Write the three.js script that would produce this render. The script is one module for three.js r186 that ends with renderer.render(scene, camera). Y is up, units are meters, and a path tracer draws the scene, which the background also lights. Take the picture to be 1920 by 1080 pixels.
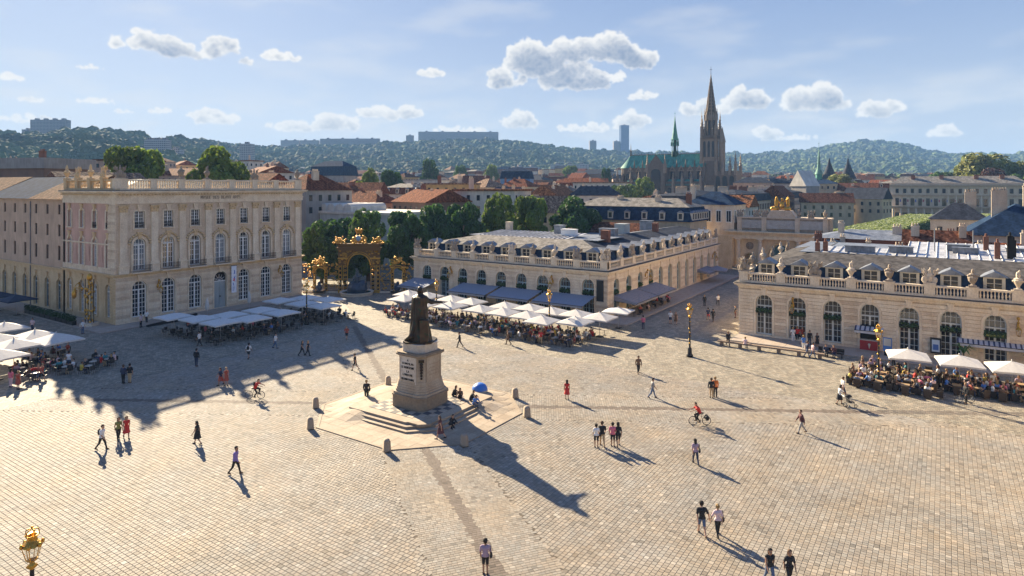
import * as THREE from 'three';
import { mergeGeometries } from 'three/addons/utils/BufferGeometryUtils.js';

// ---------- camera, sky, sun, exposure ----------
const scene = new THREE.Scene();
const YAW = Math.atan(810 / 1214);                       // the view turns left of the square's long axis (-z)
const camera = new THREE.PerspectiveCamera(2 * Math.atan(540 / 1214) * 180 / Math.PI, 1920 / 1080, 0.5, 9000);
camera.position.set(0, 18.8, 0);
camera.rotation.y = YAW;
camera.setViewOffset(1920, 1080, 0, 190, 1920, 1080);    // level camera with a fallen lens: verticals stay upright
camera.updateProjectionMatrix();
const SUN_AZ = 67.5 * Math.PI / 180, SUN_EL = 25.3 * Math.PI / 180;   // azimuth counted left of -z
const sunDir = new THREE.Vector3(-Math.sin(SUN_AZ) * Math.cos(SUN_EL), Math.sin(SUN_EL), -Math.cos(SUN_AZ) * Math.cos(SUN_EL));
const sun = new THREE.DirectionalLight(new THREE.Color().setRGB(1, 0.84, 0.6), 4.8);
sun.position.copy(sunDir).multiplyScalar(300).add(new THREE.Vector3(-50, 0, -60));
sun.target.position.set(-50, 0, -60);
sun.castShadow = true;
sun.shadow.mapSize.set(4096, 4096);
Object.assign(sun.shadow.camera, { left: -170, right: 170, top: 150, bottom: -150, near: 1, far: 900 });
scene.add(sun, sun.target);
const renderer = new THREE.WebGLRenderer({ antialias: true });
renderer.toneMapping = THREE.LinearToneMapping;
renderer.toneMappingExposure = 3.6;
const SKY_K = 1 / 3.6;                                   // the sky below is given as it shows in the photograph
renderer.shadowMap.enabled = true;
renderer.setSize(1024, 576);

// ---------- random numbers and noise ----------
function rng(seed) { let s = seed >>> 0; return () => { s = (s + 0x6D2B79F5) >>> 0; let t = Math.imul(s ^ (s >>> 15), 1 | s); t = (t + Math.imul(t ^ (t >>> 7), 61 | t)) ^ t; return ((t ^ (t >>> 14)) >>> 0) / 4294967296; }; }
const R = rng(20240517);
const rr = (a, b, r = R) => a + (b - a) * r();
const pick = (a, r = R) => a[Math.floor(r() * a.length)];
const clamp = (x, a = 0, b = 1) => Math.min(b, Math.max(a, x));
const sstep = (a, b, x) => { const t = clamp((x - a) / (b - a)); return t * t * (3 - 2 * t); };
const mix = (a, b, t) => a + (b - a) * t;
const PERM = (() => { const p = [...Array(256).keys()], r = rng(7); for (let i = 255; i > 0; i--) { const j = Math.floor(r() * (i + 1)); [p[i], p[j]] = [p[j], p[i]]; } return new Uint8Array([...p, ...p]); })();
const GR = Array.from({ length: 16 }, (_, i) => [Math.cos(i * Math.PI / 8), Math.sin(i * Math.PI / 8)]);
function noise2(x, y, per = 0) {                          // gradient noise, about -0.7..0.7; per: period for tiling textures
  const xi = Math.floor(x), yi = Math.floor(y), xf = x - xi, yf = y - yi, w = per ? (i) => ((i % per) + per) % per : (i) => i;
  const g = (ix, iy, dx, dy) => { const v = GR[PERM[(PERM[w(ix) & 255] + w(iy)) & 255] & 15]; return v[0] * dx + v[1] * dy; };
  const u = xf * xf * xf * (xf * (xf * 6 - 15) + 10), v = yf * yf * yf * (yf * (yf * 6 - 15) + 10);
  const a = g(xi, yi, xf, yf), b = g(xi + 1, yi, xf - 1, yf), c = g(xi, yi + 1, xf, yf - 1), d = g(xi + 1, yi + 1, xf - 1, yf - 1);
  return a + (b - a) * u + (c - a) * v + (a - b - c + d) * u * v;
}
function fbm(x, y, oct = 4, per = 0) { let s = 0, a = 1; for (let i = 0; i < oct; i++) { s += a * noise2(x, y, per); x *= 2; y *= 2; if (per) per *= 2; a *= 0.5; } return s; }

// ---------- sky: clear air and cumulus clouds, the same all the way round ----------
{
  const W = 4096, Hh = 2048, data = new Float32Array(W * Hh * 4), DEG = 180 / Math.PI, camAz = -YAW * DEG;
  // clouds: [azimuth from the view axis, elevation of the middle, half width, half height] in degrees
  const puffs = [[-29.25, 10.98, 2.57, 1.03], [-26.68, 10.51, 2.31, 0.73], [-24.18, 11.14, 1.27, 0.99], [-19.71, 10.71, 1.77, 0.56], [-22.26, 10.11, 0.65, 0.34], [1.89, 10.95, 2.4, 1.95], [5.41, 11.59, 2.4, 1.5], [8.9, 11.59, 2.6, 1.45], [11.41, 10.88, 1.5, 1.1], [-0.71, 9.26, 1.98, 1.01], [6.11, 9.3, 3.8, 1.4], [11.41, 7.82, 1.44, 0.49], [-7.14, 9.88, 1.31, 0.63], [19.92, 7.06, 2.06, 1.14], [16.52, 6.53, 2.14, 0.89], [24.76, 6.91, 2.59, 1.43], [29.79, 5.88, 1.68, 0.97], [-10.5, 6.38, 3.22, 0.82], [0.71, 5.74, 1.6, 0.93], [10.64, 5.64, 1.54, 1.01], [33.78, 3.99, 1.15, 0.55], [-15.65, 5.35, 2.66, 0.9], [-18.87, 4.99, 2.35, 0.62], [-24.76, 5.47, 2.05, 0.76], [-33.05, 8.79, 1.0, 0.23], [-36.55, 6.16, 0.86, 0.3], [-31.02, 5.68, 0.77, 0.24], [21.45, 4.38, 1.14, 0.7], [23.19, 3.98, 2.35, 0.35], [6.58, 5.14, 3.23, 0.56], [-28.53, 5.87, 0.88, 0.33], [-4.71, 4.93, 2.82, 0.46], [-36.55, 4.73, 2.51, 0.37], [-32.72, 6.33, 1.36, 0.31], [-35.5, 14.2, 1.2, 0.3], [-38, 7.6, 1.2, 0.35]];
  const r = rng(99);
  for (let az = 44; az < 316; ) {                         // the same kind of clouds over the rest of the sky
    const e = 4 + 11 * r() * r(), n = 1 + Math.floor(r() * 4), s = 0.5 + 0.14 * e * r();
    for (let k = 0; k < n; k++) puffs.push([az + k * s * 1.3 * (0.6 + r()), e + (r() - 0.5) * s * 0.7, s * (0.9 + r()), s * (0.45 + 0.4 * r())]);
    az += 4 + 7 * r();
  }
  const lobes = [];                                      // each cloud is heaped up from rounded heads over a flatter base
  for (const [a, e, w, h] of puffs) {
    const n = Math.round(5 + 4 * w / Math.max(0.4, h) + 3 * h);
    for (let k = 0; k < n; k++) { const x = (r() * 2 - 1) * 0.88, top = 1 - x * x, y = -0.45 + r() * (0.35 + 1.05 * top), q = h * (0.34 + 0.3 * r()) * (0.6 + 0.5 * top); lobes.push([a + x * w, e + y * h * 0.8, q * 1.25, q, Math.min(1, h)]); }
    lobes.push([a, e - 0.25 * h, w * 0.7, h * 0.5, Math.min(1, h)]);
  }
  const bins = Array.from({ length: 720 }, () => []);
  lobes.forEach((p) => { for (let a = Math.floor((p[0] - p[2] * 1.6) * 2 - 2); a <= (p[0] + p[2] * 1.6) * 2 + 2; a++) bins[((a % 720) + 720) % 720].push(p); });
  const billow = (x, y, o) => { let v = 0, m = 0, w = 1; for (let i = 0; i < o; i++) { v += w * (1 - 2.2 * Math.abs(noise2(x, y))); m += w; x = x * 2.03 + 7.1; y = y * 2.03 + 3.3; w *= 0.55; } return v / m; };
  const density = (a, e, o = 5) => {
    const list = bins[((Math.floor(a * 2) % 720) + 720) % 720];
    if (!list.length) return 0;
    const wx = 0.42 * noise2(a * 1.1 + 5, e * 1.2) + 0.2 * noise2(a * 3.1, e * 3.1 + 4), wy = 0.3 * noise2(a * 1.1 - 20, e * 1.2 + 9) + 0.16 * noise2(a * 3.3 + 2, e * 3.3);
    let f = 0, big = 0;
    for (const p of list) {
      let da = a - p[0]; if (da > 180) da -= 360; if (da < -180) da += 360;
      const dx = (da + wx * p[4]) / p[2], dy0 = (e - p[1] + wy * p[4]) / p[3], dy = dy0 < 0 ? dy0 * 1.15 : dy0, q = 1.15 - dx * dx - dy * dy;
      if (q > 0) { f += q * 0.8; big = Math.max(big, p[4]); }
    }
    if (f <= 0) return 0;
    return (Math.min(2.2, f) - 0.55 * (1 - billow(a * 1.5, e * 1.8, o)) - 0.05) * (0.55 + 0.45 * big);
  };
  for (let j = 0; j < Hh; j++) {
    const el = ((j + 0.5) / Hh * 180 - 90);
    for (let i = 0; i < W; i++) {
      const lon = ((i + 0.5) / W - 0.5) * 2 * Math.PI, ex = Math.max(el, 0);
      const dx = Math.cos(el / DEG) * Math.cos(lon), dz = Math.cos(el / DEG) * Math.sin(lon), dy = Math.sin(el / DEG);
      const cs = dx * sunDir.x + dy * sunDir.y + dz * sunDir.z;
      const h = Math.exp(-ex / 7.5), up = 1 - Math.exp(-Math.max(0, ex - 6) / 20);
      const glow = 0.22 * Math.exp((cs - 1) * 9) + 0.08 * Math.exp((cs - 1) * 2.2);
      let c0 = mix(0.34, 0.04, up) + 0.42 * h + glow, c1 = mix(0.51, 0.14, up) + 0.27 * h + glow * 0.97, c2 = mix(0.79, 0.47, up) - 0.03 * h + glow * 0.85;
      if (el > 2 && el < 40) {
        const az = Math.atan2(dx, -dz) * DEG - camAz, a = az < -45 ? az + 360 : az;
        const D = density(a, el);
        // thin high veil, streaked
        const veil = sstep(0.1, 0.9, fbm(a * 0.10 + 3, el * 0.35, 4) + 0.25) * 0.34 * sstep(2, 7, el) + 0.5 * sstep(0.0, 0.6, fbm(a * 0.16 + 40, el * 0.5, 5) + 0.08) * sstep(9.5, 4.5, el) * sstep(1, 3.5, el);
        c0 = mix(c0, 0.86, veil); c1 = mix(c1, 0.87, veil); c2 = mix(c2, 0.87, veil);
        if (D > 0) {
          const alpha = sstep(0, 0.42, D), far = sstep(8.5, 3.5, el);
          let tau = 0; for (let q = 1; q <= 3; q++) tau += Math.max(0, density(a - 0.28 * q, el + 0.42 * q, 3));   // the sun stands to the upper left, behind the clouds
          const lit = 0.66 * Math.exp(-0.3 * tau) + 0.5 * Math.exp(-1.5 * Math.max(0, D - 0.3)), t = clamp(lit * 1.3 - 0.2 + 0.42 * (billow(a * 1.7 + 31, el * 2.1, 4) - 0.35));
          const g0 = mix(0.30, 0.52, far), g1 = mix(0.37, 0.57, far), g2 = mix(0.5, 0.62, far);
          c0 = mix(c0, mix(g0, 1.02, t), alpha * 0.96); c1 = mix(c1, mix(g1, 1.0, t), alpha * 0.96); c2 = mix(c2, mix(g2, 0.95, t), alpha * 0.96);
        }
      }
      const k = (j * W + i) * 4;
      data[k] = c0 * SKY_K; data[k + 1] = c1 * SKY_K; data[k + 2] = c2 * SKY_K; data[k + 3] = 1;
    }
  }
  const sky = new THREE.DataTexture(data, W, Hh, THREE.RGBAFormat, THREE.FloatType);
  sky.mapping = THREE.EquirectangularReflectionMapping;
  sky.magFilter = sky.minFilter = THREE.LinearFilter;
  sky.needsUpdate = true;
  scene.background = sky;
  scene.environment = sky;
}
scene.fog = new THREE.FogExp2(new THREE.Color().setRGB(0.3, 0.56, 1.0), 0.00016);

// ---------- materials ----------
const lin = (r, g, b) => new THREE.Color().setRGB(r, g, b);
const TEX = {};
function tex(name, size, f, { srgb = false, tile = 1 } = {}) {      // f(u, v) -> grey or [r,g,b] in 0..1, tiling; tile: metres per repeat
  const px = new Uint8Array(size * size * 4);
  for (let j = 0; j < size; j++) for (let i = 0; i < size; i++) {
    const c = f(i / size, j / size), k = (j * size + i) * 4, a = Array.isArray(c);
    for (let n = 0; n < 3; n++) px[k + n] = clamp(a ? c[n] : c) * 255;
    px[k + 3] = 255;
  }
  const t = new THREE.DataTexture(px, size, size);
  t.wrapS = t.wrapT = THREE.RepeatWrapping; t.magFilter = THREE.LinearFilter; t.minFilter = THREE.LinearMipmapLinearFilter; t.generateMipmaps = true;
  if (srgb) t.colorSpace = THREE.SRGBColorSpace;
  t.repeat.set(1 / tile, 1 / tile); t.needsUpdate = true;
  return TEX[name] = t;
}
// grain maps multiply a material's own colour: patches, streaks of weather, fine grain
tex('stone', 512, (u, v) => { const b = fbm(u * 4, v * 4, 5, 4), f = fbm(u * 32, v * 32, 2, 32), s = fbm(u * 16 + 3, v * 2, 3, 16); const q = 0.945 + 0.07 * b + 0.07 * f + 0.07 * Math.min(0, s); return [q, q * (0.985 + 0.03 * b), q * (0.96 + 0.06 * b)]; }, { srgb: true, tile: 6 });
tex('plaster', 512, (u, v) => { const b = fbm(u * 3, v * 3, 5, 3), s = fbm(u * 20, v * 3, 3, 20); const q = 0.93 + 0.09 * b + 0.07 * s; return [q, q * 0.99, q * 0.97]; }, { srgb: true, tile: 8 });
tex('tiles', 256, (u, v) => { const row = Math.floor(v * 20), col = Math.floor(u * 16 + (row % 2) * 0.5), n = PERM[(PERM[row] + (col % 16)) & 255] / 255, e = (v * 20) % 1; const q = 0.55 + 0.42 * n + 0.2 * fbm(u * 4, v * 4, 3, 4) - (e < 0.2 ? 0.18 : 0); return [q, q * (0.93 + 0.07 * n), q * (0.9 + 0.1 * n)]; }, { srgb: true, tile: 5 });
tex('slate', 256, (u, v) => { const row = Math.floor(v * 24), col = Math.floor(u * 20 + (row % 2) * 0.5), n = PERM[(PERM[row + 9] + (col % 20)) & 255] / 255; const q = 0.72 + 0.2 * n + 0.2 * fbm(u * 5, v * 5, 4, 5); return [q, q, q]; }, { srgb: true, tile: 6 });
tex('zinc', 256, (u, v) => { const q = 0.82 + 0.2 * fbm(u * 4, v * 4, 4, 4) + 0.12 * fbm(u * 24, v * 6, 3, 24); return [q, q, q * 1.01]; }, { srgb: true, tile: 5 });
tex('cloth', 128, (u, v) => { const q = 0.92 + 0.05 * fbm(u * 6, v * 6, 3, 6) + 0.04 * Math.sin(u * 200) * Math.sin(v * 200); return [q, q, q]; }, { srgb: true, tile: 1.5 });
tex('grain', 256, (u, v) => 0.5 + 0.35 * fbm(u * 16, v * 16, 4, 16), { tile: 1 });
tex('rough', 256, (u, v) => 0.5 + 0.4 * fbm(u * 6, v * 6, 5, 6), { tile: 3 });
tex('patina', 256, (u, v) => { const s = fbm(u * 24, v * 3, 4, 24), b = fbm(u * 5, v * 5, 4, 5), q = 0.8 + 0.25 * s + 0.15 * b; return [q * 0.9, q, q * 0.97]; }, { srgb: true, tile: 12 });
tex('bronze', 256, (u, v) => { const b = fbm(u * 4, v * 4, 4, 4), g = sstep(0.15, 0.6, fbm(u * 7 + 2, v * 7, 3, 7)); return [0.8 + 0.2 * b - 0.35 * g, 0.8 + 0.2 * b + 0.1 * g, 0.8 + 0.2 * b]; }, { srgb: true, tile: 2 });
const MATS = {};
function mat(key, color, o = {}) {
  if (MATS[key]) return MATS[key];
  const { map, bump, bs = 0.01, phys, ...rest } = o, M = phys ? THREE.MeshPhysicalMaterial : THREE.MeshStandardMaterial;
  const m = new M({ color, roughness: 0.85, ...rest });
  if (map) m.map = TEX[map];
  if (bump) { m.bumpMap = TEX[bump]; m.bumpScale = bs; }
  m.name = key; m.side = THREE.DoubleSide;
  return MATS[key] = m;
}
const limestone = mat('limestone', lin(0.8, 0.67, 0.51), { map: 'stone', bump: 'grain', bs: 0.006 });
const limestoneB = mat('limestoneB', lin(0.68, 0.545, 0.41), { map: 'stone', bump: 'grain', bs: 0.006 });
const limestoneC = mat('limestoneC', lin(0.84, 0.72, 0.56), { map: 'stone', bump: 'grain', bs: 0.006 });
const goldstone = mat('goldstone', lin(0.72, 0.54, 0.32), { map: 'stone', bump: 'grain', bs: 0.008 });
const weathered = mat('weathered', lin(0.36, 0.3, 0.24), { map: 'stone', bump: 'rough', bs: 0.02 });
const palestone = mat('palestone', lin(0.66, 0.57, 0.46), { map: 'stone', bump: 'grain', bs: 0.004 });
const pinkplaster = mat('pinkplaster', lin(0.66, 0.42, 0.34), { map: 'plaster' });
const slate = mat('slate', lin(0.07, 0.078, 0.1), { map: 'slate', roughness: 0.65, phys: true, specularIntensity: 0.04, bump: 'slate', bs: 0.01 });
const slateblue = mat('slateblue', lin(0.035, 0.065, 0.125), { map: 'slate', roughness: 0.95, phys: true, specularIntensity: 0.04 });
const greyroof = mat('greyroof', lin(0.34, 0.315, 0.28), { map: 'slate', roughness: 0.75, phys: true, specularIntensity: 0.04, bump: 'slate', bs: 0.01 });
const zinc = mat('zinc', lin(0.74, 0.74, 0.74), { map: 'zinc', roughness: 0.45, metalness: 0.15 });
const lead = mat('lead', lin(0.3, 0.33, 0.37), { map: 'zinc', roughness: 0.5, metalness: 0.3 });
const whitewood = mat('whitewood', lin(0.74, 0.74, 0.72), { roughness: 0.6 });
const greywood = mat('greywood', lin(0.36, 0.42, 0.45), { roughness: 0.6, map: 'plaster' });
const glassDark = mat('glassDark', lin(0.018, 0.022, 0.028), { roughness: 0.06, phys: true, specularIntensity: 1, ior: 1.6 });
const glassBlind = mat('glassBlind', lin(0.16, 0.19, 0.22), { roughness: 0.08, phys: true, ior: 1.6 });
const iron = mat('iron', lin(0.02, 0.02, 0.022), { roughness: 0.5, metalness: 0.4 });
const gilt = mat('gilt', lin(0.56, 0.32, 0.065), { roughness: 0.42, metalness: 0.9, bump: 'grain', bs: 0.01 });
const brick = mat('brick', lin(0.23, 0.1, 0.065), { map: 'stone' });
const bronze = mat('bronze', lin(0.085, 0.055, 0.035), { map: 'bronze', roughness: 0.45, metalness: 0.55 });
const copper = mat('copper', lin(0.13, 0.42, 0.34), { map: 'patina', roughness: 0.7 });
const darkhole = mat('darkhole', lin(0.012, 0.011, 0.01), { roughness: 0.9 });
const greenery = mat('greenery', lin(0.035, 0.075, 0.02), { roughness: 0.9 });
const leafM = (k, r, g, b) => mat(k, lin(r, g, b), { roughness: 0.95, phys: true, transmission: 0.38, thickness: 0, vertexColors: true });

// ---------- geometry kit ----------
const V = (x, y, z) => new THREE.Vector3(x, y, z);
function metreUV(g) {                                    // uv in metres from the faces' own directions
  const p = g.attributes.position, n = g.attributes.normal, uv = new Float32Array(p.count * 2);
  for (let i = 0; i < p.count; i++) {
    const ax = Math.abs(n.getX(i)), ay = Math.abs(n.getY(i)), az = Math.abs(n.getZ(i));
    if (ay > ax && ay > az) { uv[2 * i] = p.getX(i); uv[2 * i + 1] = p.getZ(i); }
    else if (ax > az) { uv[2 * i] = p.getZ(i); uv[2 * i + 1] = p.getY(i); }
    else { uv[2 * i] = p.getX(i); uv[2 * i + 1] = p.getY(i); }
  }
  g.setAttribute('uv', new THREE.BufferAttribute(uv, 2));
  return g;
}
const clean = (g) => { const o = g.index ? g.toNonIndexed() : g; for (const k of Object.keys(o.attributes)) if (!['position', 'normal', 'uv'].includes(k)) o.deleteAttribute(k); return o; };
function bx(w, h, d, x = 0, y = 0, z = 0, ry = 0) {       // box standing on y, centred in x and z
  const g = new THREE.BoxGeometry(w, h, d); if (ry) g.rotateY(ry); g.translate(x, y + h / 2, z); return clean(g);
}
function lathe(pts, seg = 8, x = 0, y = 0, z = 0) { const g = new THREE.LatheGeometry(pts.map((p) => new THREE.Vector2(p[0], p[1])), seg); g.translate(x, y, z); return clean(g); }
function cyl(r0, r1, h, x = 0, y = 0, z = 0, seg = 8) { const g = new THREE.CylinderGeometry(r1, r0, h, seg); g.translate(x, y + h / 2, z); return clean(g); }
function rod(a, b, r0, r1 = r0, seg = 5) {               // tapered bar between two points
  const d = new THREE.Vector3().subVectors(b, a), L = d.length(), g = new THREE.CylinderGeometry(r1, r0, L, seg);
  g.translate(0, L / 2, 0); g.applyQuaternion(new THREE.Quaternion().setFromUnitVectors(V(0, 1, 0), d.normalize())); g.translate(a.x, a.y, a.z); return clean(g);
}
function ball(r, x, y, z, sx = 1, sy = 1, sz = 1, n = 7) { const g = new THREE.SphereGeometry(r, n, Math.max(4, n - 2)); g.scale(sx, sy, sz); g.translate(x, y, z); return clean(g); }
function tube(pts, r, seg = 5, n = 0) { return clean(new THREE.TubeGeometry(new THREE.CatmullRomCurve3(pts), n || pts.length * 3, r, seg)); }
function poly(pts, depth, bevel = 0, holes = []) {        // outline in x,y pushed out along z from 0 to depth
  const s = new THREE.Shape(pts.map((p) => new THREE.Vector2(p[0], p[1])));
  for (const h of holes) s.holes.push(new THREE.Path(h.map((p) => new THREE.Vector2(p[0], p[1]))));
  return clean(new THREE.ExtrudeGeometry(s, { depth, bevelEnabled: bevel > 0, bevelSize: bevel, bevelThickness: bevel, bevelSegments: 1, steps: 1, curveSegments: 8 }));
}
function tri(list) {                                      // flat faces from lists of corner points (convex, counter-clockwise)
  const p = [];
  for (const f of list) for (let k = 1; k + 1 < f.length; k++) p.push(...f[0], ...f[k], ...f[k + 1]);
  const g = new THREE.BufferGeometry(); g.setAttribute('position', new THREE.Float32BufferAttribute(p, 3)); g.computeVertexNormals(); return metreUV(g);
}
const join = (...gs) => { const l = gs.flat(9).filter(Boolean); return metreUV(l.length > 1 ? mergeGeometries(l) : l[0]); };
const move = (g, x, y, z, ry = 0) => { if (ry) g.rotateY(ry); g.translate(x, y, z); return g; };
const jit = (g, a, f = 3, seed = 0) => {                  // uneven carved surface
  const p = g.attributes.position;
  for (let i = 0; i < p.count; i++) { const x = p.getX(i), y = p.getY(i), z = p.getZ(i); p.setXYZ(i, x + a * noise2(y * f + seed, z * f), y + a * 0.6 * noise2(z * f, x * f + seed), z + a * noise2(x * f + 5 + seed, y * f)); }
  g.computeVertexNormals(); return g;
};

// ---------- objects ----------
const used = {};
function numbered(name) { const n = used[name] = (used[name] ?? -1) + 1; return n ? `${name}_${String(n).padStart(3, '0')}` : name; }
function tag(o, label, category, group, kind) { if (label) o.userData.label = label; if (category) o.userData.category = category; if (group) o.userData.group = group; if (kind) o.userData.kind = kind; return o; }
function thing(name, label, category, [x, y, z] = [0, 0, 0], turn = 0, group) {
  const o = new THREE.Group(); o.name = numbered(name); o.position.set(x, y, z); o.rotation.y = turn; scene.add(o); return tag(o, label, category, group);
}
function part(parent, name, geo, m) { const o = new THREE.Mesh(geo, m); o.name = name; o.castShadow = o.receiveShadow = true; parent.add(o); return o; }
function sub(parent, name, [x, y, z] = [0, 0, 0], turn = 0) { const o = new THREE.Group(); o.name = name; o.position.set(x, y, z); o.rotation.y = turn; parent.add(o); return o; }
function solo(name, geo, m, label, category, group, kind) { const o = new THREE.Mesh(geo, m); o.name = numbered(name); o.castShadow = o.receiveShadow = true; scene.add(o); return tag(o, label, category, group, kind); }
function copyOf(o, [x, y, z], turn, label, group) { const c = o.clone(); c.name = numbered(o.name.replace(/_\d{3}$/, '')); c.position.set(x, y, z); c.rotation.y = turn; c.userData = { ...o.userData }; if (label) c.userData.label = label; if (group) c.userData.group = group; scene.add(c); return c; }

// ---------- the ground: terrain rising to wooded hills, and the paved square ----------
const RIDGE = [[-60, 3.6], [-45, 3.8], [-38.34, 3.88], [-36.55, 3.79], [-34.36, 4.16], [-33.38, 4.41], [-32.05, 4.27], [-29.97, 4.08], [-28.53, 3.81], [-27.05, 3.86], [-25.15, 3.75], [-23.98, 3.45], [-22.79, 3.3], [-20.75, 3.26], [-18.24, 3.4], [-15.65, 3.54], [-12.99, 3.54], [-11.18, 3.74], [-9.36, 3.81], [-7.51, 4.02], [-4.71, 4.13], [-1.89, 4.14], [0.47, 3.96], [1.89, 3.77], [4.24, 3.43], [6.58, 3.23], [8.9, 3.07], [11.18, 2.91], [15.65, 2.82], [19.92, 2.66], [21.98, 2.67], [23.98, 2.8], [25.54, 3.06], [27.05, 3.36], [28.53, 3.48], [29.97, 3.43], [31.36, 3.14], [32.72, 2.62], [34.04, 2.35], [36.25, 2.24], [38.34, 2.15], [45, 2.3], [60, 2.8]];
const lerpT = (t, x) => { if (x <= t[0][0]) return t[0][1]; for (let i = 1; i < t.length; i++) if (x < t[i][0]) return mix(t[i - 1][1], t[i][1], (x - t[i - 1][0]) / (t[i][0] - t[i - 1][0])); return t[t.length - 1][1]; };
const RDIST = [[-60, 1300], [-38, 1250], [-28, 1300], [-22, 1800], [-10, 1900], [2, 1900], [10, 2200], [18, 2700], [30, 3000], [60, 3000]];
const polar = (aDeg, r) => { const a = YAW - aDeg * Math.PI / 180; return [-Math.sin(a) * r, -Math.cos(a) * r]; };     // aDeg: to the right of the view axis
const angOf = (x, z) => (YAW - Math.atan2(-x, -z)) * 180 / Math.PI;
function ridgeOf(a) { const e = Math.abs(a) > 60 ? 3 + 0.5 * Math.sin(a * 0.2) : lerpT(RIDGE, a), d = Math.abs(a) > 60 ? 2400 : lerpT(RDIST, a); return [18.8 + d * Math.tan(e * Math.PI / 180) - 15, d]; }   // the last metres are tree crowns
function terrainH(x, z) {
  const r = Math.hypot(x, z); let a = angOf(x, z); a = ((a + 180) % 360 + 360) % 360 - 180;
  const plain = 26 * sstep(170, 1100, r) - 0.35;
  const [h, d] = ridgeOf(a), foot = d * 0.56;
  const t = clamp((r - foot) / (d - foot));
  const lump = 14 * noise2(x / 260, z / 260) + 7 * noise2(x / 110 + 3, z / 110);
  const rise = (t < 1 ? Math.pow(t, 1.15) * (1.0 - 0.25 * t * (1 - t) * 4 * 0.3) : 1);
  let y = mix(plain, h, rise) + lump * sstep(0, 0.5, t) * sstep(1.0, 0.8, t);
  if (r > d) y = h - (r - d) * 0.03;
  return y;
}
{
  const rs = [0, 60, 120, 165, 200, 260, 330, 420, 520, 640, 760, 880]; for (let r = 960; r < 3900; r += 62) rs.push(r); rs.push(4300, 5200, 6800);
  const as = []; for (let a = -180; a < -48; a += 6) as.push(a); for (let a = -48; a < 48; a += 0.8) as.push(a); for (let a = 48; a <= 180; a += 6) as.push(a);
  const p = [], idx = [];
  for (const r of rs) for (const a of as) { const [x, z] = polar(a, r); p.push(x, r < 165 ? -0.35 : terrainH(x, z), z); }
  for (let i = 0; i + 1 < rs.length; i++) for (let j = 0; j + 1 < as.length; j++) { const k = i * as.length + j; idx.push(k, k + 1, k + as.length, k + 1, k + as.length + 1, k + as.length); }
  const g = new THREE.BufferGeometry(); g.setAttribute('position', new THREE.Float32BufferAttribute(p, 3)); g.setIndex(idx); g.computeVertexNormals(); metreUV(g);
  tex('fields', 256, (u, v) => { const q = 0.75 + 0.35 * fbm(u * 6, v * 6, 5, 6); return [q, q, q * 0.95]; }, { srgb: true, tile: 180 });
  solo('terrain', g, mat('terrain', lin(0.05, 0.075, 0.03), { map: 'fields', roughness: 1 }), 'wooded hills and valley floor behind the city', 'terrain', null, 'structure');
}
const MX = -36.8, MZ = -41.2;                              // the monument, middle of the square
const setM = mat('setts', lin(1, 1, 1), { roughness: 0.78, bump: 'grain', bs: 0.004, phys: true, specularIntensity: 0.6 });
const NEAR = { x0: -66, x1: 9, z0: -62, z1: -6 };
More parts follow.
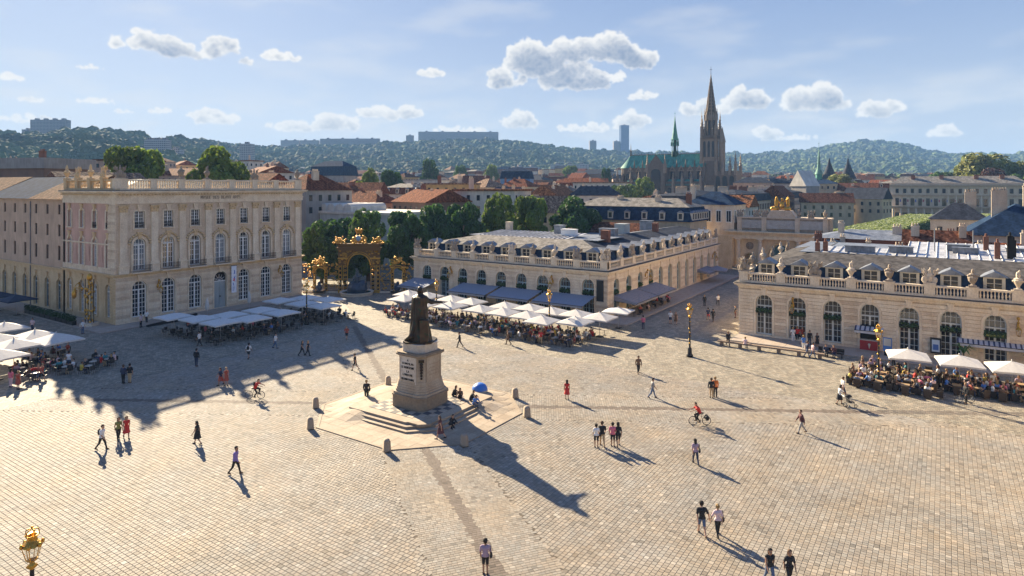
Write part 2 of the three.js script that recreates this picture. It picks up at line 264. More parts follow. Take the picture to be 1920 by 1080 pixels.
{
  // beyond NEAR the setts are too small to tell apart: the same stones as colour and relief
  const N = 1024, rows = 27, cols = 25;
  tex('settColor', N, (u, v) => {
    const row = Math.floor(v * rows), uu = u * cols + (row % 2) * 0.5 + 0.12 * Math.sin(row * 7.1), col = ((Math.floor(uu) % cols) + cols) % cols, fx = uu % 1, fy = (v * rows) % 1;
    const n = PERM[(PERM[row] + col) & 255] / 255, n2 = PERM[(PERM[row + 50] + col + 9) & 255] / 255, jt = Math.min(fx, 1 - fx) < 0.03 || Math.min(fy, 1 - fy) < 0.045;
    const q = (jt ? 0.5 : 0.80 + 0.2 * (n - 0.5)) * (1 + 0.12 * fbm(u * 5, v * 5, 4, 5));
    return [q, q * (0.92 + 0.03 * n2), q * (0.8 + 0.05 * n2)];
  }, { srgb: true, tile: 8 });
  tex('settBump', N / 2, (u, v) => {
    const row = Math.floor(v * rows), uu = u * cols + (row % 2) * 0.5 + 0.12 * Math.sin(row * 7.1), fx = uu % 1, fy = (v * rows) % 1;
    return 0.2 + 0.7 * sstep(0.02, 0.14, Math.min(fx, 1 - fx)) * sstep(0.04, 0.22, Math.min(fy, 1 - fy)) + 0.1 * noise2(u * 64, v * 64, 64);
  }, { tile: 8 });
  const sheet = (pts, y, name, m, turn) => {
    const s = new THREE.ShapeGeometry(new THREE.Shape(pts.map((q) => new THREE.Vector2(q[0], -q[1])))); s.rotateX(-Math.PI / 2); s.translate(0, y, 0); const g = metreUV(clean(s));
    if (turn) { const uv = g.attributes.uv; for (let i = 0; i < uv.count; i++) { const a = uv.getX(i); uv.setXY(i, uv.getY(i) + 1.3, a); } }
    return solo(name, g, m, null, null, null, 'structure');
  };
  const far = mat('settsFar', lin(0.435, 0.44, 0.445), { map: 'settColor', bump: 'settBump', bs: 0.012, roughness: 0.78, phys: true, specularIntensity: 0.6 });
  const bed = mat('jointbed', lin(0.12, 0.095, 0.07), { roughness: 0.95, map: 'stone' });
  const { x0, x1, z0, z1 } = NEAR, X0 = -190, X1 = 70, Z0 = -165, Z1 = 40;
  tag(sheet([[x0, z0], [x1, z0], [x1, z1], [x0, z1]], -0.014, 'square_bed', bed), 'dark joints between the pale setts of the square', 'ground');
  tag(sheet([[X0, Z0], [x0, Z0], [x0, Z1], [X0, Z1]], -0.002, 'square_paving', far, true), 'pale setts of the square before the museum', 'paving');
  tag(sheet([[x0, Z0], [X1, Z0], [X1, z0], [x0, z0]], -0.002, 'square_paving_north', far), 'pale setts of the square before the low pavilions', 'paving');
  tag(sheet([[x1, z0], [X1, z0], [X1, Z1], [x1, Z1]], -0.002, 'square_paving_east', far, true), 'pale setts at the right edge of the square', 'paving');
  tag(sheet([[x0, z1], [x1, z1], [x1, Z1], [x0, Z1]], -0.002, 'square_paving_south', far), 'pale setts below the viewpoint', 'paving');
  // diagonal drains: darker bands of setts beyond NEAR
  const darkFar = mat('settsDark', lin(0.29, 0.28, 0.28), { map: 'settColor', bump: 'settBump', bs: 0.012, roughness: 0.6 });
  const band = (a, b, w, y = 0.003) => { const dx = b[0] - a[0], dz = b[1] - a[1], L = Math.hypot(dx, dz), nx = -dz / L * w, nz = dx / L * w; return sheet([[a[0] + nx, a[1] + nz], [b[0] + nx, b[1] + nz], [b[0] - nx, b[1] - nz], [a[0] - nx, a[1] - nz]], y, 'drain_band', darkFar); };
  tag(band([-4.6, -62], [6, -68.3], 0.42), 'dark diagonal band of setts before the right terrace', 'paving');
  tag(band([-66, -60.8], [-88, -77], 0.42), 'dark diagonal band of setts towards the gilded gate', 'paving');
  tag(band([-35.2, -83], [-35.2, -150], 0.4), 'dark drain line along the left of the side street', 'paving');
  tag(band([-27, -78], [-27, -150], 0.4), 'dark drain line along the right of the side street', 'paving');

  // single setts
  const top = [], hw = 0.5, b = 0.46, hh = 0;              // unit stone: chamfered top, sides down to the bed
  const q = (a, c, d, e) => top.push([a, c, d, e]);
  const T = [[-b, hh, b], [b, hh, b], [b, hh, -b], [-b, hh, -b]], S = [[-hw, -0.008, hw], [hw, -0.008, hw], [hw, -0.008, -hw], [-hw, -0.008, -hw]];
  q(...T); for (let k = 0; k < 4; k++) q(S[k], S[(k + 1) % 4], T[(k + 1) % 4], T[k]);
  const unit = tri(top), ms = [], cs = [], m4 = new THREE.Matrix4(), qn = new THREE.Quaternion(), r = rng(5);
  const se = { p: [-36.8, -39.45], d: [0.809, 0.588] }, ne = { p: [-36.8, -42.5], d: [0.857, -0.515] };
  const off = (L, x, z) => -(x - L.p[0]) * L.d[1] + (z - L.p[1]) * L.d[0];
  const along = (L, x, z) => (x - L.p[0]) * L.d[0] + (z - L.p[1]) * L.d[1];
  const BW = 3.1, SW = 0.36;
  const zoneOf = (x, z) => {
    if (Math.abs(off(se, x, z)) < BW && Math.abs(along(se, x, z)) > 6.5) return 2;
    if (Math.abs(off(ne, x, z)) < BW && Math.abs(along(ne, x, z)) > 6.5) return 3;
    return Math.abs(z - MZ) > Math.abs(x - MX) * 0.66 ? 0 : 1;
  };
  const C = Math.cos(YAW), Sn = Math.sin(YAW);
  const zones = [[0, 0], [1, Math.PI / 2], [2, Math.atan2(se.d[0], se.d[1])], [3, Math.atan2(ne.d[0], ne.d[1])]];   // turn of each zone's rows
  for (const [zid, turn] of zones) {
    const ct = Math.cos(turn), st = Math.sin(turn), rw = zid > 1 ? 0.2 : 0.26, ext = 62;
    qn.setFromAxisAngle(V(0, 1, 0), turn);
    for (let v = -ext; v < ext; v += rw) {
      const wob = 0.02 * noise2(v * 0.8, zid * 9);
      for (let u = -ext + 0.3 * r(); u < ext; ) {
        const L = 0.2 + 0.15 * r(), uc = u + L / 2; u += L;
        const x = MX + 8 + uc * ct + v * st, z = MZ + 8 - uc * st + v * ct;
        if (x < NEAR.x0 || x > NEAR.x1 || z < NEAR.z0 || z > NEAR.z1) continue;
        if (zoneOf(x, z) !== zid) continue;
        if (Math.max(Math.abs(x - MX), Math.abs(z - MZ)) < 7.2 && Math.abs(x - MX) + Math.abs(z - MZ) < 11) continue;
        m4.compose(V(x, (r() - 0.5) * 0.006, z), qn, V(L - 0.017, 1, rw - 0.017 + wob * 0.2)); ms.push(m4.clone());
        let k = 0.9 + 0.27 * (r() - 0.5) + 0.17 * fbm(x * 0.22, z * 0.22, 4) + 0.1 * noise2(x * 1.3, z * 1.3); if (r() < 0.05) k *= 1.25; if (r() < 0.05) k *= 0.72;
        const w = r(), strip = (zid === 2 && Math.abs(off(se, x, z)) < SW) || (zid === 3 && Math.abs(off(ne, x, z)) < SW);
        const tn = 0.03 * noise2(x * 0.35 + 9, z * 0.35); cs.push(strip ? lin(0.17 * k, 0.135 * k, 0.108 * k) : lin((0.308 + tn) * k, (0.258 + 0.02 * w) * k, (0.2 + 0.03 * w - tn) * k));
      }
    }
  }
  // the 300 stones that show largest are single pieces, the rest one mass
  const bedO = scene.getObjectByName('square_bed'), dist = ms.map((m) => -Sn * m.elements[12] - C * m.elements[14]), side = ms.map((m, i) => Math.abs(C * m.elements[12] - Sn * m.elements[14]) / dist[i]), order = ms.map((_, i) => i).sort((p, q) => (dist[p] < 31 || side[p] > 0.78 ? 500 : 0) + dist[p] - (dist[q] < 31 || side[q] > 0.78 ? 500 : 0) - dist[q]), near = new Set(order.slice(0, 300)), rest = order.slice(300);
  near.forEach((i) => { const c = cs[i], tone = Math.round(c.r * 40), o = part(bedO, 'sett', unit, mat('sett' + tone, lin(tone / 40, tone / 40 * 0.85, tone / 40 * 0.66), { roughness: 0.78, bump: 'grain', bs: 0.004, phys: true, specularIntensity: 0.6 })); ms[i].decompose(o.position, o.quaternion, o.scale); });
  const setts = new THREE.InstancedMesh(unit, setM, rest.length);
  rest.forEach((i, n) => { setts.setMatrixAt(n, ms[i]); setts.setColorAt(n, cs[i]); });
  setts.name = 'sett_field'; setts.castShadow = setts.receiveShadow = true; setts.userData.kind = 'stuff'; bedO.add(setts);
  console.log('setts', ms.length);
}

// ---------- facade kit ----------
// a Face is a wall plane of a building: local x runs to the right as seen from outside, y up, z outwards; everything becomes a part of the building itself
class Face {
  constructor(th, x, y, z, turn) { this.th = th; this.o = V(x, y, z); this.t = turn; }
  at(x, y, z) { return V(x, y, z).applyAxisAngle(V(0, 1, 0), this.t).add(this.o); }
  put(o, x = 0, y = 0, z = 0, extra = 0) { o.position.copy(this.at(x, y, z)); o.rotation.y = this.t + extra; return o; }
  add(name, geo, m, x = 0, y = 0, z = 0) { return this.put(part(this.th, name, geo, m), x, y, z); }
  sub(name, x, y, z) { return this.put(sub(this.th, name), x, y, z); }
}
const geoCache = {};
const once = (k, f) => geoCache[k] ?? (geoCache[k] = f());
function arch(cx, w, yb, yt, rise, n = 10) {               // outline of an opening, counter-clockwise from the lower right
  const p = [[cx - w / 2, yb], [cx + w / 2, yb]], s = yt - rise;
  if (rise <= 0) return [...p, [cx + w / 2, yt], [cx - w / 2, yt]];
  for (let i = 0; i <= n; i++) { const a = Math.PI * i / n; p.push([cx + Math.cos(a) * w / 2, s + Math.sin(a) * rise]); }
  return p;
}
const halfAt = (o, y) => { const s = o.yt - o.rise; if (y < o.yb || y > o.yt) return 0; if (y <= s || !o.rise) return o.w / 2; const q = (y - s) / o.rise; return o.w / 2 * Math.sqrt(Math.max(0, 1 - q * q)); };
function wall(F, name, m, L, y0, y1, ops, depth = 0.6, a0 = 0) { return F.add(name, join(move(poly([[a0, y0], [L, y0], [L, y1], [a0, y1]], depth, 0, ops.map((o) => arch(o.x, o.w, o.yb, o.yt, o.rise).reverse())), 0, 0, -depth)), m); }
function courses(F, ms, L, y0, y1, h, ops, proud = 0.09, gap = 0.075, name = 'stone_course') {   // rusticated blocks: one long stone per pier and course
  let k = 0;
  for (let y = y0; y < y1 - 0.05; y += h) {
    const a = y + gap / 2, b = Math.min(y + h, y1) - gap / 2, ys = [a, (a + b) / 2, b];
    const cut = ops.filter((o) => ys.some((q) => halfAt(o, q) > 0) ).sort((p, q) => p.x - q.x);
    for (let i = 0; i <= cut.length; i++) {
      const Lf = cut[i - 1], Rt = cut[i], pts = [];
      for (const q of ys) pts.push([Rt ? Rt.x - halfAt(Rt, q) - (halfAt(Rt, q) ? 0.26 : 0) : L, q]);
      for (const q of ys.slice().reverse()) pts.push([Lf ? Lf.x + halfAt(Lf, q) + (halfAt(Lf, q) ? 0.26 : 0) : 0, q]);
      if (pts[0][0] - pts[5][0] < 0.15 || pts[2][0] - pts[3][0] < 0.02) continue;
      F.add(name, join(poly(pts, proud)), ms[k++ % ms.length], 0, 0, 0.001);
    }
  }
}
// a window with its frame and pane; style: rows and columns of glazing bars, transom height
function windowIn(F, o, { cols = 4, rows = 6, bar = 0.05, frame = 0.1, transom = 0, mull = 0.12, fm = whitewood, gm = glassDark, inset = 0.3, name = 'window', open } = {}) {
  const h = o.yt - o.yb, key = [o.w.toFixed(2), h.toFixed(2), o.rise, cols, rows, bar, transom, mull].join();
  const w = F.sub(name, o.x, o.yb, -inset);
  const fg = once('wf' + key, () => {
    const out = arch(0, o.w, 0, h, o.rise), inn = arch(0, o.w - 2 * frame, frame, h - frame, o.rise ? o.rise - frame : 0), gs = [poly(out, 0.08, 0, [inn.reverse()])];
    const oo = { ...o, yb: 0, yt: h, x: 0 }, s = h - o.rise;
    const vtop = (x) => o.rise ? s + o.rise * Math.sqrt(Math.max(0, 1 - (2 * x / o.w) ** 2)) : h;
    if (mull) gs.push(bx(mull, (transom || h) - frame, 0.1, 0, frame, 0.05));
    for (let c = 1; c < cols; c++) { const x = -o.w / 2 + o.w * c / cols; if (mull && Math.abs(x) < 0.05) { if (transom) gs.push(bx(bar, Math.max(0.1, vtop(x) - transom - 0.03), 0.06, x, transom, 0.04)); continue; } gs.push(bx(bar, Math.max(0.1, vtop(x) - 0.05), 0.06, x, 0.03, 0.04)); }
    for (let q = 1; q < rows; q++) { const y = h * q / rows, hw = halfAt(oo, y); if (hw > 0.1) gs.push(bx(hw * 2 - 0.06, bar, 0.055, 0, y, 0.04)); }
    if (transom) gs.push(bx(halfAt(oo, transom) * 2 - 0.04, 0.16, 0.11, 0, transom - 0.08, 0.05));
    return join(gs);
  });
  part(w, 'frame', fg, fm);
  part(w, 'pane', once('wp' + key, () => join(move(poly(arch(0, o.w, 0, h, o.rise), 0.02), 0, 0, -0.03))), gm);
  return w;
}
function surround(F, o, m, { w = 0.24, d = 0.1, key = true, sill = true, feet = true, km = m } = {}) {
  const out = arch(0, o.w + 2 * w, 0, o.yt - o.yb + w, o.rise ? o.rise + w : 0), inn = arch(0, o.w, feet ? -0.01 : 0, o.yt - o.yb, o.rise);
  const g = once('su' + [o.w, o.yt - o.yb, o.rise, w, d].map((q) => q.toFixed(2)).join(), () => {
    const a = out.slice(), b = inn.slice(), pts = [];     // a U turned over: outer line up and round, inner line back
    const oa = [a[1], ...a.slice(2), a[0]], ia = [b[1], ...b.slice(2), b[0]];
    for (const p of oa) pts.push(p); for (const p of ia.reverse()) pts.push(p);
    return join(poly(pts, d));
  });
  F.add('window_surround', g, m, o.x, o.yb, 0.003);
  if (key) F.add('keystone', once('key' + w, () => join(poly([[-0.2, -0.1], [0.2, -0.1], [0.32, 0.75], [-0.32, 0.75]], 0.2), poly([[-0.4, 0.7], [0.4, 0.7], [0.4, 0.85], [-0.4, 0.85]], 0.26))), km, o.x, o.yt, 0.004);
  if (sill) F.add('window_sill', once('sill' + o.w.toFixed(2), () => join(bx(o.w + 0.5, 0.16, 0.34, 0, -0.16, 0.02))), m, o.x, o.yb, 0);
}
function cornice(F, m, L, y, steps, name = 'cornice', x0 = 0, ends = 0) {   // steps: [height, how far it stands out], stacked from y upwards
  let yy = 0; const gs = steps.map(([h, d]) => { const g = bx(L + (ends ? 2 * d : 0), h - 0.002, d + 0.3, L / 2, yy, d / 2 - 0.15); yy += h; return g; });
  return F.add(name, join(gs), m, x0, y, 0);
}
const balusterG = lathe([[0.001, 0], [0.11, 0], [0.11, 0.06], [0.06, 0.1], [0.115, 0.3], [0.09, 0.45], [0.05, 0.62], [0.06, 0.7], [0.1, 0.76], [0.1, 0.84]], 6);
metreUV(balusterG);
function balustrade(F, m, L, y, marks, { h = 1.25, pw = 1.0, pitch = 0.3, z = -0.3, pm = m } = {}) {   // marks: middles of the piers
  F.add('balustrade_plinth', join(bx(L, 0.24, 0.5, L / 2, 0, 0)), m, 0, y, z);
  const ps = marks.map((p) => (Array.isArray(p) ? p : [p, pw]));
  for (const [x, w] of ps) F.add('balustrade_pier', once('bp' + w.toFixed(2) + h, () => join(bx(w, h - 0.24, 0.6, 0, 0.24, 0), bx(w + 0.12, 0.12, 0.72, 0, h, 0))), pm, x, y, z);
  const s = (h - 0.24 - 0.2) / 0.84;
  for (let i = 0; i + 1 < ps.length; i++) {
    const a = ps[i][0] + ps[i][1] / 2, b = ps[i + 1][0] - ps[i + 1][1] / 2, n = Math.max(2, Math.round((b - a) / pitch));
    F.add('balustrade_rail', join(bx(b - a - 0.004, 0.2, 0.46, (a + b) / 2, h - 0.2, 0)), m, 0, y, z);
    for (let k = 0; k < n; k++) { const o = F.add('baluster', balusterG, m, a + (b - a) * (k + 0.5) / n, y + 0.24, z); o.scale.set(1, s, 1); }
  }
}
const urnG = (() => { const g = join(bx(0.7, 0.16, 0.7), lathe([[0.001, 0.14], [0.28, 0.14], [0.14, 0.3], [0.18, 0.42], [0.42, 0.85], [0.46, 1.02], [0.34, 1.1], [0.4, 1.18], [0.2, 1.28], [0.12, 1.4]], 9), ball(0.3, 0, 1.55, 0, 0.7, 1.35, 0.7, 7), ball(0.16, 0.1, 1.86, 0.05, 0.7, 1.6, 0.7, 6), ball(0.13, -0.38, 0.95, 0.05, 1.2, 1, 0.8, 6), ball(0.13, 0.4, 0.92, 0, 1.2, 1, 0.8, 6)); return metreUV(jit(g, 0.07, 2.1)); })();
const urnG2 = (() => { const g = join(bx(0.72, 0.2, 0.72), lathe([[0.001, 0.16], [0.3, 0.16], [0.16, 0.34], [0.36, 0.62], [0.48, 1.0], [0.42, 1.14], [0.22, 1.2]], 9), ball(0.36, 0, 1.3, 0, 1, 0.6, 1, 7), ball(0.2, 0.02, 1.62, 0, 0.8, 1.7, 0.8, 6), ball(0.2, 0.34, 1.22, 0.1, 1, 0.8, 1, 6), ball(0.2, -0.33, 1.2, 0.1, 1, 0.8, 1, 6)); return metreUV(jit(g, 0.08, 1.7, 4)); })();
const trophyG = (() => { const r = rng(31), gs = [bx(1.2, 0.2, 0.7)]; gs.push(ball(0.42, 0, 0.72, 0, 0.85, 1.3, 0.7, 8), ball(0.2, 0, 1.4, 0.02, 0.9, 1.2, 0.9, 7), ball(0.1, 0.05, 1.68, -0.05, 0.6, 1.6, 1.4, 6)); for (let i = 0; i < 9; i++) { const s = i % 2 ? 1 : -1; gs.push(rod(V(s * 0.15, 0.3 + r() * 0.3, r() * 0.2), V(s * (0.5 + 0.35 * r()), 0.9 + r() * 1.0, -0.1 + 0.2 * r()), 0.05, 0.035, 4)); } for (const s of [-1, 1]) gs.push(ball(0.34, s * 0.48, 0.48, 0.12, 0.9, 1.1, 0.4, 7), bx(0.5, 0.42, 0.04, s * 0.55, 1.15, -0.05, s * 0.4)); return metreUV(jit(join(gs), 0.06, 2.3, 2)); })();
const railingG = (w, h = 0.95) => once('rail' + w + h, () => { const gs = [bx(w, 0.05, 0.05, 0, h - 0.05, 0), bx(w, 0.04, 0.04, 0, 0.06, 0), bx(w, 0.03, 0.03, 0, h * 0.78, 0)]; const n = Math.round(w / 0.16); for (let i = 0; i <= n; i++) gs.push(bx(0.028, h - 0.05, 0.028, -w / 2 + w * i / n, 0.04, 0)); for (let i = 0; i < n; i += 2) { const t = new THREE.TorusGeometry(0.1, 0.02, 3, 8); t.translate(-w / 2 + w * (i + 1) / n, h * 0.45, 0); gs.push(clean(t)); } return join(gs); });
// wall lantern on a gilded bracket
function wallLantern(x, y, z, turn, label) {
  const t = thing('wall_lantern', label, 'lantern', [x, y, z], turn, 'gilded lanterns on the facades');
  part(t, 'bracket', once('wlb', () => join(tube([V(0, 0.1, 0), V(0, 0.75, 0.3), V(0, 0.9, 0.75), V(0, 0.55, 0.95)], 0.05, 5, 14), tube([V(0, -0.45, 0), V(0, -0.2, 0.42), V(0, 0.45, 0.28), V(0, 0.85, 0.5)], 0.04, 5, 14), ball(0.16, 0, 0.95, 0.45, 1, 1.2, 1, 6), ball(0.13, 0, 0.1, 0.06, 1, 2.6, 1, 6), ball(0.12, 0, 0.5, 0.42, 1.2, 1, 1, 6))), gilt);
  part(t, 'lamp_glass', once('wlg', () => join(lathe([[0.16, -0.72], [0.27, -0.12]], 6, 0, 0, 0.95))), mat('lampglass', lin(0.9, 0.9, 0.88), { phys: true, transmission: 0.95, roughness: 0.05 }));
  part(t, 'lamp_cage', once('wlc', () => join(lathe([[0.3, -0.12], [0.2, 0.05], [0.08, 0.14], [0.1, 0.24], [0.001, 0.4]], 6, 0, 0, 0.95), lathe([[0.001, -0.86], [0.06, -0.82], [0.19, -0.72]], 6, 0, 0, 0.95), Array.from({ length: 6 }, (_, i) => { const a = (i / 6) * Math.PI * 2; return rod(V(Math.sin(a) * 0.17, -0.72, 0.95 + Math.cos(a) * 0.17), V(Math.sin(a) * 0.28, -0.12, 0.95 + Math.cos(a) * 0.28), 0.016, 0.016, 3); }))), gilt);
  return t;
}

// ---------- the three-storey museum on the left ----------
{
  const t = thing('museum_building', 'three-storey pale stone museum with arched windows, pilasters and roof balustrade', 'museum');
  const L = 30.4, D = 15.8, X = -93, Z = -43, stones = [limestone, limestoneB, limestoneC];
  const E = new Face(t, X, 0, Z, Math.PI / 2), S = new Face(t, X - D, 0, Z, 0);
  const bay = (k) => 3.1 + 4.033 * k;
  const g0 = [], g1 = [], g2 = [];
  for (let k = 0; k < 7; k++) { g0.push({ x: bay(k), w: k === 3 ? 2.1 : 1.95, yb: k === 3 ? 0.15 : 0.75, yt: 5.75, rise: k === 3 ? 1.05 : 0.98 }); g1.push({ x: bay(k), w: 1.7, yb: 7.15, yt: 11.65, rise: 0.85 }); g2.push({ x: bay(k), w: 1.35, yb: 13.0, yt: 15.45, rise: 0.12 }); }
  wall(E, 'ground_wall', limestone, L, 0, 6.5, g0);
  courses(E, stones, L, 0.0, 6.3, 0.42, g0);
  wall(E, 'upper_wall', limestoneB, L, 6.5, 16.5, [...g1, ...g2]);
  const s0 = [], s1 = [], s2 = []; for (let k = 0; k < 4; k++) { const x = 2.2 + 3.87 * k; s0.push({ x, w: 1.45, yb: 0.9, yt: 5.5, rise: 0.72 }); s1.push({ x, w: 1.35, yb: 7.7, yt: 11.6, rise: 0.68 }); s2.push({ x, w: 1.15, yb: 13.0, yt: 15.5, rise: 0.2 }); }
  wall(S, 'ground_wall', goldstone, D - 0.61, 0, 6.5, s0);
  wall(S, 'upper_wall', pinkplaster, D - 0.61, 6.5, 16.5, [...s1, ...s2]);
  S.add('quoin_pier', join(bx(1.9, 9.9, 0.1, D - 0.95, 6.55, 0.05)), limestone);
  courses(new Face(t, X - 1.95, 0, Z + 0.1, 0), stones, 1.93, 6.9, 16.3, 0.42, [], 0.06, 0.06, 'quoin_stone');
  courses(new Face(t, X - 1.5, 0, Z + 0.0, 0), [goldstone], 1.48, 0.1, 6.3, 0.42, [], 0.08, 0.06, 'quoin_stone');
  S.add('stone_band', join(bx(D - 2, 0.22, 0.08, (D - 2) / 2, 10.75, 0.04), bx(D - 2, 0.9, 0.07, (D - 2) / 2, 6.75, 0.035)), limestone);
  // core closes the block
  part(t, 'core', join(bx(D - 1.3, 18.0, L - 1.3, X - D / 2, 0, Z - L / 2)), darkhole);
  part(t, 'rear_wall', join(bx(0.6, 18.1, L, X - D + 0.3, 0, Z - L / 2), bx(D - 1.3, 18.1, 0.6, X - D / 2, 0, Z - L + 0.3)), limestoneB);
  for (let k = 0; k < 7; k++) {
    if (k === 3) {
      const d = E.sub('door', g0[3].x, 0.15, -0.35);
      part(d, 'door_leaf', join(bx(1.0, 3.95, 0.09, -0.515, 0, 0), bx(1.0, 3.95, 0.09, 0.515, 0, 0), [-0.515, 0.515].flatMap((x) => [bx(0.72, 1.2, 0.05, x, 0.25, 0.06), bx(0.72, 1.9, 0.05, x, 1.75, 0.06)])), greywood);
      part(d, 'fanlight', join(Array.from({ length: 7 }, (_, i) => { const a = Math.PI * i / 6; return rod(V(0, 4.1, 0), V(Math.cos(a) * 1.0, 4.1 + Math.sin(a) * 1.0, 0), 0.03, 0.03, 4); }), bx(2.1, 0.14, 0.12, 0, 3.98, 0), clean(new THREE.TorusGeometry(0.55, 0.03, 4, 12, Math.PI).translate(0, 4.1, 0))), whitewood);
      part(d, 'pane', join(move(poly(arch(0, 2.1, 3.9, 5.6, 1.05), 0.02), 0, 0, -0.06)), glassDark);
      part(d, 'handle', join(ball(0.09, 0.12, 1.7, 0.1, 1, 1.6, 1, 6)), iron);
    } else windowIn(E, g0[k], { cols: 4, rows: 8, transom: 3.75, mull: 0.2, frame: 0.12, bar: 0.055 });
    surround(E, g0[k], limestone, { w: 0.24, d: 0.11, sill: k !== 3 });
    windowIn(E, g1[k], { cols: 4, rows: 6, transom: 3.55, mull: 0.22, frame: 0.14, gm: k % 3 === 0 ? glassBlind : glassDark });
    surround(E, g1[k], limestone, { w: 0.3, d: 0.14, sill: false, km: goldstone });
    E.add('arch_moulding', once('mam', () => join(Array.from({ length: 12 }, (_, i) => { const a = Math.PI * (i + 0.5) / 12; return ball(0.2, Math.cos(a) * 1.42, Math.sin(a) * 1.42, 0.08, 1.2, 0.8, 0.8, 5); }))), goldstone, g1[k].x, 10.8, 0.05);
    E.add('balcony_slab', once('mbs', () => join(bx(2.7, 0.16, 0.75, 0, 0, 0.37))), limestone, g1[k].x, 6.86, 0.3);
    E.add('railing', railingG(2.5, 0.95), mat('rustyiron', lin(0.06, 0.04, 0.035), { roughness: 0.6 }), g1[k].x, 7.02, 0.95);
    windowIn(E, g2[k], { cols: 4, rows: 5, mull: 0.14 });
    surround(E, g2[k], limestone, { w: 0.2, d: 0.1 });
    E.add('railing', railingG(1.35, 0.8), iron, g2[k].x, 13.05, 0.02);
  }
  for (let k = 0; k < 4; k++) {
    windowIn(S, s0[k], { cols: 4, rows: 8, transom: 3.5, mull: 0.14 }); surround(S, s0[k], goldstone, { w: 0.26 });
    windowIn(S, s1[k], { cols: 4, rows: 7, transom: 3.1, mull: 0.14 }); surround(S, s1[k], limestoneC, { w: 0.26, km: goldstone });
    windowIn(S, s2[k], { cols: 3, rows: 5, mull: 0.1 }); surround(S, s2[k], limestoneC, { w: 0.24, km: goldstone });
    if (k > 1) S.add('railing', railingG(1.15, 0.8), iron, s2[k].x, 13.05, 0.1);
    if (k < 3) S.add('wall_panel', once('mwp', () => join(bx(0.7, 2.1, 0.04))), pinkplaster, s1[k].x + 1.93, 8.3, 0.05);
  }
  // giant order
  const pil = once('mpil', () => join(bx(0.95, 7.3, 0.22, 0, 0, 0.11), bx(1.15, 0.35, 0.32, 0, 0, 0.16)));
  const cap = once('mcap', () => metreUV(jit(join(bx(1.0, 0.8, 0.26, 0, 0, 0.13), bx(1.3, 0.16, 0.42, 0, 0.8, 0.21), ball(0.17, -0.48, 0.62, 0.3, 1, 1, 1, 6), ball(0.17, 0.48, 0.62, 0.3, 1, 1, 1, 6), ball(0.16, 0, 0.5, 0.3, 1.6, 1, 0.8, 6), ball(0.16, -0.3, 0.2, 0.28, 1, 1.3, 0.7, 6), ball(0.16, 0.3, 0.2, 0.28, 1, 1.3, 0.7, 6)), 0.03)));
  for (let k = 0; k <= 7; k++) {
    const x = k === 0 ? 0.95 : k === 7 ? L - 0.95 : bay(k) - 2.016;
    E.add('pilaster_pedestal', once('mpp', () => join(bx(1.25, 1.0, 0.42, 0, 0, 0.21), bx(1.4, 0.14, 0.52, 0, 0.96, 0.26))), limestoneC, x, 6.9, 0);
    E.add('pilaster', pil, k % 2 ? limestoneC : limestone, x, 7.98, 0); E.add('capital', cap, goldstone, x, 15.28, 0);
  }
  cornice(E, goldstone, L, 6.48, [[0.14, 0.12], [0.14, 0.3], [0.12, 0.42]], 'storey_band', 0, 1);
  cornice(S, goldstone, D, 6.482, [[0.14, 0.12], [0.14, 0.28], [0.12, 0.4]], 'storey_band');
  const top = [[0.5, 0.14], [0.22, 0.2], [0.6, 0.1], [0.16, 0.3], [0.14, 0.6], [0.14, 0.75]];
  cornice(E, limestoneC, L, 16.45, top, 'entablature', 0, 1); cornice(S, limestoneC, D, 16.452, top.map(([h, d]) => [h, d - 0.02]), 'entablature');
  for (let i = 0; i < 62; i++) E.add('dentil', once('dent', () => join(bx(0.22, 0.16, 0.24, 0, 0, 0.12))), goldstone, 0.35 + i * 0.486, 17.62, 0.3);
  for (let i = 0; i < 30; i++) S.add('dentil', once('dent'), goldstone, 0.35 + i * 0.49, 17.62, 0.28);
  E.add('carved_frieze_letters', textStrip('MVSEE DES BEAVX ARTS', 6.6, 0.42), weathered, L / 2, 16.98, 0.235);
  const gut = mat('darkstone', lin(0.1, 0.09, 0.085), { map: 'stone' });  // plain dark stone for the line on top of the cornice
  E.add('gutter', join(bx(L + 1.2, 0.1, 0.9, L / 2, 0, 0)), gut, 0, 18.2, 0.22); S.add('gutter', join(bx(D, 0.1, 0.9, D / 2, 0, 0)), gut, 0, 18.202, 0.2);
  const marks = [[0.7, 1.7]]; for (let k = 1; k < 7; k++) marks.push(bay(k) - 2.016); marks.push([L - 0.7, 1.4]);
  balustrade(E, limestoneC, L, 18.3, marks, { h: 1.5, pw: 0.9, pitch: 0.36 });
  balustrade(S, goldstone, D, 18.302, [[0.5, 0.9], 4.1, 7.97, 11.84, [D - 0.75, 1.4]], { h: 1.5, pw: 0.8, pitch: 0.42 });
  for (const x of [0.7, bay(2) - 2, bay(3) - 2, bay(5) - 2, L - 0.7]) E.add('urn', pick([urnG, urnG2, trophyG]), weathered, x, 19.92, -0.3);
  for (const x of [0.5, 4.1, 7.97, 11.84]) S.add('urn', pick([urnG, trophyG]), goldstone, x, 19.92, -0.3);
  const RX = X - D, back = [[RX + 0.6, 0], [X - 0.9, 0]];
